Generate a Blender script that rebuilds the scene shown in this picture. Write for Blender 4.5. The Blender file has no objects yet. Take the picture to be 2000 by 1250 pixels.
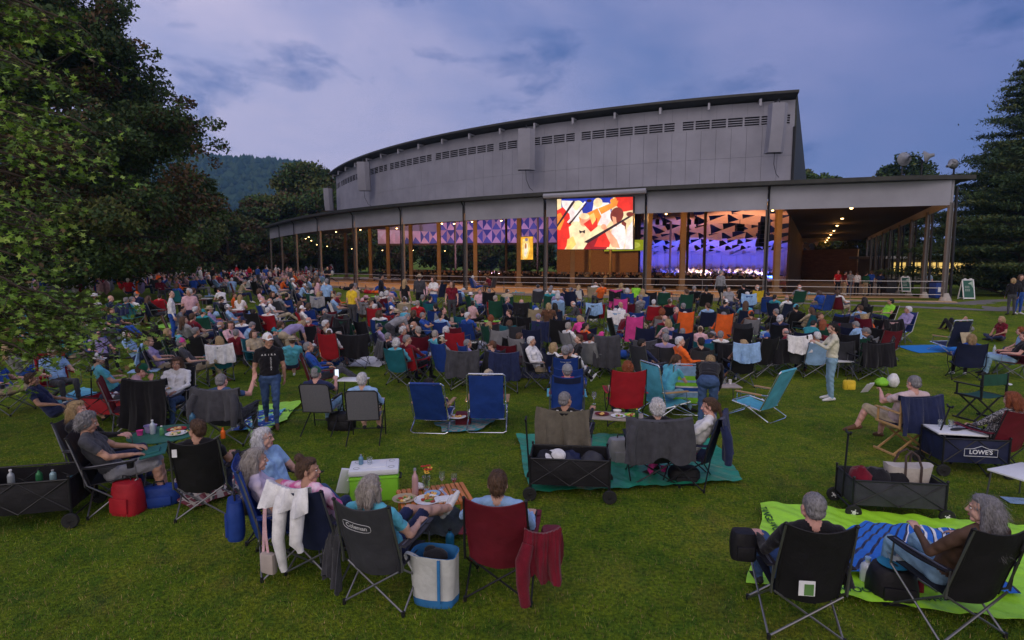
import bpy, bmesh, math, random
import numpy as np
from mathutils import Vector, Matrix
SC = bpy.context.scene
COL = SC.collection
PI = math.pi
rad = math.radians
# ---------------------------------------------------------------- camera
FPX = 1090.0
PITCH = math.atan(112/FPX)
CAMH = 3.0
cd = bpy.data.cameras.new('camera'); cam = bpy.data.objects.new('camera', cd); COL.objects.link(cam)
cam.location = (0, 0, CAMH); cam.rotation_euler = (PI/2-PITCH, 0, 0)
cd.sensor_width = 36; cd.lens = 36*FPX/2000; cd.clip_start = .1; cd.clip_end = 6000
SC.camera = cam
# ---------------------------------------------------------------- world, sun, exposure
SUN_EL, SUN_AZ = 6.0, 205.0      # low sun behind the viewer's left, under cloud
W = bpy.data.worlds.new('World'); SC.world = W; W.use_nodes = True
wt = W.node_tree; wt.nodes.clear()
def wn(t, **k):
    n = wt.nodes.new(t)
    for a, b in k.items(): setattr(n, a, b)
    return n
def wmix(a, b, f, mode='MIX'):
    n = wn('ShaderNodeMix', data_type='RGBA', blend_type=mode)
    for s, v in ((6, a), (7, b), (0, f)):
        if hasattr(v, 'is_linked') or hasattr(v, 'links'): wt.links.new(v, n.inputs[s])
        elif isinstance(v, (int, float)): n.inputs[s].default_value = v
        else: n.inputs[s].default_value = (*v, 1)
    return n.outputs[2]
tc = wn('ShaderNodeTexCoord')
sky = wn('ShaderNodeTexSky', sky_type='NISHITA', sun_disc=False, sun_elevation=rad(SUN_EL), sun_rotation=rad(SUN_AZ), altitude=300, air_density=1.2, dust_density=2.0, ozone_density=2.5)
sep = wn('ShaderNodeSeparateXYZ'); wt.links.new(tc.outputs['Generated'], sep.inputs[0])
def ramp(fac, stops):
    r = wn('ShaderNodeValToRGB'); wt.links.new(fac, r.inputs[0])
    e = r.color_ramp.elements
    while len(e) < len(stops): e.new(.5)
    for i, (p, c) in enumerate(stops): e[i].position = p; e[i].color = (*c, 1) if len(c) == 3 else c
    return r.outputs[0]
def maprange(v, a, b, c=0., d=1.):
    m = wn('ShaderNodeMapRange'); wt.links.new(v, m.inputs[0])
    for i, x in enumerate((a, b, c, d)): m.inputs[i+1].default_value = x
    return m.outputs[0]
# clouds on a flat layer: direction divided by height
mp = wn('ShaderNodeMapping'); mp.inputs['Scale'].default_value = (1., .62, 2.1); mp.inputs['Rotation'].default_value = (0, 0, rad(-18)); mp.inputs['Location'].default_value = (.35, .1, .42)
wt.links.new(tc.outputs['Generated'], mp.inputs[0])
n1 = wn('ShaderNodeTexNoise'); n1.inputs['Scale'].default_value = 2.3; n1.inputs['Detail'].default_value = 9; n1.inputs['Roughness'].default_value = .55; n1.inputs['Distortion'].default_value = .35
wt.links.new(mp.outputs[0], n1.inputs['Vector'])
n2 = wn('ShaderNodeTexNoise'); n2.inputs['Scale'].default_value = 4.2; n2.inputs['Detail'].default_value = 8; n2.inputs['Distortion'].default_value = .25; n2.inputs['Roughness'].default_value = .62
wt.links.new(mp.outputs[0], n2.inputs['Vector'])
cover = ramp(n1.outputs[0], [(.30, (0, 0, 0)), (.66, (1, 1, 1))])
dark = ramp(n2.outputs[0], [(.54, (0, 0, 0)), (.66, (1, 1, 1))])
side = maprange(sep.outputs[0], -.45, .62)          # west (left) to east (right)
up = maprange(sep.outputs[2], .02, .50)
skyn = wmix(sky.outputs[0], (.075, .075, .078), 1.0, 'MULTIPLY')
clear = wmix(wmix((.36, .38, .60), (.115, .175, .40), side), wmix((.17, .22, .46), (.028, .068, .24), side), up)
veil = wmix((.58, .51, .66), (.155, .18, .40), side)
veil = wmix(veil, (.12, .16, .40), maprange(sep.outputs[2], .30, .75, 0., .75))
c1 = wmix(clear, veil, cover)
md = wn('ShaderNodeMath', operation='MULTIPLY'); wt.links.new(dark, md.inputs[0]); md.inputs[1].default_value = .85
c2 = wmix(c1, wmix((.10, .15, .36), (.030, .075, .24), side), md.outputs[0])
# evening side of the sky (behind the viewer) is paler and warmer
back = maprange(sep.outputs[1], .25, -.6)
c3 = wmix(c2, (.76, .68, .72), back)
c4 = wmix(c3, skyn, .05, 'ADD')
bg = wn('ShaderNodeBackground'); wt.links.new(c4, bg.inputs[0]); bg.inputs[1].default_value = 1.0
wo = wn('ShaderNodeOutputWorld'); wt.links.new(bg.outputs[0], wo.inputs[0])
sd = bpy.data.lights.new('sun', 'SUN'); so = bpy.data.objects.new('sun', sd); COL.objects.link(so)
sd.energy = .35; sd.angle = rad(25); sd.color = (1, .86, .74)
so.rotation_euler = (rad(90-32), 0, rad(-25))
SC.view_settings.view_transform = 'Standard'; SC.view_settings.look = 'None'; SC.view_settings.exposure = 0.38
SC.cycles.use_denoising = True
SC.cycles.max_bounces = 6; SC.cycles.diffuse_bounces = 3; SC.cycles.glossy_bounces = 3; SC.cycles.transmission_bounces = 6; SC.cycles.transparent_max_bounces = 8
SC.cycles.sample_clamp_indirect = 3.0
# ---------------------------------------------------------------- pixel <-> world
def ray(px, py):
    x = (px-1000)/FPX; z = -(py-625)/FPX; c, s = math.cos(PITCH), math.sin(PITCH)
    return Vector((x, c+z*s, -s+z*c))
def ground(x, y):
    t = min(1, max(0, (y-13)/18)); return .95*t*t*(3-2*t)
def at_z(px, py, z):
    r = ray(px, py); return r*((z-CAMH)/r.z)+Vector((0, 0, CAMH))
def at_y(px, py, y):
    r = ray(px, py); return r*(y/r.y)+Vector((0, 0, CAMH))
def P(px, py, h=0.):
    """point h above the lawn seen at a pixel: march out along the ray to the first hit"""
    r = ray(px, py); d = 2.0; f = lambda d: CAMH+r.z/r.y*d-ground(r.x/r.y*d, d)-h
    while f(d) > 0 and d < 62: d += .25
    if d < 62:
        a, b = d-.25, d
        for _ in range(18):
            c = (a+b)/2
            if f(c) > 0: a = c
            else: b = c
        d = b
    x = r.x/r.y*d; return Vector((x, d, ground(x, d)+h))
# ---------------------------------------------------------------- materials
MATS = {}
def nt_mat(name):
    m = bpy.data.materials.new(name); m.use_nodes = True; t = m.node_tree
    return m, t, t.nodes['Principled BSDF']
def mat(name, col, rough=.8, metal=0., var=.18, scale=8., bump=0., bscale=60., spec=.3, emit=None, es=1., coord='Object', trans=0., alpha=1., stretch=None, sheen=0., col2=None):
    if name in MATS: return MATS[name]
    m, t, b = nt_mat(name)
    b.inputs['Roughness'].default_value = rough; b.inputs['Metallic'].default_value = metal
    b.inputs['Specular IOR Level'].default_value = spec
    if sheen: b.inputs['Sheen Weight'].default_value = sheen
    if trans: b.inputs['Transmission Weight'].default_value = trans
    if alpha < 1: b.inputs['Alpha'].default_value = alpha
    tcn = t.nodes.new('ShaderNodeTexCoord'); src = tcn.outputs[coord]
    if stretch:
        mpn = t.nodes.new('ShaderNodeMapping'); mpn.inputs['Scale'].default_value = stretch; t.links.new(src, mpn.inputs[0]); src = mpn.outputs[0]
    if var > 0 or col2:
        n = t.nodes.new('ShaderNodeTexNoise'); n.inputs['Scale'].default_value = scale; n.inputs['Detail'].default_value = 6; n.inputs['Roughness'].default_value = .6
        t.links.new(src, n.inputs['Vector'])
        r = t.nodes.new('ShaderNodeValToRGB'); t.links.new(n.outputs[0], r.inputs[0])
        a = [max(0, c*(1-var)) for c in col]; bb = [min(1, c*(1+var)) for c in (col2 or col)]
        r.color_ramp.elements[0].position = .32; r.color_ramp.elements[1].position = .68
        r.color_ramp.elements[0].color = (*a, 1); r.color_ramp.elements[1].color = (*bb, 1)
        t.links.new(r.outputs[0], b.inputs['Base Color'])
    else: b.inputs['Base Color'].default_value = (*col, 1)
    if bump:
        n = t.nodes.new('ShaderNodeTexNoise'); n.inputs['Scale'].default_value = bscale; n.inputs['Detail'].default_value = 4
        t.links.new(src, n.inputs['Vector'])
        bp = t.nodes.new('ShaderNodeBump'); bp.inputs['Strength'].default_value = bump; bp.inputs['Distance'].default_value = .02
        t.links.new(n.outputs[0], bp.inputs['Height']); t.links.new(bp.outputs[0], b.inputs['Normal'])
    if emit: b.inputs['Emission Color'].default_value = (*emit, 1); b.inputs['Emission Strength'].default_value = es
    MATS[name] = m; return m
CLR = dict(W=(.72, .71, .72), K=(.012, .011, .014), N=(.018, .025, .075), B=(.018, .07, .33), L=(.26, .42, .66), R=(.45, .012, .02), M=(.15, .008, .02), G=(.25, .25, .27),
           D=(.055, .055, .065), T=(.03, .25, .30), E=(.012, .09, .05), Y=(.75, .52, .03), O=(.85, .14, .02), P=(.70, .06, .30), V=(.30, .25, .45), C=(.42, .34, .23),
           J=(.25, .62, .04), Z=(.13, .06, .035), S=(.62, .38, .42), A=(.10, .42, .55))
CN = dict(W='white', K='black', N='navy', B='blue', L='light blue', R='red', M='maroon', G='grey', D='charcoal', T='teal', E='dark green', Y='yellow', O='orange', P='magenta', V='lavender', C='tan', J='lime green', Z='brown', S='pale pink', A='turquoise')
def cloth(k): return mat('cloth_'+CN[k].replace(' ', '_'), CLR[k], .92, var=.22, scale=9, bump=.35, bscale=70, spec=.15, sheen=.15)
NCL = dict(CLR, B=(.012, .045, .24), T=(.012, .13, .17), E=(.010, .065, .04), R=(.36, .010, .02), N=(.010, .014, .05), M=(.13, .007, .018), D=(.04, .04, .05), K=(.009, .008, .011))
def nylon(k): return mat('nylon_'+CN[k].replace(' ', '_'), NCL[k], .62, var=.2, scale=4, bump=.6, bscale=9, spec=.35)
SKIN = [mat('skin_fair', (.56, .33, .25), .55, var=.10, scale=14, bump=.1, spec=.35), mat('skin_tan', (.44, .24, .165), .55, var=.1, scale=14, bump=.1, spec=.35), mat('skin_rosy', (.60, .32, .26), .55, var=.12, scale=14, bump=.1, spec=.35)]
HC = dict(g=(.22, .21, .22), w=(.60, .59, .61), b=(.085, .045, .025), k=(.014, .011, .010), l=(.38, .26, .13), r=(.26, .07, .025), s=(.34, .30, .27))
HN = dict(g='grey', w='white', b='brown', k='dark', l='blond', r='red', s='ash grey')
def hairmat(k): return mat('hair_'+HN[k].replace(' ', '_'), HC[k], .55, var=.38, scale=26, bump=.7, bscale=45, spec=.4, stretch=(3, 3, .7))
M_STEEL = mat('steel_tube', (.22, .22, .24), .4, .85, var=.08)
M_CHROME = mat('polished_tube', (.80, .82, .85), .2, .95, var=.04)
M_BLACKM = mat('black_powder_tube', (.02, .02, .023), .4, .3, var=.1)
M_PLB = mat('black_plastic', (.015, .015, .017), .45, var=.1)
M_WHITEP = mat('white_plastic', (.75, .76, .78), .4, var=.05)
M_RUBBER = mat('rubber', (.02, .02, .02), .8)
M_GLASS = mat('clear_glass', (.9, .95, .96), .03, var=0, trans=.95, alpha=.55, spec=.6)
M_SHOE = {k: mat('shoe_'+k, c, .6) for k, c in dict(W=(.65, .65, .66), K=(.02, .02, .02), Z=(.12, .06, .03)).items()}
M_EYE = mat('eye_white', (.75, .72, .7), .3, var=0); M_IRIS = mat('eye_dark', (.03, .02, .015), .2, var=0); M_LIP = mat('lips', (.42, .13, .11), .5, var=0)
# ---------------------------------------------------------------- mesh building
def frame_from(d):
    d = Vector(d).normalized(); a = Vector((0, 0, 1)) if abs(d.z) < .95 else Vector((1, 0, 0))
    u = d.cross(a).normalized(); return u, d.cross(u).normalized(), d
class MB:
    def __init__(s): s.v = []; s.f = []; s.m = []
    def add(s, vs, fs, mi=0, M=None):
        o = len(s.v)
        if M is not None: vs = [M @ Vector(v) for v in vs]
        s.v.extend(tuple(v) for v in vs); s.f.extend(tuple(i+o for i in f) for f in fs)
        s.m.extend([mi]*len(fs) if isinstance(mi, int) else mi); return s
    def box(s, c, d, mi=0, M=None, bev=0.):
        if bev > 0:
            bm = bmesh.new(); bmesh.ops.create_cube(bm, size=1)
            for v in bm.verts: v.co = Vector((v.co.x*d[0]+c[0], v.co.y*d[1]+c[1], v.co.z*d[2]+c[2]))
            bmesh.ops.bevel(bm, geom=bm.edges[:], offset=bev, segments=2, profile=.6, affect='EDGES')
            bm.verts.index_update()
            s.add([v.co[:] for v in bm.verts], [[v.index for v in f.verts] for f in bm.faces], mi, M); bm.free(); return s
        x, y, z = [q/2 for q in d]
        vs = [(c[0]+i*x, c[1]+j*y, c[2]+k*z) for i in (-1, 1) for j in (-1, 1) for k in (-1, 1)]
        return s.add(vs, [(0, 1, 3, 2), (4, 6, 7, 5), (0, 4, 5, 1), (2, 3, 7, 6), (0, 2, 6, 4), (1, 5, 7, 3)], mi, M)
    def tube(s, pts, r, n=8, mi=0, cap=True, M=None, rnd=False):
        pts = [Vector(p) for p in pts]; N = len(pts)
        rs = list(r) if isinstance(r, (list, tuple)) else [r]*N
        if rnd:   # rounded ends
            a, b = pts[0], pts[-1]; da = (pts[0]-pts[1]).normalized(); db = (pts[-1]-pts[-2]).normalized(); ra, rb = rs[0], rs[-1]
            pre = [(a+da*ra*math.sin(t), ra*math.cos(t)) for t in (1.45, 1.1, .75, .37)]
            post = [(b+db*rb*math.sin(t), rb*math.cos(t)) for t in (.37, .75, 1.1, 1.45)]
            pts = [p for p, _ in pre]+pts+[p for p, _ in post]; rs = [q for _, q in pre]+rs+[q for _, q in post]; N = len(pts)
        vs = []; u = None
        for i, p in enumerate(pts):
            d = (pts[min(i+1, N-1)]-pts[max(i-1, 0)])
            if d.length < 1e-9: d = Vector((0, 0, 1))
            d.normalize()
            if u is None: u, w, _ = frame_from(d)
            else:
                u = (u-d*u.dot(d))
                u = u.normalized() if u.length > 1e-6 else frame_from(d)[0]
                w = d.cross(u)
            for k in range(n):
                a = 2*PI*k/n; vs.append(p+(u*math.cos(a)+w*math.sin(a))*rs[i])
        fs = [(i*n+k, i*n+(k+1) % n, (i+1)*n+(k+1) % n, (i+1)*n+k) for i in range(N-1) for k in range(n)]
        if cap: fs += [tuple(range(n-1, -1, -1)), tuple((N-1)*n+k for k in range(n))]
        return s.add(vs, fs, mi, M)
    def ell(s, c, r, mi=0, n=12, M=None, rot=None):
        c = Vector(c); r = (r, r, r) if isinstance(r, (int, float)) else r
        R = rot or Matrix.Identity(3); vs = []; m = n//2
        for i in range(1, m):
            a = PI*i/m
            for k in range(n):
                b = 2*PI*k/n; vs.append(c+R @ Vector((r[0]*math.sin(a)*math.cos(b), r[1]*math.sin(a)*math.sin(b), r[2]*math.cos(a))))
        vs.append(c+R @ Vector((0, 0, r[2]))); vs.append(c-R @ Vector((0, 0, r[2])))
        fs = [(i*n+k, (i+1)*n+k, (i+1)*n+(k+1) % n, i*n+(k+1) % n) for i in range(m-2) for k in range(n)]
        T = len(vs)-2
        fs += [(T, k, (k+1) % n) for k in range(n)]+[(T+1, (m-2)*n+(k+1) % n, (m-2)*n+k) for k in range(n)]
        return s.add(vs, fs, mi, M)
    def lathe(s, prof, c=(0, 0, 0), n=16, mi=0, M=None):
        vs = [(c[0]+r*math.cos(2*PI*k/n), c[1]+r*math.sin(2*PI*k/n), c[2]+z) for r, z in prof for k in range(n)]
        N = len(prof); fs = [(i*n+k, i*n+(k+1) % n, (i+1)*n+(k+1) % n, (i+1)*n+k) for i in range(N-1) for k in range(n)]
        fs += [tuple(range(n-1, -1, -1)), tuple((N-1)*n+k for k in range(n))]
        return s.add(vs, fs, mi, M)
    def sheet(s, fn, nu, nv, t=.006, mi=0, M=None):
        """fn(u,v)->point, u,v in 0..1; a solid cloth of thickness t"""
        g = np.array([[fn(i/nu, j/nv) for j in range(nv+1)] for i in range(nu+1)], float)
        du = np.gradient(g, axis=0); dv = np.gradient(g, axis=1); nn = np.cross(du, dv); nn /= np.linalg.norm(nn, axis=2, keepdims=True)+1e-9
        A = (g+nn*t/2).reshape(-1, 3); B = (g-nn*t/2).reshape(-1, 3); w = nv+1; n = len(A)
        fs = []
        for i in range(nu):
            for j in range(nv):
                a, b, c, d = i*w+j, (i+1)*w+j, (i+1)*w+j+1, i*w+j+1
                fs += [(a, b, c, d), (n+d, n+c, n+b, n+a)]
        for i in range(nu):
            a, b = i*w, (i+1)*w; fs.append((a, n+a, n+b, b)); a, b = i*w+nv, (i+1)*w+nv; fs.append((b, n+b, n+a, a))
        for j in range(nv):
            a, b = j, j+1; fs.append((b, n+b, n+a, a)); a, b = nu*w+j, nu*w+j+1; fs.append((a, n+a, n+b, b))
        return s.add([tuple(q) for q in A]+[tuple(q) for q in B], fs, mi, M)
    def prism(s, poly, z0, z1, mi=0, M=None):
        n = len(poly); vs = [(x, y, z0) for x, y in poly]+[(x, y, z1) for x, y in poly]
        return s.add(vs, [tuple(range(n-1, -1, -1)), tuple(range(n, 2*n))]+[(i, (i+1) % n, n+(i+1) % n, n+i) for i in range(n)], mi, M)
    def mesh(s, name, mats, smooth=False):
        me = bpy.data.meshes.new(name); me.from_pydata(s.v, [], s.f)
        for m in mats: me.materials.append(m)
        me.polygons.foreach_set('material_index', s.m)
        if smooth:
            me.shade_smooth()
        me.update(); return me
def sm(me, deg=40):
    me.shade_smooth()
    try: me.set_sharp_from_angle(angle=rad(deg))
    except Exception: pass
    return me
def obj(name, me, parent=None, M=None):
    o = bpy.data.objects.new(name, me); COL.objects.link(o)
    if parent: o.parent = parent
    if M is not None: o.matrix_local = M
    return o
def ob(name, mb, mats, parent=None, smooth=True, deg=40, M=None):
    if not isinstance(mats, (list, tuple)): mats = [mats]
    me = mb.mesh(name, mats)
    if smooth: sm(me, deg)
    return obj(name, me, parent, M)
LABELS = {}
def tag(o, label, cat, group=None, kind=None):
    o['label'] = label; o['category'] = cat
    if group: o['group'] = group
    if kind: o['kind'] = kind
    return o
def thing(name, label, cat, loc=(0, 0, 0), rz=0., group=None):
    o = bpy.data.objects.new(name, None); COL.objects.link(o); o.location = loc; o.rotation_euler = (0, 0, rz); o.empty_display_size = .2
    return tag(o, label, cat, group)
def struct(name, mb, mats, smooth=False):
    o = ob(name, mb, mats, smooth=smooth); o['kind'] = 'structure'; return o
def npmesh(name, V, F, mats, mi=None, smooth=False):
    me = bpy.data.meshes.new(name); V = np.asarray(V, np.float32); F = np.asarray(F, np.int32); k = F.shape[1]
    me.vertices.add(len(V)); me.vertices.foreach_set('co', V.ravel())
    me.loops.add(F.size); me.loops.foreach_set('vertex_index', F.ravel())
    me.polygons.add(len(F)); me.polygons.foreach_set('loop_start', np.arange(0, F.size, k, dtype=np.int32))
    for m in mats: me.materials.append(m)
    if mi is not None: me.polygons.foreach_set('material_index', np.asarray(mi, np.int32))
    me.update(calc_edges=True)
    if smooth: me.shade_smooth()
    return me
def Mx(loc=(0, 0, 0), rz=0., rx=0., ry=0., s=1.):
    return Matrix.Translation(loc) @ Matrix.Rotation(rz, 4, 'Z') @ Matrix.Rotation(ry, 4, 'Y') @ Matrix.Rotation(rx, 4, 'X') @ Matrix.Scale(s, 4)
rng = random.Random(7)
nr = np.random.default_rng(11)
def text_mesh(txt, size, depth=.002, font_bold=False, shear=0.):
    cu = bpy.data.curves.new('lettering', 'FONT'); cu.body = txt; cu.size = size; cu.extrude = depth; cu.align_x = 'CENTER'; cu.align_y = 'CENTER'; cu.offset = .02*size if font_bold else 0; cu.shear = shear
    o = bpy.data.objects.new('lettering', cu); COL.objects.link(o)
    dg = bpy.context.evaluated_depsgraph_get(); me = bpy.data.meshes.new_from_object(o.evaluated_get(dg))
    vs = [tuple(v.co) for v in me.vertices]; fs = [tuple(p.vertices) for p in me.polygons]
    bpy.data.objects.remove(o); bpy.data.curves.remove(cu); bpy.data.meshes.remove(me)
    return vs, fs
# ================================================================ PEOPLE
# primitives: ('c', p0, p1, r0, r1, tag) tapered capsule, ('e', centre, radii, tag) ellipsoid
def vox(prims, size, smooth=3, n=12):
    mb = MB()
    for p in prims:
        if p[0] == 'c':
            a, b = Vector(p[1]), Vector(p[2])
            if (a-b).length < 1e-4: b = a+Vector((0, 0, 1e-3))
            mb.tube([a, b], [p[3], p[4]], n=n, rnd=True)
        else: mb.ell(p[1], p[2], n=n+4)
    me = mb.mesh('vox', []); o = bpy.data.objects.new('vox', me); COL.objects.link(o)
    r = o.modifiers.new('r', 'REMESH'); r.mode = 'VOXEL'; r.voxel_size = size
    if smooth:
        q = o.modifiers.new('s', 'SMOOTH'); q.factor = .5; q.iterations = smooth
    dg = bpy.context.evaluated_depsgraph_get(); e = bpy.data.meshes.new_from_object(o.evaluated_get(dg))
    V = np.empty(len(e.vertices)*3, np.float32); e.vertices.foreach_get('co', V); V = V.reshape(-1, 3)
    F = np.empty(len(e.loops), np.int32); e.loops.foreach_get('vertex_index', F); F = F.reshape(-1, 4)
    bpy.data.objects.remove(o); bpy.data.meshes.remove(me); bpy.data.meshes.remove(e)
    return V, F
def prim_tags(C, prims):
    best = np.full(len(C), 1e9); t = np.zeros(len(C), int)
    for p in prims:
        if p[0] == 'c':
            a, b = np.array(p[1]), np.array(p[2]); d = b-a; L = max(1e-9, d @ d)
            h = np.clip(((C-a) @ d)/L, 0, 1); dist = np.linalg.norm(C-(a+h[:, None]*d), axis=1)-(p[3]+h*(p[4]-p[3])); tg = p[5]
        else:
            r = np.array(p[2]); q = (C-np.array(p[1]))/r; dist = (np.linalg.norm(q, axis=1)-1)*r.min(); tg = p[3]
        k = dist < best; best[k] = dist[k]; t[k] = tg
    return t
SKN, SHIRT, PANTS, SHOE, SLEEVE, SHIN, EYEW, IRIS, LIP = range(9)
_head = {}
def head_arrays(lv):
    if lv in _head: return _head[lv]
    pr = [('e', (0, -.012, .030), (.077, .096, .088), SKN), ('e', (0, .030, -.035), (.060, .062, .074), SKN), ('c', (-.022, .058, -.088), (.022, .058, -.088), .024, .024, SKN),
          ('c', (0, .088, .012), (0, .106, -.028), .008, .012, SKN), ('c', (-.010, .098, -.031), (.010, .098, -.031), .009, .009, SKN),
          ('c', (-.03, .082, .022), (.03, .082, .022), .010, .010, SKN), ('c', (-.045, .058, -.03), (-.05, .03, -.06), .022, .022, SKN), ('c', (.045, .058, -.03), (.05, .03, -.06), .022, .022, SKN),
          ('e', (-.079, -.008, -.008), (.008, .018, .030), SKN), ('e', (.079, -.008, -.008), (.008, .018, .030), SKN)]
    V, F = vox(pr, .0055 if lv else .012, 2)
    T = np.zeros(len(F), int)
    mb = MB()
    n = 10 if lv else 6
    for s in (-1, 1):
        mb.ell((s*.031, .0795, .002), (.0125, .009, .007), EYEW, n=n); mb.ell((s*.031, .0865, .002), (.0055, .0035, .0058), IRIS, n=n)
        if lv: mb.tube([(s*.018, .0885, .018), (s*.032, .090, .024), (s*.046, .080, .020)], [.003, .004, .002], n=5, mi=IRIS)
    mb.tube([(-.022, .083, -.062), (0, .0925, -.060), (.022, .083, -.062)], [.0035, .006, .0035], n=6, mi=LIP)
    mb.tube([(-.020, .082, -.067), (0, .091, -.068), (.020, .082, -.067)], [.003, .006, .003], n=6, mi=LIP)
    _head[lv] = (V, F, T, mb); return _head[lv]
_hand = {}
def hand_arrays(curl, lv):
    """right hand: wrist at 0, fingers along +Y, palm faces -Z, thumb on -X side"""
    k = (curl, lv)
    if k in _hand: return _hand[k]
    pr = []
    ln = [.070, .079, .073, .058]
    for i in range(4):
        x = -.030+.020*i; kn = Vector((x, .088-.004*abs(i-1.2), 0))
        pr.append(('c', (x*.55, .008, 0), tuple(kn), .014, .0115, 0))
        d = 0.; p = kn
        for sgi, fr in enumerate((.45, .31, .24)):
            d += curl*(.9 if sgi else .75)+(.06*i*curl)
            q = p+Vector((x*.08*(1-curl), math.cos(d), -math.sin(d))).normalized()*ln[i]*fr*1.1
            pr.append(('c', tuple(p), tuple(q), .0092-.0012*sgi, .0086-.0014*sgi, 0)); p = q
    pr.append(('c', (-.016, .015, -.004), (-.042, .045, -.012), .015, .012, 0))
    pr.append(('c', (-.042, .045, -.012), (-.052+.01*curl, .072, -.018-.012*curl), .0115, .010, 0)); pr.append(('c', (-.052+.01*curl, .072, -.018-.012*curl), (-.046+.02*curl, .096, -.024-.02*curl), .0100, .0078, 0))
    if lv: V, F = vox(pr, .0042, 2, 8); r = (V, F)
    else:
        mb = MB()
        for p in pr: mb.tube([p[1], p[2]], [p[3]*1.1, p[4]*1.1], n=5)
        F = [f for f in mb.f]
        F = np.array([(f[0], f[1], f[2], f[-1]) if len(f) == 5 else f[:4] for f in F]); r = (np.array(mb.v, np.float32), F)
    _hand[k] = r; return r
def v3(*a): return Vector(a)
def J(**k):
    """joints of a seated figure by default; local frame: x right, y forward, z up, origin on the ground under the pelvis"""
    d = dict(pel=(0, 0, .46), wst=(0, -.085, .60), cst=(0, -.19, .79), nck=(0, -.255, .955), hed=(0, -.235, 1.09),
             sL=(-.185, -.245, .90), sR=(.185, -.245, .90), eL=(-.285, -.09, .655), eR=(.285, -.09, .655), wL=(-.26, .15, .665), wR=(.26, .15, .665),
             hL=(-.095, .01, .43), hR=(.095, .01, .43), kL=(-.13, .44, .50), kR=(.13, .44, .50), aL=(-.13, .50, .10), aR=(.13, .50, .10), tL=(-.15, .63, .04), tR=(.15, .63, .04),
             hy=0., hp=0., cL=.45, cR=.45, nL=(0, 0, -1), nR=(0, 0, -1))
    d.update(k); return d
POSES = {
 'sitA': J(),
 'sitB': J(eL=(-.25, -.02, .70), eR=(.25, -.02, .70), wL=(-.07, .20, .62), wR=(.07, .22, .62), hp=-8),
 'sitC': J(kR=(.10, .42, .60), aR=(-.10, .58, .50), tR=(-.20, .66, .44), aL=(-.14, .62, .08), tL=(-.15, .76, .05), hy=-10),
 'sitL': J(kL=(-.10, .44, .56), kR=(.10, .44, .56), aL=(-.08, .82, .30), aR=(.10, .84, .24), tL=(-.09, .90, .38), tR=(.12, .92, .32), hp=4),
 'sitH': J(eL=(-.24, .03, .74), eR=(.24, .03, .74), wL=(-.10, .24, .84), wR=(.10, .24, .84), hp=-14, nL=(0, 1, 0), nR=(0, 1, 0)),
 'sitT': J(hy=55, wR=(.12, .25, .66), eR=(.27, 0, .69)),
 'sitU': J(hy=-55, wL=(-.12, .25, .66), eL=(-.27, 0, .69)),
 'sitF': J(wst=(0, .02, .64), cst=(0, .10, .82), nck=(0, .17, .96), hed=(0, .235, 1.07), sL=(-.18, .12, .92), sR=(.18, .12, .92), eL=(-.22, .27, .68), eR=(.22, .27, .68), wL=(-.08, .46, .66), wR=(.10, .46, .66), hp=-30),
 'low': J(pel=(0, 0, .27), wst=(0, -.09, .39), cst=(0, -.22, .58), nck=(0, -.30, .73), hed=(0, -.29, .87), sL=(-.185, -.28, .68), sR=(.185, -.28, .68), eL=(-.28, -.12, .45), eR=(.28, -.12, .45), wL=(-.24, .12, .42), wR=(.24, .12, .42),
          hL=(-.09, .02, .24), hR=(.09, .02, .24), kL=(-.12, .42, .40), kR=(.12, .43, .42), aL=(-.13, .80, .09), aR=(.13, .82, .09), tL=(-.15, .90, .16), tR=(.15, .92, .16)),
 'gnd': J(pel=(0, 0, .13), wst=(0, 0, .27), cst=(0, -.02, .47), nck=(0, -.01, .64), hed=(0, .03, .78), sL=(-.17, -.02, .59), sR=(.17, -.02, .59), eL=(-.25, .05, .35), eR=(.25, .05, .35), wL=(-.10, .25, .24), wR=(.10, .26, .26),
          hL=(-.09, .03, .11), hR=(.09, .03, .11), kL=(-.33, .28, .19), kR=(.33, .28, .19), aL=(.10, .36, .07), aR=(-.10, .40, .09), tL=(.20, .42, .05), tR=(-.20, .46, .06)),
 'lie': J(pel=(0, 0, .12), wst=(0, -.14, .12), cst=(0, -.36, .13), nck=(0, -.54, .15), hed=(0, -.68, .20), sL=(-.18, -.48, .12), sR=(.18, -.48, .12), eL=(-.22, -.30, .34), eR=(.22, -.30, .34), wL=(-.07, -.40, .52), wR=(.07, -.40, .52),
          hL=(-.09, .04, .11), hR=(.09, .04, .11), kL=(-.10, .38, .44), kR=(.10, .36, .46), aL=(-.10, .62, .08), aR=(.10, .60, .08), tL=(-.10, .76, .05), tR=(.10, .74, .05), hp=40, nL=(0, 1, 0), nR=(0, 1, 0)),
 'std': J(pel=(0, 0, .93), wst=(0, 0, 1.08), cst=(0, -.01, 1.28), nck=(0, -.01, 1.48), hed=(0, .02, 1.62), sL=(-.185, -.01, 1.40), sR=(.185, -.01, 1.40), eL=(-.24, -.02, 1.11), eR=(.24, -.02, 1.11), wL=(-.25, .07, .86), wR=(.25, .07, .86),
          hL=(-.09, 0, .89), hR=(.09, 0, .89), kL=(-.10, .02, .50), kR=(.10, .02, .50), aL=(-.11, -.02, .09), aR=(.11, -.02, .09), tL=(-.13, .12, .04), tR=(.13, .12, .04), nL=(1, 0, 0), nR=(-1, 0, 0)),
}
def der(base, **k): d = dict(POSES[base]); d.update(k); return d
POSES['fold'] = der('std', eL=(-.25, .05, 1.13), eR=(.25, .05, 1.13), wL=(.06, .20, 1.16), wR=(-.06, .22, 1.19), hp=-6)
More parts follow.
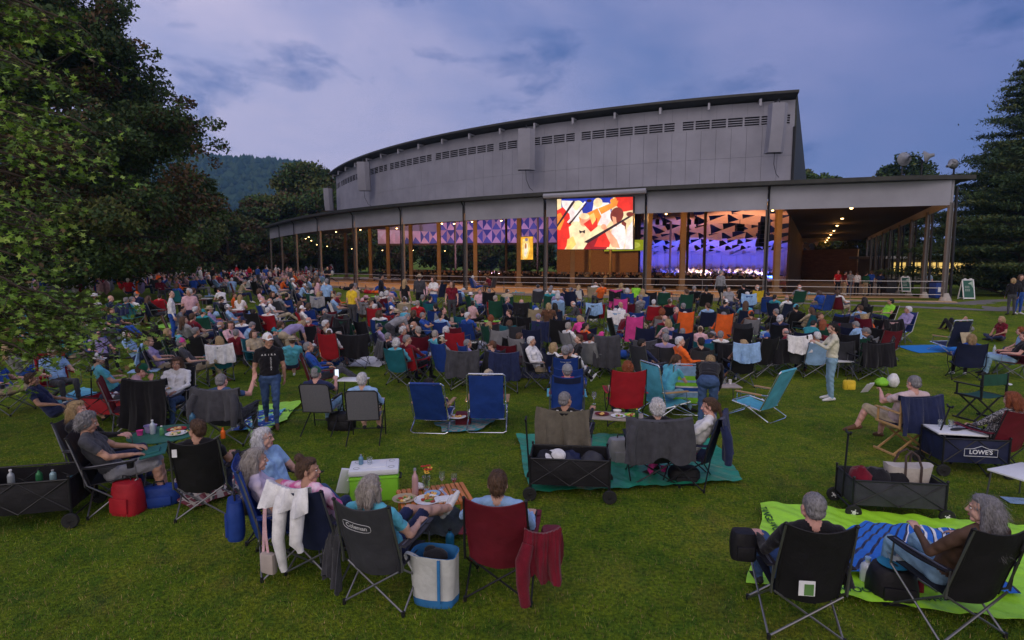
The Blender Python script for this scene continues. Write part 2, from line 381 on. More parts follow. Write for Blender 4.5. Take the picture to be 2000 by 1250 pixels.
POSES['walk'] = der('std', kL=(-.09, .16, .52), aL=(-.09, .26, .11), tL=(-.10, .40, .07), kR=(.09, -.02, .50), aR=(.09, -.24, .14), tR=(.10, -.12, .04), wL=(-.25, -.10, .87), wR=(.25, .18, .90), eR=(.25, -.02, 1.11))
POSES['photo'] = der('std', eL=(-.22, .16, 1.20), eR=(.22, .16, 1.20), wL=(-.05, .40, 1.33), wR=(.06, .40, 1.33), nL=(.6, .6, 0), nR=(-.6, .6, 0), cL=.7, cR=.7)
POSES['bend'] = der('std', wst=(0, .10, 1.02), cst=(0, .30, 1.10), nck=(0, .46, 1.16), hed=(0, .58, 1.17), sL=(-.18, .40, 1.13), sR=(.18, .40, 1.13), eL=(-.21, .47, .86), eR=(.21, .47, .86), wL=(-.16, .56, .64), wR=(.16, .56, .64), pel=(0, -.05, .93), hp=-55)
POSES['muse'] = J(eL=(-.27, .10, .76), eR=(.25, .08, .74), wL=(-.12, .26, .98), wR=(.10, .26, .80))
_body = {}
def body_mesh(key, j, lv, fem=0, bulk=1.):
    if key in _body: return _body[key]
    g = {k: (Vector(v) if isinstance(v, tuple) else v) for k, v in j.items()}
    b = bulk*(.92 if fem else 1.)
    for q in 'LR':   # keep arm lengths human
        for a_, b_, L_ in (('s', 'e', .305), ('e', 'w', .262)):
            dv = g[b_+q]-g[a_+q]
            if dv.length > L_: g[b_+q] = g[a_+q]+dv.normalized()*L_
    X = (g['sR']-g['sL']).normalized(); XH = (g['hR']-g['hL']).normalized()
    pr = []
    c = lambda a, bb, r0, r1, t: pr.append(('c', tuple(a), tuple(bb), r0, r1, t))
    c(g['pel']-XH*.06, g['pel']+XH*.06, .118*b, .118*b, PANTS)
    c(g['hL'], g['hR'], .105*b, .105*b, PANTS)
    for s in (-1, 1):
        c(g['wst']+XH*s*.055, g['cst']+X*s*.075, .108*b, .115*b, SHIRT)
        c(g['cst']+X*s*.075, (g['sL'] if s < 0 else g['sR'])*.75+g['nck']*.25-Vector((0, 0, .02)), .112*b, .072, SHIRT)
    c(g['wst']-XH*.05, g['wst']+XH*.05, .112*b, .112*b, SHIRT)
    c(g['pel']*.45+g['wst']*.55-XH*.05, g['pel']*.45+g['wst']*.55+XH*.05, .119*b, .119*b, SHIRT)
    if bulk > 1.05:
        f = X.cross(Vector((0, 0, 1))); c(g['wst']-f*.03, g['wst']-f*.035+Vector((0, 0, .02)), .125*b, .115*b, SHIRT)
    if fem:
        f = Vector((0, 0, 1)).cross(X)
        for s in (-1, 1): c(g['cst']+X*s*.065+f*.075, g['cst']+X*s*.065+f*.08+Vector((0, 0, .02)), .062, .055, SHIRT)
    c(g['sL'], g['sR'], .060*b, .060*b, SHIRT); c(g['sL']*.5+g['nck']*.5, g['sR']*.5+g['nck']*.5, .060, .060, SHIRT)
    c(g['nck']-Vector((0, 0, .01)), g['hed']+(g['nck']-g['hed'])*.45, .058, .052, SKN)
    for q in 'LR':
        c(g['s'+q], g['s'+q]*.45+g['e'+q]*.55, .060*b, .053*b, SHIRT)
        c(g['s'+q]*.45+g['e'+q]*.55, g['e'+q], .046, .040, SLEEVE)
        c(g['e'+q], g['w'+q], .040, .0255, SLEEVE)
        c(g['h'+q], g['k'+q], .092*b, .064*b, PANTS)
        c(g['k'+q], g['k'+q]*.55+g['a'+q]*.45, .060, .054, SHIN); c(g['k'+q]*.55+g['a'+q]*.45, g['a'+q], .054, .038, SHIN)
        td = (g['t'+q]-g['a'+q]); heel = g['a'+q]-td*.35; heel.z = min(heel.z, g['a'+q].z)-.02 if g['a'+q].z < .3 else heel.z
        c(heel, g['t'+q], .034, .033, SHOE); c(g['a'+q], g['t'+q], .036, .030, SHOE)
        c(g['t'+q], g['t'+q]+td.normalized()*.035, .032, .026, SHOE)
    V, F = vox(pr, .0115 if lv else .019, 4 if lv else 2)
    C = V[F].mean(axis=1); T = prim_tags(C, pr)
    # cloth folds
    vt = np.zeros(len(V), int); vt[F.ravel()] = np.repeat(T, 4)
    w = np.isin(vt, (SHIRT, PANTS, SLEEVE, SHIN)).astype(float)
    x, y, z = V.T; ph = (hash(str(key)) % 97)*.1 if False else len(_body)*.7
    dsp = (np.sin(x*31+z*17+y*9+ph)*np.sin(z*43-y*21+ph*2)*.0045+np.sin(x*67-y*51+z*38+ph)*.0022)*w
    dsp = dsp+w*.0035*np.sin(x*22-y*30+z*64+2*np.sin(x*18+z*9))
    V = V+np.c_[dsp, dsp*.8, dsp*.3].astype(np.float32)
    Vs, Fs, Ts = [V], [F], [T]; n = len(V)
    def app(v, f, t, M):
        nonlocal n
        R = np.array(M.to_3x3()); o = np.array(M.translation); Vs.append((v @ R.T+o).astype(np.float32)); Fs.append(f+n); Ts.append(t); n += len(v)
    HM = Matrix.Translation(g['hed']) @ Matrix.Rotation(rad(-g['hy']), 4, 'Z') @ Matrix.Rotation(rad(g['hp']), 4, 'X') @ Matrix.Scale(.97 if fem else 1.02, 4)
    hv, hf, ht, mb = head_arrays(lv); app(hv, hf, ht, HM)
    # features (mixed polygons) as quads/tris -> degenerate quads
    ff = []; tt = []
    for f, m in zip(mb.f, mb.m):
        if len(f) == 3: ff.append((f[0], f[1], f[2], f[2])); tt.append(m)
        elif len(f) == 4: ff.append(f); tt.append(m)
    fixv = np.array(mb.v, np.float32)
    quads = [(f, t) for f, t in zip(ff, tt) if f[2] != f[3]]
    app(fixv, np.array([q[0] for q in quads]), np.array([q[1] for q in quads]), HM)
    for q, sg in (('L', -1), ('R', 1)):
        hv, hf = hand_arrays(j['c'+q], lv)
        hv = hv.copy(); 
        if sg < 0: hv[:, 0] *= -1; hf = hf[:, ::-1]
        d = (g['w'+q]-g['e'+q]).normalized(); pn = g['n'+q]; zz = -(pn-d*pn.dot(d)).normalized(); xx = d.cross(zz)
        M = Matrix.Identity(4)
        for r in range(3): M[r][0], M[r][1], M[r][2], M[r][3] = xx[r], d[r], zz[r], (g['w'+q]-d*.012)[r]
        app(hv, hf, np.zeros(len(hf), int), M @ Matrix.Scale(.92 if fem else 1., 4))
    V = np.vstack(Vs); F = np.vstack(Fs); T = np.concatenate(Ts)
    me = npmesh('person', V, F, [SKIN[0]]*9, T, smooth=True)
    _body[key] = (me, HM, V[:, 2].max()); return _body[key]
# ---- hair and hats, in head space
def strands(V, F, n, ln, wd, drop=1., lift=.25, seed=1, lim=None):
    r = np.random.default_rng(seed); A = V[F]; C = A.mean(axis=1); N = np.cross(A[:, 2]-A[:, 0], A[:, 3]-A[:, 1]); N /= np.linalg.norm(N, axis=1, keepdims=True)+1e-9
    ix = r.integers(0, len(F), n); C = C[ix]; N = N[ix]
    if lim is not None: k = lim(C); C = C[k]; N = N[k]
    n = len(C); D = np.tile(np.array([0, -.35, -1.])*drop, (n, 1))+r.normal(0, .10 if lift < .1 else .3, (n, 3)); D -= N*(D*N).sum(1, keepdims=True); D /= np.linalg.norm(D, axis=1, keepdims=True)+1e-9
    S = np.cross(N, D); L = (ln*r.uniform(.5, 1.2, n))[:, None]; w = wd
    P0 = C+N*.001; P1 = C+D*L*.5+N*L*lift*.35; P2 = C+D*L+N*L*lift*.2+r.normal(0, .003, (n, 3))
    Vn = np.stack([P0-S*w, P0+S*w, P1+S*w*.8, P1-S*w*.8, P2+S*w*.15, P2-S*w*.15], 1).reshape(-1, 3)
    b = (np.arange(n)*6)[:, None]; Fn = np.vstack([b+np.array([0, 1, 2, 3]), b+np.array([3, 2, 4, 5])])
    return np.vstack([V, Vn]), np.vstack([F, Fn+len(V)])
_hair = {}
def hair_mesh(kind, colr, lv):
    k = (kind, colr, lv)
    if k in _hair: return _hair[k]
    k0 = ('arr', kind, lv)
    if k0 not in _hair:
        base = [('e', (0, -.022, .036), (.084, .096, .090), 0), ('e', (0, -.055, -.01), (.070, .062, .070), 0)]
        amp = .004; n, ln, wd, lift = 1100, .045, .0016, (.05 if kind in ('bob', 'long', 'tail', 'bun') else .15)
        if kind == 'short': pr = base+[('e', (0, .010, .085), (.062, .070, .040), 0)]
        elif kind == 'crop': pr = [('e', (0, -.020, .033), (.080, .095, .088), 0), ('e', (0, -.050, -.015), (.070, .060, .060), 0)]; amp = .002; ln = .02
        elif kind == 'bald': pr = [('e', (0, -.038, -.006), (.082, .078, .046), 0), ('e', (0, -.06, -.02), (.066, .052, .05), 0)]; amp = .002; ln = .02; n = 500
        elif kind == 'curly': pr = base+[('e', (s*.055, -.02, .02), (.045, .07, .07), 0) for s in (-1, 1)]+[('e', (0, 0, .09), (.07, .075, .05), 0), ('e', (0, -.06, -.03), (.08, .06, .06), 0)]; amp = .012; ln = .04; lift = .9
        elif kind == 'bob': pr = base+[('e', (0, .008, .085), (.066, .072, .040), 0)]+[('c', (s*.070, -.02, .04), (s*.078, .0, -.085), .034, .030, 0) for s in (-1, 1)]+[('c', (-.05, -.075, .0), (-.045, -.085, -.10), .045, .038, 0), ('c', (.05, -.075, .0), (.045, -.085, -.10), .045, .038, 0)]; ln = .08; n = 1500
        elif kind == 'long': pr = base+[('e', (0, .008, .085), (.066, .072, .040), 0)]+[('c', (s*.070, -.02, .04), (s*.088, -.01, -.19), .034, .028, 0) for s in (-1, 1)]+[('c', (s*.045, -.08, .0), (s*.05, -.105, -.27), .05, .035, 0) for s in (-1, 1)]+[('c', (0, -.09, 0), (0, -.11, -.28), .05, .035, 0)]; ln = .11; n = 1900
        elif kind == 'bun': pr = base+[('e', (0, .008, .085), (.064, .070, .038), 0), ('e', (0, -.078, .125), (.046, .044, .042), 0)]; ln = .05
        elif kind == 'tail': pr = base+[('e', (0, .008, .085), (.064, .070, .038), 0), ('e', (0, -.115, .03), (.025, .03, .025), 0), ('c', (0, -.12, .02), (0, -.14, -.16), .03, .014, 0)]; ln = .07
        V, F = vox(pr, .008 if lv else .014, 2)
        x, y, z = V.T; N = V-np.array([0, -.02, .02]); N /= np.linalg.norm(N, axis=1, keepdims=True)
        d = amp*(np.sin(x*140+z*60)*np.sin(y*110-z*90+1)+.7*np.sin(x*260-y*210+z*70))
        V = V+N*d[:, None]
        if lv: V, F = strands(V, F, n, ln, wd, lift=lift)
        elif kind == 'curly': V, F = strands(V, F, 160, .04, .004, lift=.9)
        _hair[k0] = (V, F)
    V, F = _hair[k0]; me = npmesh('hair', V, F, [hairmat(colr)], smooth=True); _hair[k] = me; return me
def cap_mesh(c, kind):
    k = ('cap', c, kind)
    if k in _hair: return _hair[k]
    mb = MB()
    if kind == 'cap':
        prof = [(.090*math.cos(t), .030+.098*math.sin(t)) for t in np.linspace(0.02, 1.45, 9)]
        mb.lathe([(.0905, .020)]+prof+[(.006, .134)], (0, -.014, 0), n=20); mb.ell((0, -.014, .133), (.010, .010, .006), n=8)
        mb.sheet(lambda u, v: ((u-.5)*.150*(1-.25*v*v), .062+v*(.085)-(abs(u-.5)**2)*.16, .034-.014*v-(u-.5)**2*.10), 10, 5, .004)
    elif kind == 'sun':
        prof = [(.165, .028), (.13, .038), (.098, .036), (.094, .06), (.088, .105), (.06, .128), (.02, .134)]
        mb.lathe([(.163, .024), (.168, .026)]+prof, (0, -.014, 0), n=24)
        mb.tube([(.097*math.cos(a), .097*math.sin(a)-.014, .052) for a in np.linspace(0, 2*PI, 25)], .008, n=5, mi=1)
    else:
        mb.ell((0, -.018, .045), (.090, .102, .090), n=20); mb.tube([(.088*math.cos(a), .100*math.sin(a)-.018, .03) for a in np.linspace(0, 2*PI, 25)], .009, n=6)
    me = sm(mb.mesh('hat', [cloth(c), cloth('K')]), 50); _hair[k] = me; return me
def glasses_mesh(up=0):
    k = ('gl', up)
    if k in _hair: return _hair[k]
    mb = MB(); z0, y0 = (.085, .062) if up else (.003, .098)
    for s in (-1, 1):
        mb.tube([(s*.031+.020*math.cos(a), y0, z0+.015*math.sin(a)) for a in np.linspace(0, 2*PI, 13)], .0018, n=5)
        mb.tube([(s*.050, y0, z0+.006), (s*.078, y0-.05, z0+.006), (s*.082, -.01, z0)], .0018, n=5)
        if up: mb.ell((s*.031, y0, z0), (.019, .003, .014), n=8)
    mb.tube([(-.011, y0, z0), (.011, y0, z0)], .0018, n=5)
    me = sm(mb.mesh('glasses', [M_PLB])); _hair[k] = me; return me
NAMES = dict(short='short', crop='cropped', bald='balding', curly='curly', bob='bobbed', long='long', bun='pinned up', tail='tied back')
def person(label, loc, yaw, pose, shirt='G', pants='N', hair=('short', 'g'), hat=None, lv=0, fem=0, bulk=1., sleeve='skin', shin='pants', shoe='K', skin=None, glasses=None, over=None, scale=1., group=None, hy=None):
    """yaw in degrees: 0 looks away from the viewer (towards the stage), 90 to the right"""
    j = dict(POSES[pose]); 
    if over: j.update(over)
    if hy is not None: j['hy'] = hy
    key = (pose, repr(sorted(over.items())) if over else '', j['hy'], lv, fem, bulk)
    me, HM, top = body_mesh(key, j, lv, fem, bulk)
    o = obj('person', me); tag(o, label, 'person', group)
    o.location = loc; o.rotation_euler = (0, 0, rad(-yaw)); o.scale = (scale,)*3
    sk = SKIN[skin if skin is not None else rng.randrange(3)]
    S = cloth(shirt) if isinstance(shirt, str) else shirt; Pn = cloth(pants) if isinstance(pants, str) else pants
    sl = [sk, S, Pn, M_SHOE.get(shoe, sk), sk if sleeve == 'skin' else S, sk if shin == 'skin' else Pn, M_EYE, M_IRIS, M_LIP]
    for i, m in enumerate(sl): o.material_slots[i].link = 'OBJECT'; o.material_slots[i].material = m
    if hair: obj('hair', hair_mesh(hair[0], hair[1], lv), o, HM)
    if hat: obj('hat' if hat[0] != 'cap' else 'cap', cap_mesh(hat[1], hat[0]), o, HM)
    if glasses is not None: obj('glasses', glasses_mesh(glasses), o, HM)
    return o
def pose_top(pose, over=None):
    j = dict(POSES[pose]); 
    if over: j.update(over)
    h = Vector(j['hed']); return Vector((h.x, h.y, h.z+.122))
def spot_for_head(px, py, pose, yaw, scale=1., over=None):
    t = pose_top(pose, over)*scale; p = P(px, py, t.z); a = rad(-yaw)
    x, y = p.x-(t.x*math.cos(a)-t.y*math.sin(a)), p.y-(t.x*math.sin(a)+t.y*math.cos(a))
    return Vector((x, y, ground(x, y)))
# ================================================================ FURNITURE AND KIT
KIT = {}
def kit(key, build):
    """build() -> list of (part name, MB, materials, deg, [sub-parts])"""
    if key not in KIT:
        def conv(L): return [(p[0], sm(p[1].mesh(p[0], p[2] if isinstance(p[2], list) else [p[2]]), p[3] if len(p) > 3 else 40), conv(p[4]) if len(p) > 4 else []) for p in L]
        KIT[key] = conv(build())
    return KIT[key]
def place(key, build, name, label, cat, loc, yaw=0., group=None, scale=1.):
    parts = kit(key, build); t = thing(name, label, cat, loc, rad(-yaw), group)
    if scale != 1.: t.scale = (scale,)*3
    for n, me, sub in parts:
        o = obj(n, me, t)
        for n2, me2, _ in sub: obj(n2, me2, o)
    return t
# --- quad folding camp chair. back = towards -y
def camp_chair_parts(fab, high=0., armc=None, frame='steel', logo=None, wide=0., lo=0., twotone=None):
    fm = M_STEEL if frame == 'steel' else M_BLACKM; F = nylon(fab); w = .27+wide; top = .99+high; L = []
    def back(u, v):
        a = (u-.5)*2; z = .36+v*(top-.36); lean = -.20-.19*v-.05*high*v
        return (a*w*(.90+.10*v), lean-.075*(1-a*a)*(1-.35*v)+.004*math.sin(9*v+5*u), z-.045*(1-a*a)*v**3-.02*(1-abs(a))*(1-v))
    b = MB().sheet(back, 14, 12, .008)
    subs = []
    for s in (-1, 1):   # corner reinforcement and sleeve along the post
        b.tube([back(.5+.5*s, v/6) for v in range(7)], .016, n=6)
    b.tube([back(u/12, 1) for u in range(13)], .006, n=5)
    if twotone:
        q = MB().sheet(lambda u, v: tuple(Vector(back(.08+.84*u, .80+.17*v))+Vector((0, -.008, 0))), 10, 3, .003); subs.append(('trim', q, nylon(twotone)))
    if logo:
        vs, fs = text_mesh(logo[0], logo[1], .0008, True)
        def bend(v):
            u = .5-(v[0]+logo[2])/(2*w*.95); vv = logo[3]+v[1]/(top-.36); p = Vector(back(1-(.5+(v[0]+logo[2])/(2*w*.97)) if False else .5+(v[0]+logo[2])/(2*w*.97), vv)); return (p.x, p.y-.009-v[2], p.z)
        m = MB(); m.add([bend(v) for v in vs], fs); hw, hh = logo[1]*len(logo[0])*.34, logo[1]*.72
        if logo[4]:
            pts = [bend((hw*math.copysign(abs(math.cos(a))**.5, math.cos(a)), hh*math.copysign(abs(math.sin(a))**.5, math.sin(a)), 0)) for a in np.linspace(0, 2*PI, 33)]
            m.tube(pts, .0022, n=4)
        subs.append(('logo', m, mat('print_pale', (.55, .55, .58), .7, var=0)))
    L.append(('backrest', b, F, 50, subs))
    st = MB().sheet(lambda u, v: ((u-.5)*2*w*(1-.0*v), -.22+.46*v, .40+.035*v-.05*(1-(2*u-1)**2)*(1-(2*v-1)**2*.6)), 10, 10, .008); L.append(('seat', st, F, 50))
    for s in (-1, 1):
        A = nylon(armc) if armc else F
        a = MB().sheet(lambda u, v: (s*(w+.035)+(u-.5)*.085, -.27+.54*v, .635+.012*v-.022*math.sin(PI*v)), 3, 8, .012)
        if s > 0:   # cup holder
            a.lathe([(.036, -.085), (.040, 0), (.044, .003), (.044, .0), (.038, -.002), (.034, -.08)], (s*(w+.035), .20, .645), 12)
        L.append(('armrest', a, A, 50))
    F0, B0 = .29, -.25; X = w+.03; r = .0095
    def leg(sx, sy):
        y = F0 if sy > 0 else B0; m = MB(); foot = (sx*X, y, .015)
        m.tube([foot, (sx*X*1.0, (B0+.02 if sy > 0 else F0-.03), .41)], r, 7)                  # side cross
        m.tube([(sx*X, y, .03), (-sx*(X-.03), y*.96+(.018*sx), .40)], r, 7)                    # front or back cross
        m.tube([(sx*X, y, .0), (sx*X, y, .045)], .017, 8, mi=1); return m
    for sx in (-1, 1):
        for sy in (-1, 1): L.append(('leg', leg(sx, sy), [fm, M_PLB]))
        m = MB(); m.tube([(sx*X, B0+.02, .41), (sx*w*1.0, -.39-.05*high-.008, top)], r, 7); m.ell((sx*w, -.40-.05*high, top+.004), .016, mi=1, n=8)
        L.append(('post', m, [fm, M_PLB]))
        L.append(('arm_support', MB().tube([(sx*X, F0-.03, .40), (sx*X, F0-.05, .645), (sx*X, B0-.02, .63), (sx*X, B0, .40)], r, 7), fm))
    return L
# --- simplified version for the far rows: still backrest, seat, frame
def far_chair_parts(fab, high=0.):
    F = nylon(fab); w = .27; top = .93+high
    def back(u, v):
        a = (u-.5)*2; return (a*w, -.20-.19*v-.075*(1-a*a), .36+v*(top-.36)-.045*(1-a*a)*v**3)
    L = [('backrest', MB().sheet(back, 6, 5, .012), F, 50), ('seat', MB().sheet(lambda u, v: ((u-.5)*2*w, -.22+.46*v, .40+.03*v-.05*(1-(2*u-1)**2)), 4, 4, .012), F, 50)]
    m = MB(); X = .30
    for s in (-1, 1):
        m.tube([(s*X, .29, 0), (s*X, -.23, .41), (s*w, -.40, top)], .012, 5); m.tube([(s*X, -.25, 0), (s*X, .26, .41), (s*X, .24, .64), (s*X, -.27, .63)], .012, 5)
        m.tube([(s*X, .29, .02), (-s*X, .28, .40)], .010, 5); m.tube([(s*X, -.25, .02), (-s*X, -.24, .40)], .010, 5)
    L.append(('frame', m, M_STEEL)); return L
# --- low beach chair with bright tube frame
def beach_parts(fab, stripes=None, upright=0., arms='wood', bar='B'):
    L = []; th = rad(62+upright); c, s = math.cos(th), math.sin(th); by, bz, bl = -.18, .20, .74; w = .29
    def bk(u, v): return ((u-.5)*2*(w-.03), by-v*bl*c+.02*math.sin(PI*u)*-1, bz+v*bl*s)
    if stripes:
        b = MB(); mats = []; pos = 0
        for i, (k, wd) in enumerate(stripes):
            b.sheet(lambda u, v, p=pos, q=wd: tuple(Vector(bk(u, 1-(p+q*v)))+Vector((0, 0, .012*math.sin(4*u+1)*(1 if i % 2 else .6)*0))), 10, 2, .005, mi=i); mats.append(cloth(k)); pos += wd
        L.append(('backrest', b, mats, 50))
    else: L.append(('backrest', MB().sheet(bk, 10, 10, .008), nylon(fab), 50))
    L.append(('seat', MB().sheet(lambda u, v: ((u-.5)*2*(w-.03), -.20+.50*v, .215+.06*v-.03*math.sin(PI*v)), 6, 6, .008), nylon(fab), 50))
    m = MB(); r = .0125
    top = [(-w, by, bz), (-w, by-bl*c, bz+bl*s), (-w+.03, by-(bl+.03)*c, bz+(bl+.03)*s), (w-.03, by-(bl+.03)*c, bz+(bl+.03)*s), (w, by-bl*c, bz+bl*s), (w, by, bz)]
    m.tube(top, r, 8); L.append(('back_frame', m, M_CHROME))
    m = MB().tube([(-w, -.20, .20), (-w, .32, .28), (-w+.03, .335, .282), (w-.03, .335, .282), (w, .32, .28), (w, -.20, .20)], r, 8); L.append(('seat_frame', m, M_CHROME))
    for y0, y1 in ((-.34, .10), (.40, -.02)):      # U-shaped legs
        m = MB().tube([(-w-.01, y1, .26), (-w-.015, y0, .04), (-w+.03, y0*1.02, .014), (w-.03, y0*1.02, .014), (w+.015, y0, .04), (w+.01, y1, .26)], r, 8); L.append(('leg', m, M_CHROME))
    for q in (-1, 1):
        m = MB().tube([(q*(w+.015), -.20-.20*c-.04, bz+.28), (q*(w+.02), .22, .45), (q*(w+.015), .24, .26)], .010, 7); L.append(('arm_frame', m, M_CHROME))
        m = MB().box((q*(w+.02), .02, .475), (.062, .46, .02), bev=.006); L.append(('armrest', m, mat('armrest_wood', (.45, .27, .13), .5, var=.25, scale=6, stretch=(8, 1, 8)) if arms == 'wood' else M_WHITEP))
    if bar: L.append(('head_bar', MB().tube([(-w+.05, by-(bl+.03)*c, bz+(bl+.03)*s), (w-.05, by-(bl+.03)*c, bz+(bl+.03)*s)], .021, 10), nylon(bar)))
    return L
# --- upright lawn armchair with mesh sling
def mesh_chair_parts(fab='D', frame='black', h=.92):
    fm = M_BLACKM if frame == 'black' else M_WHITEP; w = .26; r = .011; L = []
    def bk(u, v): a = 2*u-1; return (a*(w-.012), -.24-.12*v-.03*(1-a*a), .42+(h-.42)*v)
    net = mat('mesh_sling_'+fab, tuple(c*1.7+.04 for c in CLR[fab]), .7, var=.12, scale=60)
    L.append(('backrest', MB().sheet(bk, 8, 8, .004), net, 50)); L.append(('seat', MB().sheet(lambda u, v: ((2*u-1)*(w-.012), -.24+.46*v, .42+.02*v-.025*(1-(2*u-1)**2)), 6, 6, .004), net, 50))
    m = MB().tube([(-w, -.22, .40), (-w, -.36, h-.03), (-w+.04, -.372, h+.008), (w-.04, -.372, h+.008), (w, -.36, h-.03), (w, -.22, .40)], r, 8); L.append(('back_frame', m, fm))
    for s in (-1, 1):
        L.append(('leg', MB().tube([(s*w, .24, .44), (s*(w+.01), -.36, 0)], r, 8), fm)); L.append(('leg', MB().tube([(s*(w+.02), -.26, .62), (s*(w+.02), .20, .64), (s*(w+.02), .28, 0)], r, 8), fm))
        L.append(('armrest', MB().box((s*(w+.02), -.02, .655), (.045, .40, .02), bev=.006), M_PLB if frame == 'black' else M_WHITEP))
    L.append(('crossbar', MB().tube([(-w-.01, -.24, .41), (w+.01, -.24, .41)], r, 8).tube([(-w-.02, .27, .12), (w+.02, .27, .12)], r*.8, 8), fm)); return L
# --- director's chair
def director_parts(fab='E', wood=True, h=.90):
    wm = mat('pale_oak', (.52, .31, .13), .5, var=.22, scale=5, stretch=(9, 9, 1)) if wood else M_PLB; w = .29; L = []
    L.append(('backrest', MB().sheet(lambda u, v: ((2*u-1)*w, -.23-.03*math.sin(PI*u), h-.20+.20*v), 8, 3, .006), nylon(fab), 50))
    L.append(('seat', MB().sheet(lambda u, v: ((2*u-1)*(w-.02), -.20+.42*v, .46-.03*math.sin(PI*u)), 6, 4, .006), nylon(fab), 50))
    for s in (-1, 1):
        L.append(('back_post', MB().box((s*w, -.23, (h+.44)/2), (.022, .035, h-.42), bev=.004), wm))
        L.append(('armrest', MB().box((s*(w+.005), .0, .665), (.055, .50, .02), bev=.006), wm)); L.append(('arm_post', MB().box((s*w, .20, .55), (.022, .03, .21), bev=.004), wm))
        L.append(('side_rail', MB().box((s*w, .0, .45), (.025, .48, .035), bev=.004), wm)); L.append(('foot_rail', MB().box((s*w, .0, .018), (.03, .48, .03), bev=.004), wm))
    for y in (-.16, .16):
        for s in (-1, 1):
            d = .02*s; a = math.atan2(2*w, .43)
            L.append(('leg', MB().box((0, 0, 0), (.03, .018, math.hypot(2*w, .43)), bev=.004, M=Mx((0, y+d*.5, .235), ry=s*a)), wm))
    return L
# --- garden wagon
def wagon_parts(fab='K', frame='black', handle=1, lw=(.90, .50, .28), z0=.20, logo=None, whl='K', htilt=12, deep=0):
    Lx, Wy, H = lw[0]/2, lw[1]/2, lw[2]; F = nylon(fab); L = []; m = MB(); t = .010
    fm = M_BLACKM
    def wall(a, b):
        a = Vector(a); b = Vector(b); n = (b-a).cross(Vector((0, 0, 1))).normalized()
        m.sheet(lambda u, v: tuple(a.lerp(b, u)+Vector((0, 0, z0+H*v-.018*math.sin(PI*u)*v))+n*(.016*math.sin(PI*u)*math.sin(PI*v)+.004*math.sin(13*u+7*v)*math.sin(PI*u))), 14, 6, t)
    wall((-Lx, -Wy, 0), (Lx, -Wy, 0)); wall((Lx, -Wy, 0), (Lx, Wy, 0)); wall((Lx, Wy, 0), (-Lx, Wy, 0)); wall((-Lx, Wy, 0), (-Lx, -Wy, 0))
    m.sheet(lambda u, v: (-Lx+2*Lx*u, -Wy+2*Wy*v, z0+.01-.01*math.sin(PI*u)), 6, 4, t)
    sub = []
    if logo:
        vs, fs = text_mesh(logo, .085, .001, True); q = MB(); q.add([(v[0]*1.0+.05, -Wy-.024-v[2], z0+H*.48+v[1]) for v in vs], fs)
        hw, hh = .21, .058; pts = [(-hw, -hh), (hw, -hh), (hw, hh*.75), (.10, hh*.85), (.0, hh*1.55), (-.10, hh*.85), (-hw, hh*.75), (-hw, -hh)]
        q.tube([(x+.05, -Wy-.026, z0+H*.48+z) for x, z in pts], .004, 5); sub = [('logo', q, mat('print_white', (.7, .72, .78), .6, var=0))]
    L.append(('body', m, F, 50, sub))
    m = MB(); r = .011
    for sy in (-1, 1):
        y = sy*(Wy+.012)
        m.tube([(-Lx, y, z0+H), (Lx, y, z0+H)], r, 7); m.tube([(-Lx, y, z0), (0, y, z0+H)], r*.8, 6); m.tube([(0, y, z0+H), (Lx, y, z0)], r*.8, 6); m.tube([(-Lx, y, z0+H), (0, y, z0), (Lx, y, z0+H)], r*.8, 6)
        for sx in (-1, 1): m.tube([(sx*(Lx+.01), y, .10), (sx*(Lx+.01), y, z0+H+.03)], r*1.1, 7); m.ell((sx*(Lx+.01), y, z0+H+.035), .018, n=8)
    for sx in (-1, 1): m.tube([(sx*(Lx+.01), -Wy, z0+H), (sx*(Lx+.01), Wy, z0+H)], r, 7); m.tube([(sx*(Lx+.01), -Wy, .11), (sx*(Lx+.01), Wy, .11)], r, 7)
    L.append(('frame', m, fm))
    for sx in (-1, 1):
        for sy in (-1, 1):
            c = (sx*(Lx+.01), sy*(Wy+.045), .088); R = Matrix.Translation(c) @ Matrix.Rotation(PI/2, 4, 'X')
            ty = MB().lathe([(.058, -.02), (.080, -.022), (.088, -.012), (.088, .012), (.080, .022), (.058, .02)], n=20, M=R)
            rm = MB().lathe([(.012, -.024), (.030, -.018), (.058, -.014), (.060, .014), (.030, .018), (.012, .024)], n=20, M=R)
            for k in range(5): a = k*2*PI/5; rm.box((.036*math.cos(a), .036*math.sin(a), 0), (.012, .012, .046), M=R)
            L.append(('wheel', ty, M_RUBBER, 40, [('rim', rm, mat('rim_'+whl, CLR[whl], .5, var=0))]))
    if handle:
        a = rad(htilt); m = MB(); x0 = -Lx-.03; m.tube([(x0, 0, .16), (x0-.8*math.sin(a), 0, .16+.8*math.cos(a))], .012, 7)
        tx, tz = x0-.8*math.sin(a), .16+.8*math.cos(a); m.tube([(tx, -.07, tz+.03), (tx, -.05, tz), (tx, .05, tz), (tx, .07, tz+.03)], .014, 7); L.append(('handle', m, fm))
    return L
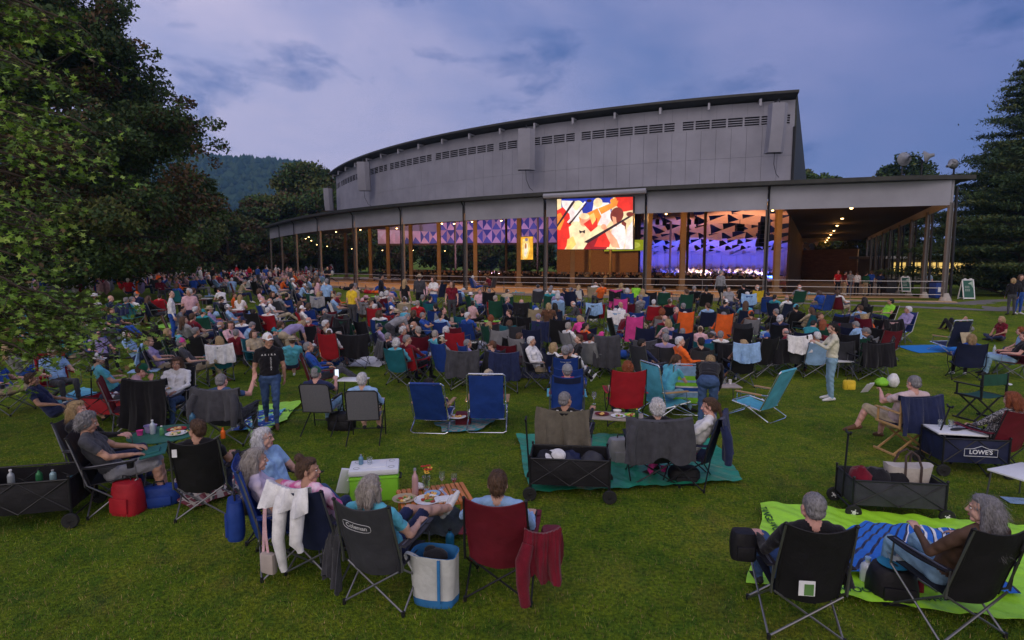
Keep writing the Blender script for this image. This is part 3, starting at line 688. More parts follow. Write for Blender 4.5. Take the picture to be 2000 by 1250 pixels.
def garment(key, label, cat, loc, yaw, col, w=.62, back=.55, front=.16, rim=(0, -.40, 1.0), seed=0, sleeves=0, name='jacket', lean=0., ragged=.05, drape_side=0.):
    """cloth laid over a chair back: hangs behind (towards -y) and a little in front"""
    def build():
        r = np.random.default_rng(seed); ph = r.uniform(0, 6, 8); m = MB(); T = back+front
        def f(u, v):
            a = 2*u-1; s = v*T      # s along cloth from front hem over rim to back hem
            x = a*w/2*(1+.10*(s/T))+.012*math.sin(9*s+ph[0])
            sag = .022-.050*(1-a*a)
            hem = min(ragged, .12)*(.5*math.sin(3.1*a+ph[1])+.3*math.sin(7*a+ph[2]))
            if s < front: y, z = rim[1]+.018+.02*(1-s/front), rim[2]+sag-(front-s)*(1+.3*hem)
            else:
                q = (s-front)/back; fold = (.004+.040*q)*math.sin(8.5*a+ph[3]+1.2*q)+.016*math.sin(19*a+ph[4]+2*q)*q+.007*math.sin(31*a+ph[5]-3*q)
                y = rim[1]-.026-.05*q-.075*(1-a*a)*(1-q*.5)*0-.03*abs(a)*q+fold*-1+lean*q; z = rim[2]+sag-(s-front)*(1+hem*1.6*q*abs(1))
            if abs(a) > .8: z -= drape_side*(abs(a)-.8)*3
            return (x, y, z)
        m.sheet(f, 30, 24, .009)
        CM = cloth(col) if isinstance(col, str) else col; L = [('cloth', m, CM, 60)]
        for k in range(sleeves):
            sx = -1 if k % 2 == 0 else 1; x0 = sx*w*.40
            q = MB().tube([(x0, rim[1]-.05, rim[2]-.10), (x0+sx*.05, rim[1]-.10, rim[2]-.22), (x0+sx*.055, rim[1]-.13, rim[2]-.40), (x0+sx*.03, rim[1]-.12, rim[2]-.58)], [.05, .062, .052, .045], 12, rnd=False)
            L.append(('sleeve', q, CM, 60))
        return L
    return place(('garment', key), build, name, label, cat, loc, yaw)
def blanket(name, label, cat, corners, mats, h=.012, seed=0, nu=40, nv=40, bump=.012, matfn=None, fringe=False, thick=.006, pattern=None):
    """cloth or sheet spread on the grass between four ground corners (world x, y)"""
    c = [Vector((q[0], q[1], 0)) for q in corners]; cen = sum(c, Vector())/4; r = np.random.default_rng(seed); ph = r.uniform(0, 6, 6); m = MB()
    z0 = ground(cen.x, cen.y); h = max(h, .042) if cen.y < 14 else h
    def f(u, v):
        p = c[0]*(1-u)*(1-v)+c[1]*u*(1-v)+c[2]*u*v+c[3]*(1-u)*v-cen
        e = min(u, 1-u, v, 1-v); wob = .035*max(0, 1-e*6)
        p.x += wob*math.sin(11*v+ph[0]+5*u); p.y += wob*math.sin(13*u+ph[1]+4*v)
        z = h+bump*(.5+.5*math.sin(9*p.x+5*p.y+ph[2])*math.sin(7*p.y-4*p.x+ph[3]))+bump*.7*abs(math.sin(17*p.x*math.cos(ph[4])+15*p.y*math.sin(ph[4])))
        return (p.x, p.y, z+ground(cen.x+p.x, cen.y+p.y)-z0)
    m.sheet(f, nu, nv, thick)
    if matfn:
        n = len(m.f); g = nu*nv*2
        for i in range(nu):
            for j in range(nv):
                k = matfn((i+.5)/nu, (j+.5)/nv); q = 2*(i*nv+j); m.m[q] = k; m.m[q+1] = k
    if fringe:
        for v in np.linspace(0, 1, 45):
            a = Vector(f(0, v)); d = (Vector(f(0, v))-Vector(f(.05, v))).normalized(); m.tube([a, a+d*.06+Vector((0, 0, -.006))], .003, 4)
    o = ob(name, m, mats, deg=60); o.location = (cen.x, cen.y, z0); tag(o, label, cat); return o, f, cen
def lump(rx, ry, rz, seed=0, amp=.12, n=16):
    r = np.random.default_rng(seed); ph = r.uniform(0, 6, 6); m = MB(); m.ell((0, 0, rz), (rx, ry, rz), n=n)
    m.v = [(x*(1+amp*math.sin(11*y/ry+ph[0]+7*z/rz)), y*(1+amp*math.sin(7*x/rx+ph[1])), max(0.003, z*(1+amp*.8*math.sin(5*x/rx+6*y/ry+ph[2])))) for x, y, z in m.v]; return m
def bag(label, loc, yaw, col, d=(.26, .16, .34), name='bag', cat='bag', seed=0, strap=True):
    def build():
        m = MB(); r = np.random.default_rng(seed); ph = r.uniform(0, 6, 4)
        prof = [(1.0, 0), (1.06, .1), (1.05, .5), (.98, .8), (.85, .97), (.4, 1.0)]
        n = 20; vs = []
        for s, z in prof:
            for k in range(n):
                a = 2*PI*k/n; ex = 1/ (abs(math.cos(a))**3+abs(math.sin(a))**3)**(1/3); w = 1+.05*math.sin(4*a+ph[0]+5*z)
                vs.append((d[0]/2*s*w*ex*math.cos(a), d[1]/2*s*w*ex*math.sin(a), d[2]*z))
        N = len(prof); fs = [(i*n+k, i*n+(k+1) % n, (i+1)*n+(k+1) % n, (i+1)*n+k) for i in range(N-1) for k in range(n)]+[tuple(range(n-1, -1, -1)), tuple((N-1)*n+k for k in range(n))]
        m.add(vs, fs); L = [('body', m, nylon(col), 60)]
        L.append(('pocket', MB().box((0, -d[1]*.53, d[2]*.33), (d[0]*.7, .03, d[2]*.45), bev=.012), nylon(col)))
        if strap: L.append(('handle', MB().tube([(-.06, 0, d[2]*.97), (-.05, 0, d[2]+.05), (.05, 0, d[2]+.05), (.06, 0, d[2]*.97)], .009, 6), nylon('K')))
        return L
    return place(('bag', col, d, seed, strap), build, name, label, cat, loc, yaw)
def bottle(label, loc, col=(.05, .16, .3), r=.035, h=.22, cap='K', clear=False, name='bottle', cat='bottle'):
    key = ('bottle', col, r, h, cap, clear)
    def build():
        bm_ = M_GLASS if clear else mat('bottle_%g' % (col[0]+col[1]*10+col[2]*100), col, .3, .2, var=0)
        return [('body', MB().lathe([(r*.9, 0), (r, .01), (r, h*.62), (r*.85, h*.72), (r*.38, h*.82), (r*.36, h*.93)], n=14), bm_), ('cap', MB().lathe([(r*.44, h*.92), (r*.44, h), (r*.4, h*1.01)], n=12), nylon(cap))]
    return place(key, build, name, label, cat, loc, 0)
def wineglass(label, loc, fill=None):
    def build():
        g = MB().lathe([(.032, 0), (.03, .003), (.004, .006), (.0035, .075), (.012, .085), (.033, .115), (.036, .145), (.031, .185), (.029, .185), (.034, .145), (.031, .117), (.008, .088)], n=16)
        L = [('bowl', g, M_GLASS)]
        if fill: L.append(('wine', MB().lathe([(.009, .089), (.028, .114), (.032, .128), (.001, .128)], n=14), mat('wine_'+fill, dict(rose=(.75, .22, .18), red=(.2, .01, .02))[fill], .1, var=0)))
        return L
    return place(('glass', fill), build, 'wine_glass', label, 'wine glass', loc, 0)
def cup(label, loc, col='W', r=.035, h=.09, clear=False, inner='W'):
    def build():
        g = MB().lathe([(r*.75, 0), (r, h), (r*1.05, h+.003), (r*.96, h-.002), (r*.72, .006)], n=16); return [('body', g, M_GLASS if clear else [nylon(col), nylon(inner)])]
    return place(('cup', col, r, h, clear), build, 'cup', label, 'cup', loc, 0)
def small_table(label, loc, yaw, d=(.6, .4), h=.42, top=None, leg=None, rnd=False, name='folding_table', slats=False):
    key = ('table', d, h, top.name if top else '', rnd, slats)
    def build():
        T = top or M_WHITEP; Lg = leg or M_STEEL; m = MB()
        if rnd: m.lathe([(d[0]/2-.01, h-.018), (d[0]/2, h-.012), (d[0]/2, h-.003), (d[0]/2-.008, h)], n=32)
        elif slats:
            n = 14
            for i in range(n): m.box((-d[0]/2+(i+.5)*d[0]/n, 0, h-.008), (d[0]/n-.012, d[1], .016), bev=.003)
            for y in (-1, 1): m.box((0, y*(d[1]/2-.02), h-.026), (d[0], .03, .018), bev=.002)
        else: m.box((0, 0, h-.012), (d[0], d[1], .024), bev=.008)
        L = [('tabletop', m, T)]
        if rnd: 
            for k in range(3):
                a = k*2*PI/3+.4; L.append(('leg', MB().tube([(d[0]*.30*math.cos(a), d[0]*.30*math.sin(a), h-.02), (-d[0]*.36*math.cos(a), -d[0]*.36*math.sin(a), 0)], .010, 7), Lg))
        else:
            for sx in (-1, 1):
                for sy in (-1, 1):
                    L.append(('leg', MB().box((sx*(d[0]/2-.03), sy*(d[1]/2-.03), h/2-.012), (.022, .022, h-.02), bev=.003) if slats else MB().tube([(sx*(d[0]/2-.04), sy*(d[1]/2-.03), h-.02), (sx*(d[0]/2-.01), sy*(d[1]/2-.01), 0)], .010, 7), Lg))
        return L
    return place(key, build, name, label, 'table', loc, yaw)
def plate(label, loc, col='W', r=.12, name='plate', foods=None, seed=0):
    def build():
        L = [('dish', MB().lathe([(r*.6, 0), (r, .016), (r*1.02, .018), (r*.97, .014), (r*.6, .004)], n=24), nylon(col))]
        if foods:
            q = random.Random(seed); m = MB()
            mats = [mat('food_%d' % i, c, .6, var=.3, scale=40) for i, c in enumerate([(.55, .30, .10), (.75, .45, .12), (.35, .05, .03), (.12, .25, .04), (.65, .55, .35)])]
            for i in range(foods): a, rr = q.uniform(0, 6.3), q.uniform(0, r*.6); m.ell((rr*math.cos(a), rr*math.sin(a), .018), (q.uniform(.015, .035), q.uniform(.015, .03), q.uniform(.008, .02)), mi=q.randrange(5), n=8)
            L.append(('food', m, mats))
        return L
    return place(('plate', col, r, foods, seed), build, name, label, 'plate', loc, 0)
def cooler(label, loc, yaw, body='J', lid='W', d=(.52, .34, .36), hnd=True):
    def build():
        h = d[2]; L = [('body', MB().box((0, 0, h*.40), (d[0], d[1], h*.80), bev=.03).box((0, 0, h*.72), (d[0]+.014, d[1]+.014, .018), bev=.006), mat('cooler_'+body, CLR[body], .4, var=.06)),
             ('lid', MB().box((0, 0, h*.90), (d[0]+.02, d[1]+.02, h*.18), bev=.03).box((0, 0, h*.995), (d[0]*.5, d[1]*.55, .012), bev=.004), M_WHITEP, 40,
              [('cup_well', MB().lathe([(.034, 0), (.040, .006), (.036, .007), (.034, .002)], (s*d[0]*.36, t*d[1]*.28, h*.985), 14), mat('well', (.35, .36, .38), .5)) for s in (-1, 1) for t in (-1, 1)])]
        if hnd: L += [('handle', MB().tube([(s*d[0]/2, -.09, h*.62), (s*(d[0]/2+.03), -.08, h*.60), (s*(d[0]/2+.03), .08, h*.60), (s*d[0]/2, .09, h*.62)], .011, 7), M_WHITEP if s < 0 else M_PLB) for s in (-1, 1)]
        return L
    return place(('cooler', body, lid, d), build, 'cooler_box', label, 'cooler', loc, yaw)
# ================================================================ SETTING
# ---- lawn
def ground_mat():
    m, t, b = nt_mat('lawn'); b.inputs['Roughness'].default_value = .95; b.inputs['Specular IOR Level'].default_value = .1
    tcn = t.nodes.new('ShaderNodeTexCoord')
    def noise_(s, d=6, dist=0.):
        n = t.nodes.new('ShaderNodeTexNoise'); n.inputs['Scale'].default_value = s; n.inputs['Detail'].default_value = d; n.inputs['Distortion'].default_value = dist; t.links.new(tcn.outputs['Object'], n.inputs['Vector']); return n.outputs[0]
    def rmp(f, st):
        r = t.nodes.new('ShaderNodeValToRGB'); t.links.new(f, r.inputs[0]); e = r.color_ramp.elements
        while len(e) < len(st): e.new(.5)
        for i, (p, c) in enumerate(st): e[i].position = p; e[i].color = (*c, 1)
        return r.outputs[0]
    def mixc(a, bb, f, mode='MIX'):
        n = t.nodes.new('ShaderNodeMix'); n.data_type = 'RGBA'; n.blend_type = mode
        t.links.new(a, n.inputs[6]); t.links.new(bb, n.inputs[7])
        if isinstance(f, float): n.inputs[0].default_value = f
        else: t.links.new(f, n.inputs[0])
        return n.outputs[2]
    big = rmp(noise_(.55, 7, .6), [(.30, (.075, .135, .010)), (.52, (.130, .195, .014)), (.72, (.195, .225, .028))])
    fine = rmp(noise_(26, 9), [(.32, (.30, .33, .35)), (.50, (.95, .95, .9)), (.70, (1.7, 1.6, 1.3))])
    mid_ = rmp(noise_(4.5, 8, .7), [(.36, (.55, .74, .9)), (.50, (1., 1., 1.)), (.64, (1.22, 1.12, .9))])
    dry = rmp(noise_(1.7, 9, .8), [(.52, (0, 0, 0)), (.72, (.50, .50, .50))])
    n = t.nodes.new('ShaderNodeRGB'); n.outputs[0].default_value = (.17, .135, .04, 1)
    c = mixc(mixc(mixc(big, n.outputs[0], dry), mid_, .85, 'MULTIPLY'), fine, .8, 'MULTIPLY'); t.links.new(c, b.inputs['Base Color'])
    bp = t.nodes.new('ShaderNodeBump'); bp.inputs['Strength'].default_value = .8; bp.inputs['Distance'].default_value = .05; t.links.new(noise_(60, 6), bp.inputs['Height']); t.links.new(bp.outputs[0], b.inputs['Normal'])
    return m
M_LAWN = ground_mat()
cols_px = [(533, 467), (550, 462), (579, 457), (625, 451), (694, 444.5), (787, 438), (909, 431), (1066, 424), (1262, 417), (1500, 410), (1857, 401)]
COLS = [at_z(x, y, 6.05) for x, y in cols_px]; COLS = [Vector((p.x, p.y, 0)) for p in COLS]
COLS[0] = Vector((-31.1, 72.6, 0))
FZ = .95
AX = Vector((.475, .88, 0)).normalized()          # right flank of the shed
AL = Vector((.748, .664, 0)).normalized()         # left flank
CEN = Vector((37.5, 103.9, 0))
def outward(p): return (Vector((p.x, p.y, 0))-CEN).normalized()
def in_shed(x, y):
    a = Vector((x, y, 0))-COLS[-1]; b = Vector((x, y, 0))-COLS[0]
    if a.x*AX.y-a.y*AX.x > .5: return False       # right of the right flank
    if b.x*AL.y-b.y*AL.x < -.5: return False
    return (Vector((x, y, 0))-CEN).length < 72.5 and y < 108
def gz(x, y):
    z = ground(x, y)
    if x > 24 and y > 31: z -= min(.75, (y-31)*.035)*min(1, (x-24)/4)
    if y > 25:
        if in_shed(x, y): z -= 3.0
    if y > 140: z += (y-140)*.02
    return z
xs = np.concatenate([np.arange(-1400, -160, 80), np.arange(-160, -60, 10), np.arange(-60, -14, 1.5), np.arange(-14, 14, .35), np.arange(14, 66, 1.5), np.arange(66, 160, 10), np.arange(160, 1500, 80)])
ys = np.concatenate([np.arange(-40, 0, 8), np.arange(0, 16, .35), np.arange(16, 110, 1.5), np.arange(110, 200, 12), np.arange(200, 1900, 90)])
V = [(x, y, gz(x, y)) for y in ys for x in xs]; nx = len(xs)
F = [(j*nx+i, j*nx+i+1, (j+1)*nx+i+1, (j+1)*nx+i) for j in range(len(ys)-1) for i in range(nx-1)]
g = obj('lawn_ground', npmesh('lawn_ground', V, F, [M_LAWN], smooth=True)); g['kind'] = 'structure'
# ---- mown grass blades on the near lawn
def grass(n, y0, y1, hgt, wd, name, seed):
    r = np.random.default_rng(seed); y = y0+(y1-y0)*r.random(n)**1.25; x = (r.random(n)*2-1)*(y*.97+.6)
    t = np.clip((y-13)/18, 0, 1); z = .95*t*t*(3-2*t)
    a = r.uniform(0, 2*PI, n); h = hgt*r.uniform(.45, 1.25, n); w = wd*(.6+.8*r.random(n)); l = r.uniform(.1, .8, n)*h; b = a+r.normal(0, .9, n)
    P0 = np.c_[x-np.cos(a)*w, y-np.sin(a)*w, z-.004]; P1 = np.c_[x+np.cos(a)*w, y+np.sin(a)*w, z-.004]; P2 = np.c_[x+np.cos(b)*l, y+np.sin(b)*l, z+h]
    V = np.stack([P0, P1, P2], 1).reshape(-1, 3); F = np.arange(3*n).reshape(-1, 3); mi = r.choice(4, n, p=[.40, .3, .17, .13])
    G = [mat('blade_'+k, c, .8, var=.72, scale=5.5, spec=.15) for k, c in (('deep', (.060, .130, .018)), ('mid', (.115, .175, .016)), ('pale', (.20, .24, .03)), ('dry', (.34, .25, .11)))]
    o = obj(name, npmesh(name, V, F, G, mi)); o['kind'] = 'stuff'; o['label'] = 'short mown grass of the near lawn'; o['category'] = 'grass'
grass(230000, 3.0, 13, .034, .0026, 'grass', 3)
# ---- paving in front of the shed
M_PAVE = mat('path_asphalt', (.16, .155, .15), .9, var=.18, scale=3, bump=.3, bscale=40)
M_SLAB = mat('shed_floor', (.48, .33, .19), .8, var=.15, scale=2.5, bump=.15, bscale=30)
def offs(i, d): p = COLS[i]; return p+outward(p)*d
mb = MB()
inner = [COLS[i]+outward(COLS[i])*1.2 for i in range(11)]; outer = [COLS[i]+outward(COLS[i])*(3.2+1.5*max(0, (i-6))/4) for i in range(11)]
inner.append(COLS[-1]+Vector((3, .6, 0))); outer.append(COLS[-1]+Vector((5.5, -3.2, 0)))
inner.append(Vector((40, 33.5, 0))); outer.append(Vector((40, 27.5, 0))); inner.append(Vector((60, 36.0, 0))); outer.append(Vector((60, 29, 0)))
def strip(mb, A, B, dz, n=6):
    for i in range(len(A)-1):
        for k in range(n):
            q = [A[i].lerp(A[i+1], k/n), A[i].lerp(A[i+1], (k+1)/n), B[i].lerp(B[i+1], (k+1)/n), B[i].lerp(B[i+1], k/n)]
            mb.add([(p.x, p.y, ground(p.x, p.y)+dz) for p in q], [(0, 3, 2, 1)])
strip(mb, inner, outer, .012); struct('path', mb, M_PAVE)
# ---- hill
def hill():
    X = np.linspace(-1500, 900, 240); Y = np.linspace(620, 1500, 60); V = []
    def prof(x):   # crest heights seen above the lawn, by direction
        px = 1000+x/1150*FPX
        pts = [(-400, 150), (0, 250), (300, 305), (380, 306), (460, 309), (530, 313), (590, 320), (660, 345), (760, 380), (900, 430), (1200, 470), (1700, 490)]
        y = np.interp(px, [p[0] for p in pts], [p[1] for p in pts]); return (513-y-17)/FPX*1150+3
    rr = np.random.default_rng(2)
    for y in Y:
        for x in X:
            t = (y-620)/530; s = math.sin(min(1, t)*PI/2)**1.3 if t < 1 else 1-(t-1)*.35
            z = prof(x*1150/max(y, 1))*s*(y/1150 if t >= 1 else 1)
            z += (rr.random()*9-3)*(.3+.7*min(1, t*3))+6*math.sin(x*.013+y*.007)*math.sin(y*.015); V.append((x, y, max(z, -1)))
    nx = len(X); F = [(j*nx+i, j*nx+i+1, (j+1)*nx+i+1, (j+1)*nx+i) for j in range(len(Y)-1) for i in range(nx-1)]
    m = mat('hill_forest', (.035, .060, .022), .95, var=.55, scale=.03, bump=1., bscale=.25, spec=.05)
    o = obj('hill', npmesh('hill', V, F, [m], smooth=False)); o['kind'] = 'structure'
    # rounded tree tops all over the slope
    n = 26000; r = np.random.default_rng(5); ix = r.integers(0, len(F), n); Va = np.array(V); Fa = np.array(F); w = r.dirichlet([1, 1, 1, 1], n); C = (Va[Fa[ix]]*w[:, :, None]).sum(1)
    k = (C[:, 0] < 300) & (C[:, 1] < 1240) & (C[:, 0]/C[:, 1] > -.75); C = C[k]; n = len(C); s = r.uniform(4, 9, n)
    oc = np.array([(1, 0, 0), (0, 1, 0), (-1, 0, 0), (0, -1, 0), (.0, .0, 1.4), (0, 0, -.5)]); V2 = (C[:, None]+oc[None]*s[:, None, None]*r.uniform(.7, 1.25, (n, 6, 1))).reshape(-1, 3)
    f = np.array([(0, 1, 4), (1, 2, 4), (2, 3, 4), (3, 0, 4), (1, 0, 5), (2, 1, 5), (3, 2, 5), (0, 3, 5)]); F2 = (np.arange(n)[:, None, None]*6+f[None]).reshape(-1, 3)
    mm = [mat('wood_%d' % i, c, .95, var=.3, scale=.05, spec=.03) for i, c in enumerate([(.030, .055, .020), (.045, .070, .022), (.022, .045, .022)])]
    o = obj('hillside_forest', npmesh('hillside_forest', V2, F2, mm, np.repeat(r.integers(0, 3, n), 8))); tag(o, 'dense forest covering the blue green hill beyond the trees', 'forest', kind='stuff')
hill()
# ================================================================ MUSIC SHED
M_WALL = mat('shed_wall_panel', (.265, .265, .32), .75, var=.13, scale=.5, bump=.08, bscale=8)
M_FASC = mat('shed_fascia_panel', (.30, .30, .355), .7, var=.12, scale=.5, bump=.06, bscale=6)
M_ROOFD = mat('roof_edge_dark', (.036, .036, .033), .6, var=.3, scale=1.2)
M_CEIL = mat('shed_ceiling_boards', (.05, .032, .024), .8, var=.3, scale=1.5, stretch=(1, 6, 1))
M_COL = mat('steel_column_paint', (.15, .14, .14), .5, var=.12, scale=2)
M_INCOL = mat('inner_column_paint', (.20, .14, .08), .6, var=.12, scale=2)
M_BROWN = mat('brown_partition', (.09, .05, .03), .8, var=.25, scale=1)
M_DARK = mat('dark_recess', (.02, .02, .024), .8, var=.2)
SH = thing('music_shed', 'long curved open-sided concert shed with pale grey fascia and louvred upper wall', 'concert hall', (0, 0, 0))
def quadpanel(mb, a, b, z0, z1, th, mi=0, gap=0.):
    """upright slab between ground points a and b, thickness th outwards"""
    d = (b-a).normalized(); a2, b2 = a+d*gap, b-d*gap; n = Vector((d.y, -d.x, 0))*th
    vs = [(p.x, p.y, z) for z in (z0, z1) for p in (a2, b2, b2+n, a2+n)]
    mb.add(vs, [(0, 1, 2, 3), (7, 6, 5, 4), (0, 4, 5, 1), (1, 5, 6, 2), (2, 6, 7, 3), (3, 7, 4, 0)], mi)
# fascia: one flat panel per bay
for i in range(10):
    m = MB(); quadpanel(m, COLS[i], COLS[i+1], FZ+5.10, FZ+6.42, .10, gap=.06); ob('fascia', m, M_FASC, SH, smooth=False)
m = MB()   # fascia run back along the right flank
p = COLS[-1]
for k in range(8): quadpanel(m, p+AX*(k*6.7), p+AX*((k+1)*6.7), FZ+5.10, FZ+6.42, .10, gap=.05)
ob('fascia', m, M_FASC, SH, smooth=False)
# roof edge above the fascia
def edge_strip(pts, z0, z1, o0, o1, name, mt):
    m = MB(); out = [outward(q) for q in pts]
    vs = []
    for q, n in zip(pts, out):
        a, b = q+n*o0, q+n*o1; vs += [(a.x, a.y, z0), (b.x, b.y, z0+.02), (b.x, b.y, z1), (a.x, a.y, z1+.02)]
    fs = []
    for i in range(len(pts)-1):
        for k in range(4): fs.append((i*4+k, i*4+(k+1) % 4, (i+1)*4+(k+1) % 4, (i+1)*4+k))
    fs += [(3, 2, 1, 0), (len(vs)-4, len(vs)-3, len(vs)-2, len(vs)-1)]
    m.add(vs, fs); return ob(name, m, mt, SH, smooth=False)
def dens(pts, n=4):   # smooth arc through the column points
    P_ = [pts[0]*2-pts[1]]+pts+[pts[-1]*2-pts[-2]]; o = []
    for i in range(1, len(P_)-2):
        for k in range(n):
            t = k/n; a, b, c, d = P_[i-1:i+3]; o.append(.5*((2*b)+(-a+c)*t+(2*a-5*b+4*c-d)*t*t+(-a+3*b-3*c+d)*t**3))
    o.append(P_[-2]); return o
rim = dens(COLS); rim[-1] = COLS[-1]+Vector((1.1, .4, 0))
edge_strip(rim, FZ+6.42, FZ+6.66, -.3, .75, 'roof_edge', M_ROOFD)
UC = Vector((34.1, 98.7, 0)); UR = 62.3
a0 = math.atan2(38.3-98.7, 18.8-34.1); a1 = math.atan2(72.0-98.7, -22.2-34.1)-2*PI if math.atan2(72.0-98.7, -22.2-34.1) > 0 else math.atan2(72.0-98.7, -22.2-34.1)
def up_pt(t, r=0.): a = a0+(a1-a0)*t; return UC+Vector((math.cos(a), math.sin(a), 0))*(UR+r)
NU = 56; ULEN = UR*abs(a1-a0)
# lower roof from the eave to the foot of the upper wall, and its dark boarded ceiling
for nm, z0, z1, mt in (('low_roof', FZ+6.64, FZ+6.95, M_ROOFD), ('low_ceiling', FZ+5.6, FZ+5.75, M_CEIL)):
    m = MB(); n = len(rim); up = [up_pt(1-k/(n-1), -1.0 if nm == 'low_ceiling' else .1) for k in range(n)]
    vs = [(p.x, p.y, z0) for p in [q+outward(q)*(-.05 if nm == 'low_ceiling' else .5) for q in rim]]+[(p.x, p.y, z1) for p in up]
    m.add(vs, [(i, i+1, n+i+1, n+i) for i in range(n-1)]); ob(nm, m, mt, SH, smooth=False)
# right wing: ceiling, roof and partition
R0 = COLS[-1]; I0 = up_pt(0)+Vector((-.6, -.6, 0))
def quad(mb, pts, mi=0): mb.add([tuple(p) for p in pts], [tuple(range(len(pts)))], mi)
m = MB(); e = 66
quad(m, [(R0.x, R0.y, FZ+5.55), (R0.x+AX.x*e, R0.y+AX.y*e, FZ+5.55), (I0.x+AX.x*e, I0.y+AX.y*e, FZ+5.56), (I0.x, I0.y, FZ+5.56)]); ob('wing_ceiling', m, M_CEIL, SH, smooth=False)
m = MB(); quad(m, [(R0.x+1, R0.y-.1, FZ+6.66), (I0.x, I0.y, FZ+6.97), (I0.x+AX.x*e, I0.y+AX.y*e, FZ+6.97), (R0.x+1+AX.x*e, R0.y+AX.y*e, FZ+6.66)]); ob('wing_roof', m, M_ROOFD, SH, smooth=False)
m = MB()
for k in range(9):
    a = I0+AX*(6+k*6.6); quadpanel(m, a, a+AX*6.5, FZ-.9, FZ+5.7, .12)
ob('partition', m, M_BROWN, SH, smooth=False)
m = MB(); E0 = R0+AX*62-Vector((AX.y, -AX.x, 0))*(-.0); E1 = I0+AX*58
quadpanel(m, E1, Vector((R0.x+AX.x*55-1.0, R0.y+AX.y*55, 0)), FZ-.9, FZ+4.0, .2); ob('end_wall', m, mat('end_wall_wood', (.42, .24, .10), .7, var=.2, scale=.8, stretch=(1, 1, 6)), SH, smooth=False)
# upper drum wall: panels with open joints over a dark backing
mw = MB(); bk = MB(); lv = MB(); lf = MB()
ZB, ZJ, ZL0, ZL1, ZT = FZ+6.7, 10.15, 12.15, 12.86, 13.75
for k in range(NU):
    t0, t1 = k/NU, (k+1)/NU; a, b = up_pt(t1), up_pt(t0)
    quadpanel(mw, a, b, ZB, ZJ-.006, .06, gap=.007); quadpanel(mw, a, b, ZJ+.006, ZL0-.02, .06, gap=.007)
    quadpanel(mw, a, b, ZL1+.02, ZT, .03, gap=.004)
    q0, q1 = up_pt(t1, -.22), up_pt(t0, -.22); quadpanel(bk, q0, q1, ZB, ZT, .03)
ob('upper_wall', mw, M_WALL, SH, smooth=False); ob('wall_backing', bk, M_DARK, SH, smooth=False)
nl = 52
for k in range(nl):
    grp = k % 7
    t0, t1 = (k+.06)/nl, (k+.94)/nl
    if grp == 6: t1 = (k+.75)/nl
    if grp == 0: t0 = (k+.28)/nl
    m = MB(); a, b = up_pt(t1, .02), up_pt(t0, .02); d = (b-a).normalized(); n = Vector((d.y, -d.x, 0))
    for z in np.linspace(ZL0+.05, ZL1-.19, 4):
        vs = [a+n*.05+Vector((0, 0, z)), b+n*.05+Vector((0, 0, z)), b-n*.08+Vector((0, 0, z+.07)), a-n*.08+Vector((0, 0, z+.07))]
        m.add([tuple(v) for v in vs]+[tuple(v+Vector((0, 0, -.03))) for v in vs], [(0, 1, 2, 3), (7, 6, 5, 4), (0, 4, 5, 1), (1, 5, 6, 2), (2, 6, 7, 3), (3, 7, 4, 0)])
    ob('louvre', m, M_WALL, SH, smooth=False)
fr = MB(); fr2 = MB()
for k in range(nl):
    grp = k % 7
    e0 = (k+(.28 if grp == 0 else .06))/nl; e1 = (k+(.75 if grp == 6 else .94))/nl; s0 = k/nl; s1 = (k+1)/nl
    quadpanel(fr, up_pt(s1), up_pt(s0), ZL0-.02, ZL0+.05, .07); quadpanel(fr, up_pt(s1), up_pt(s0), ZL1-.05, ZL1+.02, .07)
    quadpanel(fr, up_pt(e0), up_pt(s0), ZL0+.05, ZL1-.05, .065); quadpanel(fr, up_pt(s1), up_pt(e1), ZL0+.05, ZL1-.05, .065)
ob('louvre_frame', fr, M_WALL, SH, smooth=False)
upts = [up_pt(k/40) for k in range(41)]
m = MB(); vs = []; 
for q in upts:
    n = (q-UC).normalized(); a, b = q-n*.3, q+n*.95; vs += [(a.x, a.y, ZT), (b.x, b.y, 13.98), (b.x, b.y, 14.14), (a.x, a.y, 14.2)]
fs = [(i*4+k, (i+1)*4+k, (i+1)*4+(k+1) % 4, i*4+(k+1) % 4) for i in range(40) for k in range(4)]+[(0, 1, 2, 3), (163, 162, 161, 160)]
m.add(vs, fs); ob('high_roof_edge', m, M_ROOFD, SH, smooth=False)
for k in range(17):
    q = up_pt((k+.7)/17.2); n = (q-UC).normalized(); m = MB(); a = math.atan2(n.y, n.x)
    m.box((q.x+n.x*.36, q.y+n.y*.36, ZT-.14), (.62, .14, .10), M=None) if False else m.box((0, 0, 0), (.66, .15, .12), M=Mx((q.x+n.x*.38, q.y+n.y*.38, ZT-.02), rz=a)); m.box((0, 0, 0), (.12, .15, .42), M=Mx((q.x+n.x*.66, q.y+n.y*.66, ZT-.20), rz=a)); ob('eave_bracket', m, M_FASC, SH, smooth=False)
# high roof slab and flank wall of the drum
far = [up_pt(0)+AX*58, up_pt(1)+AL*70]
m = MB(); top = [(q.x, q.y, 14.18) for q in upts]+[(far[1].x, far[1].y, 14.2), (far[0].x, far[0].y, 14.2)]; quad(m, top); ob('high_roof', m, M_ROOFD, SH, smooth=False)
m = MB(); quad(m, [(q.x-(q-UC).normalized().x*.35, q.y-(q-UC).normalized().y*.35, 13.6) for q in upts][::-1]+[(far[0].x, far[0].y, 13.6), (far[1].x, far[1].y, 13.6)]); ob('high_ceiling', m, M_CEIL, SH, smooth=False)
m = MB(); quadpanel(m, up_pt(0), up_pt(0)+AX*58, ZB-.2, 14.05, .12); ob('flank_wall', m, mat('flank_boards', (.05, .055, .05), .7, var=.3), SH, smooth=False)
m = MB(); quadpanel(m, up_pt(1)+AL*70, up_pt(1), ZB-.2, 14.05, .12); ob('flank_wall', m, M_WALL, SH, smooth=False)
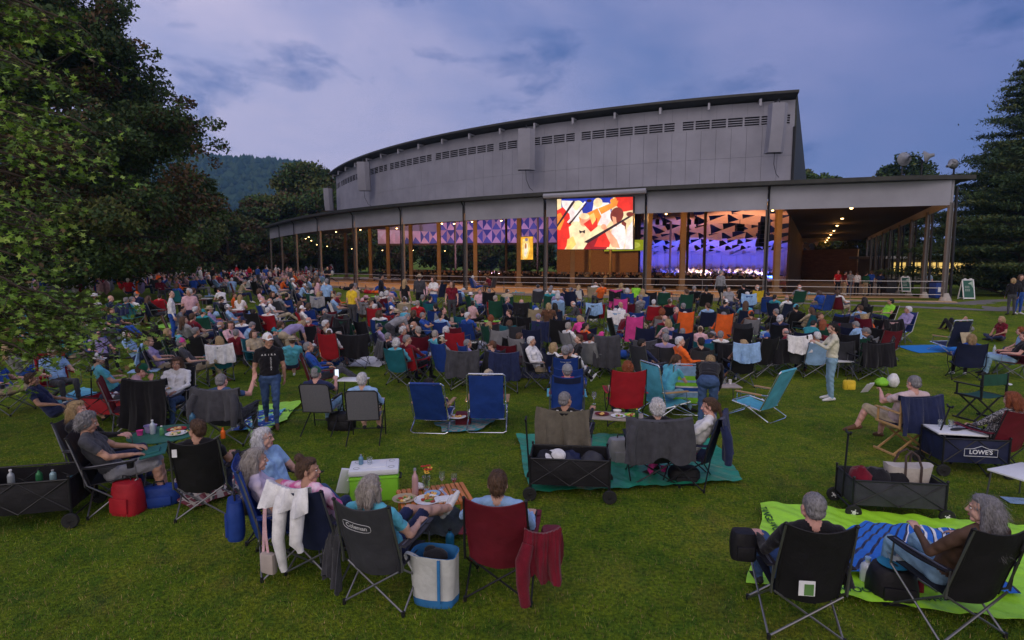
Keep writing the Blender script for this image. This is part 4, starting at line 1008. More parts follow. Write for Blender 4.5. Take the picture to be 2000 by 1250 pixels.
m = MB(); m.tube([up_pt(0, .12)+Vector((0, 0, ZB)), up_pt(0, .12)+Vector((0, 0, 12))], .08, 8); ob('corner_post', m, M_DARK, SH)
# floor (falls towards the stage)
def floor_z(p):
    d = max(0, (CEN-Vector((p[0], p[1], 0))).length); t = min(1, max(0, (66-d)/46)); w = Vector((p[0], p[1], 0))-COLS[-1]; sd_ = w.x*AX.y-w.y*AX.x; al = w.dot(AX)
    wing = min(.75, max(0, al*.035))*min(1, max(0, (sd_+11)/2.5)); return FZ+.02-max(.85*t, wing)
m = MB(); arc = dens([COLS[i]+outward(COLS[i])*1.3 for i in range(11)], 4); NR = 14
apex0 = COLS[0]+AL*62; apex1 = COLS[-1]+AX*66
for i in range(len(arc)-1):
    t0, t1 = i/(len(arc)-1), (i+1)/(len(arc)-1); e0, e1 = apex0.lerp(apex1, t0), apex0.lerp(apex1, t1)
    for k in range(NR):
        q = [arc[i].lerp(e0, k/NR), arc[i+1].lerp(e1, k/NR), arc[i+1].lerp(e1, (k+1)/NR), arc[i].lerp(e0, (k+1)/NR)]
        m.add([(p.x, p.y, floor_z(p)) for p in q], [(0, 1, 2, 3)])
for i in range(len(arc)-1): quadpanel(m, arc[i], arc[i+1], FZ-.6, FZ+.018, .01)
ob('floor', m, M_SLAB, SH, smooth=True)
# ---- columns
def icol(h, w=.20, base=False):
    m = MB(); t = .03
    m.box((0, 0, h/2), (w, t, h)); m.box((-w/2, 0, h/2), (t, w*.8, h)); m.box((w/2, 0, h/2), (t, w*.8, h)); m.box((0, 0, .02), (w*1.9, w*1.9, .05))
    return m.mesh('column', [M_COL])
IC = icol(5.12)
for i, c in enumerate(COLS):
    if i == len(COLS)-1: continue
    n = outward(c); o = obj('column', IC, SH); o.location = (c.x, c.y, FZ-.02); o.rotation_euler = (0, 0, math.atan2(n.y, n.x)+PI/2)
    pm = MB(); q = c+n*.26; pm.tube([(c.x+n.x*.5, c.y+n.y*.5, FZ+6.45), (q.x, q.y, FZ+6.15), (q.x, q.y, FZ+.05)], .05, 8); ob('downpipe', pm, M_BLACKM, SH)
for k in range(9):   # right flank colonnade: raked pairs, flared concrete feet
    c = R0+AX*(6.7*k); m = MB(); lean = .22
    m.box((0, 0, 2.3), (.18, .03, 5.9)).box((-.09, 0, 2.3), (.03, .18, 5.9)).box((.09, 0, 2.3), (.03, .18, 5.9)); o = ob('column', m, M_COL, SH, smooth=False); o.location = (c.x, c.y, FZ)
    m = MB(); m.tube([(c.x+.55, c.y+.25, FZ), (c.x+.42, c.y+.2, FZ+6.1)], .07, 8); ob('downpipe', m, M_BLACKM, SH)
    m = MB().lathe([(.34, -.12), (.27, .1), (.16, .36), (.13, .42)], n=10); o = ob('column_foot', m, mat('concrete', (.38, .35, .32), .9, var=.15), SH); o.location = (c.x+.1, c.y, FZ-.02-min(.75, 6.7*k*.035))
inner_cols = []
for px, py, zz in [(1331, 569, FZ), (1514, 573, FZ)]:
    p = at_z(px, py, zz); inner_cols.append(p)
for t in (.17, .28, .37, .455, .54, .62, .70, .78, .87, .96): inner_cols.append(up_pt(t, -.5))
M_CB = mat('column_concrete', (.5, .42, .32), .8, var=.15)
for p in inner_cols:
    m = MB().box((0, 0, 3.4), (.34, .34, 6.8)).box((0, 0, .18), (.62, .62, .5)); o = ob('inner_column', m, M_INCOL, SH, smooth=False); o.location = (p.x, p.y, FZ-.1)
for k in range(16):   # slender columns deeper in the hall
    q = up_pt(.1+.85*((k*7) % 16)/16, -14-9*(k % 3)); m = MB().tube([(q.x, q.y, FZ-.6), (q.x, q.y, 13.6)], .14, 8); ob('inner_column', m, M_INCOL, SH)
# ---- patterned acoustic wall: projected pink and blue light put into the triangle colours
M_TP = mat('projected_pink', (.62, .42, .52), .6, var=.1, scale=.6); M_TB = mat('projected_blue', (.10, .12, .36), .6, var=.1, scale=.6)
def pattern_wall(a, b, z0, z1, n):
    m = MB(); d = (b-a)/n; hz = (z1-z0)/2; nrm = Vector((d.y, -d.x, 0)).normalized()
    r = random.Random(4)
    for i in range(n):
        for j in range(2):
            p0 = a+d*i; q = [p0+Vector((0, 0, z0+hz*j)), p0+d+Vector((0, 0, z0+hz*j)), p0+d+Vector((0, 0, z0+hz*(j+1))), p0+Vector((0, 0, z0+hz*(j+1)))]
            mid = (q[0]+q[2])/2+nrm*.35
            k = (i+j) % 2; cs = (0, 1, 0, 1) if k else (1, 0, 1, 0)
            if i < n*.22: cs = (0, 0, 0, 0) if r.random() < .7 else (1, 0, 0, 0)
            for s in range(4):
                m.add([tuple(q[s]), tuple(q[(s+1) % 4]), tuple(mid)], [(0, 1, 2)], cs[s])
    return ob('patterned_wall', m, [M_TP, M_TB], SH, smooth=False)
pattern_wall(Vector((-20.0, 84, 0)), Vector((9.0, 78, 0)), 5.8, 9.6, 22)
m = MB(); quadpanel(m, Vector((-20.0, 84.2, 0)), Vector((9, 78.2, 0)), 5.55, 5.78, .3); ob('wall_beam', m, M_BROWN, SH, smooth=False)
m = MB(); quadpanel(m, Vector((5.0, 62, 0)), Vector((13.5, 60, 0)), -.2, 5.4, .3); ob('stage_wing_wall', m, mat('wing_wall', (.34, .20, .12), .8, var=.15), SH, smooth=False)
m = MB(); quadpanel(m, Vector((-34, 100, 0)), Vector((16, 92, 0)), -.6, 1.2, .3); ob('low_wall', m, M_BROWN, SH, smooth=False)
# ---- stage shell
ST = thing('stage_shell', 'blue lit orchestra shell with folded ceiling panels beyond the open bays', 'stage', (31, 88, 0))
def S_(x, y, z): return (x-31, y-88, z)
M_SHELL = mat('shell_panel', (.50, .48, .56), .6, var=.08, scale=.5); M_TANP = mat('canopy_panel', (.66, .50, .34), .6, var=.1, scale=.5)
m = MB(); N = 14
for k in range(N):
    a = PI*(k/N)*.9+.16; b = PI*((k+1)/N)*.9+.16; A = Vector((31.5-12.5*math.cos(a), 88+7.5*math.sin(a), 0)); B = Vector((31.5-12.5*math.cos(b), 88+7.5*math.sin(b), 0))
    M_ = (A+B)/2+Vector((0, -.5, 0)); quadpanel(m, A-Vector((31, 88, 0)), M_-Vector((31, 88, 0)), .0, 5.0, .15); quadpanel(m, M_-Vector((31, 88, 0)), B-Vector((31, 88, 0)), .0, 5.0, .15)
ob('back_wall', m, M_SHELL, ST, smooth=False)
for r_, (y, z, n, w, dp, mt) in enumerate([(92, 4.7, 13, 2.1, 2.6, M_SHELL), (89, 5.3, 12, 2.4, 2.8, M_SHELL), (85.5, 6.0, 11, 2.7, 3.1, M_SHELL), (81, 6.7, 9, 3.3, 3.8, M_TANP), (76, 7.5, 8, 3.7, 4.2, M_TANP), (70.5, 8.3, 7, 4.0, 4.4, M_TANP), (65, 9.0, 5, 4.2, 4.4, M_TANP)]):
    m = MB()
    for k in range(n):
        xc = 31.5*(y/88)**.9+(k-(n-1)/2)*w*1.02; tl = .35*((k+r_) % 2)-.15; bow = -.012*(xc-30)**2*.6
        A = S_(xc-w/2, y+dp/2, z-.35+tl+bow*.3); B = S_(xc+w/2, y+dp/2, z-.35-tl+bow*.3); C = S_(xc+.2, y-dp/2, z+.55+bow*.3); D = S_(xc, y+dp*.2, z+.05+bow*.3)
        m.add([A, B, C, D], [(0, 1, 3), (1, 2, 3), (2, 0, 3)])
        if True: m.add([S_(xc+w/2, y-dp/2, z+.6+bow*.3), S_(xc+w*.9, y+dp*.35, z-.1+bow*.3), S_(xc+.35, y-dp/2, z+.55+bow*.3)], [(0, 1, 2)])
    ob('canopy', m, mt, ST, smooth=False)
for k, z in enumerate((.55, .8, 1.05)):
    m = MB().box(S_(31.5, 85+k*2.6, z/2), (20, 2.5+.2*k, z)); ob('riser', m, mat('stage_floor', (.45, .30, .16), .5, var=.2), ST, smooth=False)
m = MB()
for k in range(22): m.box(S_(35+k*.30, 81.2, .72), (.22, .06, .5))
m.box(S_(38.2, 81.3, 1.0), (6.8, .12, .10)); ob('stage_rail', m, mat('rail_white', (.6, .58, .55), .6), ST, smooth=False)
m = MB(); quadpanel(m, Vector((10, 99.5, 0)), Vector((60, 99.5, 0)), -.8, 13.5, .3); quadpanel(m, Vector((13.5, 60.5, 0)), Vector((16, 99, 0)), -.8, 13.5, .3); ob('rear_wall', m, mat('rear_wall_dark', (.03, .025, .04), .8), SH, smooth=False)
# flown speakers and spotlights inside
def hang(name, label, cat, loc, d, rz=0., tiltn=6, mt=M_PLB, group=None, curve=.05):
    t = thing(name, label, cat, loc, rz, group)
    z = 0; a = 0; y = 0
    for k in range(tiltn):
        h = d[2]/tiltn; o = ob('cabinet', MB().box((0, y, z-h/2), (d[0], d[1], h*.94), bev=min(.02, h*.1), M=Matrix.Rotation(-a, 4, 'X') if False else None), mt, t, smooth=False)
        z -= h; y += curve*h*k; a += .05
    ob('hanger', MB().tube([(0, 0, 0), (0, 0, .5)], .03, 6), M_BLACKM, t); return t
hang('speaker_array', 'curved black speaker column hanging left of the blue stage', 'loudspeaker', (20.3, 66, 6.6), (.9, .7, 2.1), curve=.3)
hang('speaker_array', 'black speaker column hanging at the right edge of the stage opening', 'loudspeaker', (26.8, 60, 7.3), (1.0, .8, 2.6), curve=.1)
hang('subwoofer', 'square black speaker hung under the tan canopy panels', 'loudspeaker', (25.0, 62, 7.2), (.8, .7, .8), tiltn=2, curve=0)
for k, (px, py) in enumerate([(1346, 432), (1360, 431), (1284, 432), (1298, 433), (1170, 440)]):
    p = at_y(px, py, 56); t = thing('spotlight', ['first black spotlight right of the brown inner column', 'second black spotlight right of the brown inner column', 'black spotlight hanging over the blue canopy, left one', 'black spotlight hanging over the blue canopy, right one', 'black spotlight hidden beside the big screen'][k], 'spotlight', p)
    ob('housing', MB().tube([(0, 0, -.35), (0, 0, .1), (0, 0, .2)], [.20, .20, .12], 10), M_PLB, t); ob('yoke', MB().tube([(0, 0, .15), (0, 0, .6)], .03, 6), M_BLACKM, t)
# ---- big LED screen
def screen(name, label, c4, poly, depth=.25, es=1.0, base=(.9, .75, .45)):
    """c4: world corners TL, TR, BR, BL"""
    TL, TR, BR, BL = [Vector(q) for q in c4]; n = (TR-TL).cross(BL-TL).normalized()
    if n.y > 0: n = -n
    t = thing(name, label, 'screen', (BL+BR)/2); o = (BL+BR)/2
    m = MB(); b = -n*depth; k = [TL-o, TR-o, BR-o, BL-o]; e = .06
    cen = sum(k, Vector())/4; K2 = [q+(q-cen).normalized()*e for q in k]
    m.add([tuple(q+n*-.012) for q in K2]+[tuple(q+b) for q in K2], [(0, 1, 2, 3), (7, 6, 5, 4), (0, 4, 5, 1), (1, 5, 6, 2), (2, 6, 7, 3), (3, 7, 4, 0)]); ob('cabinet', m, M_PLB, t, smooth=False)
    mats = []; mm = MB(); mi = {}
    def em(c):
        if c not in mi:
            mt, nt, bb = nt_mat('screen_colour'); bb.inputs['Base Color'].default_value = (0, 0, 0, 1); bb.inputs['Emission Color'].default_value = (*c, 1); bb.inputs['Emission Strength'].default_value = es
            nz = nt.nodes.new('ShaderNodeTexNoise'); nz.inputs['Scale'].default_value = 2.2; nz.inputs['Detail'].default_value = 5; tcn = nt.nodes.new('ShaderNodeTexCoord'); nt.links.new(tcn.outputs['Object'], nz.inputs['Vector'])
            r = nt.nodes.new('ShaderNodeValToRGB'); r.color_ramp.elements[0].position = .3; r.color_ramp.elements[1].position = .7
            r.color_ramp.elements[0].color = (c[0]*.75, c[1]*.62, c[2]*.6, 1); r.color_ramp.elements[1].color = (min(1, c[0]*1.15), min(1, c[1]*1.1), c[2], 1); nt.links.new(nz.outputs[0], r.inputs[0]); nt.links.new(r.outputs[0], bb.inputs['Emission Color'])
            mi[c] = len(mats); mats.append(mt)
        return mi[c]
    def W2(u, v, l): return TL.lerp(TR, u).lerp(BL.lerp(BR, u), v)-o+n*(l*.0008)
    mm.add([tuple(W2(u, v, 0)) for u, v in ((0, 0), (1, 0), (1, 1), (0, 1))], [(0, 1, 2, 3)], em(base))
    for l, (c, pts) in enumerate(poly): mm.add([tuple(W2(u, v, l+1)) for u, v in pts], [tuple(range(len(pts)))], em(c))
    ob('display', mm, mats, t, smooth=False); return t
def elp(cx, cy, rx, ry, a=0., n=18): return [(cx+rx*math.cos(t)*math.cos(a)-ry*math.sin(t)*math.sin(a), cy+rx*math.cos(t)*math.sin(a)+ry*math.sin(t)*math.cos(a)) for t in np.linspace(0, 2*PI, n, endpoint=False)]
cRED, cDRED, cCRM, cWHT, cBLU, cORG, cYEL, cBRN, cDRK, cSKN = (.80, .03, .02), (.30, .01, .02), (1., .80, .50), (.95, .86, .88), (.02, .04, .42), (.95, .30, .04), (1., .62, .18), (.20, .03, .02), (.03, .01, .02), (.95, .42, .26)
PIC = [(cBLU, [(.06, 0), (.75, 0), (.72, .4), (.3, .42), (.06, .2)]), (cWHT, [(.06, .03), (.30, .05), (.36, .30), (.28, .50), (.10, .34)]), (cCRM, elp(.29, .14, .07, .10)), (cWHT, [(.50, .08), (.70, .10), (.74, .42), (.66, .56), (.50, .5), (.48, .25)]), (cCRM, elp(.555, .09, .06, .09)),
       (cRED, [(.78, 0), (1, 0), (1, .25), (.88, .28), (.76, .12)]), (cORG, [(.30, .36), (.55, .20), (.60, .36), (.52, .60), (.34, .62)]), (cRED, [(0, .22), (.08, .16), (.17, .30), (.20, .55), (.16, .85), (.10, 1), (0, 1)]), (cORG, [(.0, .3), (.05, .27), (.10, .42), (.04, .62), (0, .6)]),
       (cCRM, [(.16, .56), (.26, .44), (.38, .52), (.52, .58), (.60, .70), (.52, 1), (.10, 1), (.18, .82)]), (cYEL, [(.14, .80), (.22, .74), (.26, .9), (.20, 1), (.12, 1)]), (cSKN, elp(.385, .44, .065, .115, .2)), (cCRM, elp(.375, .35, .07, .06, .3)), (cDRK, [(.30, .62), (.345, .645), (.385, .615), (.38, .69), (.345, .665), (.31, .69)]),
       (cRED, [(.36, .50), (.50, .36), (.545, .40), (.55, .55), (.46, .66)]), (cYEL, [(.44, .34), (.50, .28), (.53, .42), (.48, .52)]), (cDRK, [(.0, .56), (.0, .50), (.20, .08), (.235, .03), (.25, .06)]), (cWHT, [(.135, .46), (.38, .06), (.40, .07), (.16, .48)]), (cDRK, [(.155, .50), (.40, .085), (.41, .10), (.18, .51)]),
       (cDRK, elp(.44, .05, .035, .03)), (cDRED, [(.36, 1), (.44, .82), (.58, .68), (.70, .66), (.70, .9), (.66, 1)]), (cRED, [(.50, .95), (.56, .76), (.70, .62), (.74, .72), (.70, .96)]), (cORG, [(.56, .20), (.74, .10), (.82, .06), (.80, .16), (.60, .32)]), (cBRN, elp(.80, .34, .085, .15, .1)), (cBRN, [(.86, .42), (.92, .5), (.91, .62), (.86, .58)]),
       (cWHT, [(.74, .58), (.84, .50), (.90, .56), (.92, .78), (.88, 1), (.80, 1), (.72, .82)]), (cSKN, [(.62, .58), (.66, .56), (.80, .82), (.84, .98), (.74, .96), (.68, .78)]), (cSKN, [(.74, .36), (.79, .38), (.80, .56), (.76, .56)]), (cDRK, [(.37, .86), (.385, .84), (.98, .34), (1., .30), (1, .36), (.42, .88)]), (cBRN, elp(.965, .33, .045, .045)),
       (cSKN, elp(.63, .56, .035, .05)), (cORG, elp(.745, .07, .03, .05)), (cORG, elp(.78, .05, .02, .04)), (cWHT, [(.93, .6), (1, .45), (1, 1), (.9, 1)])]
T0, T1 = at_z(1088, 388, 7.05), at_z(1237, 384, 7.05)
c4 = [at_y(1088, 389, 37.6), at_y(1236, 384.5, 35.3), at_y(1236, 486.5, 35.3), at_y(1089, 487, 37.6)]
BS = screen('led_screen', 'big bright video screen hung under the shed eave showing cellists', c4, PIC)
m = MB(); A, B = at_y(1062, 383, 37.4)-BS.location, at_y(1262, 372.5, 34.6)-BS.location; dd = (B-A).normalized(); m.tube([A, B], .17, 8); ob('screen_housing', m, M_FASC, BS)
gold = [((1., .75, .25), [(.3, .1), (.7, .08), (.8, .5), (.6, .95), (.3, 1), (.25, .5)]), ((.9, .88, .75), [(.42, .3), (.62, .28), (.66, .6), (.5, .9), (.38, .8)]), ((.25, .2, .3), elp(.55, .12, .10, .08)), ((.5, .2, .05), elp(.5, .4, .07, .12))]
screen('video_panel', 'small golden video panel between the inner columns', [at_y(1012.5, 463, 62), at_y(1041, 462, 62), at_y(1041, 507, 62), at_y(1012.5, 507, 62)], gold, base=(.85, .45, .04), es=.9)
screen('video_panel', 'dim yellow green panel right behind the big screen', [at_y(1180, 470, 58), at_y(1259, 468, 58), at_y(1258, 489, 58), at_y(1180, 491, 58)], [((.6, .7, .1), elp(.7, .5, .2, .3))], base=(.35, .42, .02), es=.6)
# ---- grey line arrays outside on the drum
for px0, px1, pt, pb, dd, lab in [(1012, 1045, 253, 331, 43.6, 'grey speaker tower mounted mid way along the upper wall'), (1505, 1538, 203, 297, 36.6, 'tall grey speaker tower at the right end of the upper wall'), (698, 721, 317, 372, 58.5, 'grey speaker tower near the left end of the upper wall'), (633, 648, 368, 411, 69.5, 'slim white speaker standing clear of the left end of the drum')]:
    a, b = at_y(px0, pt, dd), at_y(px1, pt, dd); z1, z0 = a.z, at_y(px0, pb, dd).z; w = (b-a).length
    t = thing('speaker_tower', lab, 'loudspeaker', ((a.x+b.x)/2, dd, z0), 0); rz = math.atan2(-(a.x+b.x)/2, dd)*.5
    H_ = z1-z0; n = 8
    m = MB()
    for side in (0,):
        vs = []
        for k in range(n+1):
            z = H_*k/n; y = .35*(1-k/n)**2; vs += [(-w/2, y-.30, z), (w*.18, y-.42, z), (w/2, y-.1, z), (w/2, y+.35, z), (-w/2, y+.35, z)]
        m.add(vs, [(i*5+k, i*5+(k+1) % 5, (i+1)*5+(k+1) % 5, (i+1)*5+k) for i in range(n) for k in range(5)]+[(4, 3, 2, 1, 0), tuple(n*5+k for k in range(5))])
    ob('cabinet', m, M_WALL, t, smooth=False)
    ob('bracket', MB().tube([(0, -.1, H_-.02), (0, 0, H_+.28), (0, 1.2, H_+.28)], .04, 6), M_BLACKM, t)
    if dd < 60: ob('cable', MB().tube([(-.05, .2, .02), (-.02, .3, -.7), (.25, .5, -1.3), (.5, .6, -1.5)], .02, 5), M_BLACKM, t)
# ---- cable railing along the front columns
RL = thing('cable_railing', 'thin steel cable railing strung between the front columns', 'railing', (0, 0, 0))
for i in range(10):
    a, b = COLS[i]+outward(COLS[i])*.02, COLS[i+1]+outward(COLS[i+1])*.02
    for z in (.32, .68, 1.04): ob('cable', MB().tube([(a.x, a.y, FZ+z), ((a.x+b.x)/2, (a.y+b.y)/2, FZ+z-.015), (b.x, b.y, FZ+z)], .016, 5), mat('railing_cable', (.62, .60, .58), .4, .4, var=.05), RL)
    for t in (.5,): q = a.lerp(b, t); ob('post', MB().tube([(q.x, q.y, FZ), (q.x, q.y, FZ+1.06)], .02, 6), M_STEEL, RL)
# ---- lamps (each bulb is a small visible lit lamp)
def bulb_mat(c, e):
    m, t, b = nt_mat('lamp_glow'); b.inputs['Emission Color'].default_value = (*c, 1); b.inputs['Emission Strength'].default_value = e; b.inputs['Base Color'].default_value = (0, 0, 0, 1); return m
GLOW = bulb_mat((1, .62, .22), 9.)
WHG = bulb_mat((.7, .8, 1), 6.)
def lamp(label, p, watts, col=(1, .44, .11), r=.09, group=None, glow=None, light=True, spot=None, size=.12):
    t = thing('downlight', label, 'lamp', p, 0, group)
    ob('lens', MB().ell((0, 0, 0), (r, r, r*.6), n=10), glow or GLOW, t); ob('trim', MB().lathe([(r*1.3, .02), (r*1.35, .08), (r*.6, .10)], n=12), M_BLACKM, t)
    if light:
        ld = bpy.data.lights.new('lamp_light', 'POINT'); ld.energy = watts; ld.color = col; ld.shadow_soft_size = size
        lo = bpy.data.objects.new('lamp_light', ld); COL.objects.link(lo); lo.parent = t; lo.location = (0, 0, -.25)
    return t
for k in range(8):
    y = 35+k*8.2; p = at_y(np.interp(y, [35, 40, 46, 54, 62, 70, 80, 93], [1662, 1650, 1641, 1634, 1629, 1623, 1620, 1615]), 420, y); p.z = FZ+5.4
    lamp('recessed lamp number %d from the lawn in the row down the right wing' % (k+1) if False else ['nearest', 'second', 'third', 'fourth', 'fifth', 'sixth', 'seventh', 'last'][k]+' warm lamp in the long row under the right wing ceiling', p, 26 if k < 4 else 70, light=(k % 2 == 0 or k == 7), r=.10, group='lamps along the right wing ceiling')
lamp_px = [(1509, 411, 35.5), (1301, 418, 38), (887, 437, 45), (775, 446, 49), (863, 436.5, 47), (979, 431, 43), (1170, 425, 40), (704, 449, 54), (656, 453, 58), (603, 463, 64), (608, 470, 70), (597, 466, 66), (619, 478, 80), (639, 481, 82), (747, 489, 78), (757, 495, 82), (687, 486, 80), (807, 489, 80), (869, 490, 82), (922, 433, 50)]
WORDS = ['beside the brown column right of the stage', 'above the stage opening near the inner column', 'under the eave right of the fourth fascia joint', 'small twin under the eave of the fifth bay', 'pale one just inside the sixth bay', 'under the ceiling left of the big screen', 'tucked under the fascia behind the big screen', 'in the seventh bay from the right', 'in the eighth bay from the right', 'top of the cluster at the left bays', 'lower left of the cluster at the left bays', 'left edge of the cluster at the left bays', 'alone right of the left cluster', 'low and far in the left bays', 'far inside under the patterned wall, left one', 'far inside under the patterned wall, right one', 'tiny one far inside the seventh bay', 'tiny one far inside the fifth bay', 'tiny one far inside the sixth bay', 'bright one beside the seventh column']
for k, (px, py, y) in enumerate(lamp_px):
    p = at_y(px, py, y); lamp('warm ceiling lamp '+WORDS[k], p, 170 if k < 9 else 0, r=.075, light=k < 9 or k == 19, group='warm lamps under the shed ceiling')
def area(name, loc, tgt, w, h, e, col):
    ld = bpy.data.lights.new(name, 'AREA'); ld.shape = 'RECTANGLE'; ld.size = w; ld.size_y = h; ld.energy = e; ld.color = col; lo = bpy.data.objects.new(name, ld); COL.objects.link(lo); lo.location = loc
    lo.rotation_euler = (Vector(tgt)-Vector(loc)).to_track_quat('-Z', 'Y').to_euler(); return lo
def spotl(loc, tgt, e, col, ang=60, r=.2):
    ld = bpy.data.lights.new('stage_light', 'SPOT'); ld.energy = e; ld.color = col; ld.spot_size = rad(ang); ld.spot_blend = .6; ld.shadow_soft_size = r; lo = bpy.data.objects.new('stage_light', ld); COL.objects.link(lo); lo.location = loc
    lo.rotation_euler = (Vector(tgt)-Vector(loc)).to_track_quat('-Z', 'Y').to_euler()
spotl((24, 80, 1.2), (27, 90, 6), 4200, (.02, .10, 1), 95); spotl((38, 80, 1.2), (36, 90, 6), 4200, (.03, .10, 1), 95); spotl((31, 82, 1.0), (31, 92, 4), 1800, (.10, .07, 1), 110)
spotl((29, 83.5, 5.6), (29, 86.8, .6), 4200, (1, .70, .36), 75); spotl((36, 83.5, 5.6), (36, 86.8, .6), 3200, (1, .70, .36), 75)
spotl((27, 64, 1.0), (28, 74, 8), 4200, (1, .45, .32), 110); spotl((20, 66, 1.0), (20, 78, 6.5), 2400, (.06, .12, 1), 90)
spotl((-2, 68, 1.5), (-2, 82, 8), 4000, (.72, .50, 1), 100); spotl((-13, 72, 1.5), (-13, 84, 8), 1900, (.9, .5, .5), 80); spotl((6, 66, 1.5), (5, 79, 8), 2200, (.45, .45, 1), 80)
spotl((8, 52, 4.6), (9, 60, 2.5), 700, (1, .5, .18), 90)
# ================================================================ TREES
def leafmat(n, c, var=.35, sc=.9): return mat('leaf_'+n, c, .7, var=var, scale=sc, spec=.25)
LEAVES = [leafmat('deep', (.034, .062, .018)), leafmat('mid', (.056, .098, .024)), leafmat('olive', (.090, .105, .026)), leafmat('russet', (.085, .052, .024))]
LIGHTL = [leafmat('fresh', (.17, .30, .036), .3, 3), leafmat('fresh_pale', (.30, .42, .085), .3, 3), leafmat('fresh_deep', (.09, .17, .028), .3, 3), leafmat('turning', (.16, .11, .05), .3, 3)]
NEEDL = [leafmat('needle_deep', (.030, .058, .024)), leafmat('needle_mid', (.050, .088, .030)), leafmat('needle_olive', (.082, .10, .030))]
M_BARK = mat('bark', (.06, .045, .035), .95, var=.4, scale=3, bump=.8, bscale=9, stretch=(1, 1, .3))
def rquads(C, size, r, flat=.0, leaf=None, up=.0):
    n = len(C); N = r.normal(0, 1, (n, 3)); N[:, 2] += up; N[:, 2] *= (1+flat); N /= np.linalg.norm(N, axis=1, keepdims=True); A = r.normal(0, 1, (n, 3)); U = np.cross(N, A); U /= np.linalg.norm(U, axis=1, keepdims=True)+1e-9; W_ = np.cross(N, U)
    s = (size*r.uniform(.6, 1.3, n))[:, None]
    if leaf is None:
        Q = [(-.5, 0), (0, -.32), (.6, 0), (0, .32)]
    else: Q = leaf
    V = np.stack([C+U*s*a+W_*s*b+N*s*(.12*abs(a)) for a, b in Q], 1).reshape(-1, 3); k = len(Q); return V, np.arange(n*k).reshape(-1, k)
MAPLE = [(-.5, 0), (-.12, -.16), (-.18, -.5), (.08, -.24), (.32, -.42), (.22, -.12), (.62, 0), (.22, .12), (.32, .42), (.08, .24), (-.18, .5), (-.12, .16)]
def clumps_tree(name, label, base, clumps, nleaf, lsize, mats, seed=1, trunk_r=.3, trunk_top=None, spread=1., leaf=None, probs=None, limbs=True, group=None, flat=0., core=0):
    """clumps: array of (x,y,z,rx,rz) in world; trunk from base with limbs out to clumps"""
    r = np.random.default_rng(seed); K = np.array(clumps, float); base = Vector(base); t = thing(name, label, 'tree', base, 0, group)
    b = np.array(base); vol = K[:, 3]**2*K[:, 4]; ix = r.choice(len(K), nleaf, p=vol/vol.sum())
    D = r.normal(0, 1, (nleaf, 3)); D /= np.linalg.norm(D, axis=1, keepdims=True); R_ = r.uniform(.25, 1, nleaf)**.55*(1+.22*r.normal(0, 1, nleaf)*.5)
    C = K[ix, :3]+D*R_[:, None]*np.c_[K[ix, 3], K[ix, 3], K[ix, 4]]*spread; C[:, 2] = np.maximum(C[:, 2], base.z+.25)
    V, F = rquads(C-b, lsize, r, flat, leaf)
    cl = r.integers(0, 100, len(K)); pr = probs or [1/len(mats)]*len(mats)
    cm = r.choice(len(mats), len(K), p=pr); mi = np.where(r.random(nleaf) < .6, cm[ix], r.choice(len(mats), nleaf, p=pr))
    me = npmesh('crown', V, F, mats, mi); obj('crown', me, t)
    m = MB(); top = Vector(trunk_top)-base if trunk_top else Vector((0, 0, K[:, 2].max()-base.z-.5))
    m.tube([(0, 0, -.1), (0, 0, .4), tuple(top*.35+Vector((.1, .05, 0))), tuple(top*.7), tuple(top)], [trunk_r*1.5, trunk_r, trunk_r*.8, trunk_r*.45, .04], 10)
    if limbs:
        for k in r.choice(len(K), min(len(K), 40), replace=False):
            e = Vector(K[k, :3])-base; f = min(.9, max(.12, (e.z/top.z)*.75 if top.z > 0 else .5)); s = top*f; md = s.lerp(e, .5)+Vector((0, 0, .06*(e-s).length))
            m.tube([s, md, e], [trunk_r*.32*(1-f*.6), trunk_r*.18*(1-f*.5), .015], 6)
    ob('trunk', m, M_BARK, t); return t
# big dark maple on the left: its crown follows the profile read off the picture
def big_maple():
    r = np.random.default_rng(21); cx, cy = -26.3, 28.; K = []
    zz = [.6, 2, 4.4, 7, 9.8, 12, 14.5, 17, 20]; rr = [5.5, 9.5, 11.2, 10.3, 9.9, 8.2, 7.2, 5.6, 2.6]
    for _ in range(460):
        z = r.uniform(1.2, 19.5); R_ = np.interp(z, zz, rr); a = r.uniform(0, 2*PI); q = R_*(r.uniform(.35, .97)**.6); K.append((cx+q*math.cos(a), cy+q*math.sin(a)*.9, z+gz(cx, cy), r.uniform(.7, 1.5), r.uniform(.45, .9)))
    for _ in range(60):   # ragged boughs out of the outline
        z = r.uniform(2, 18); R_ = np.interp(z, zz, rr); a = r.uniform(-1.2, .5); q = R_*r.uniform(1.0, 1.12); K.append((cx+q*math.cos(a), cy+q*math.sin(a)*.9, z+.4, r.uniform(.35, .7), r.uniform(.25, .4)))
    return clumps_tree('maple_tree', 'huge dark spreading maple filling the left side behind the paler branches', (cx, cy, ground(cx, cy)), K, 340000, .19, LEAVES, 3, .55, probs=[.42, .28, .12, .18])
big_maple()
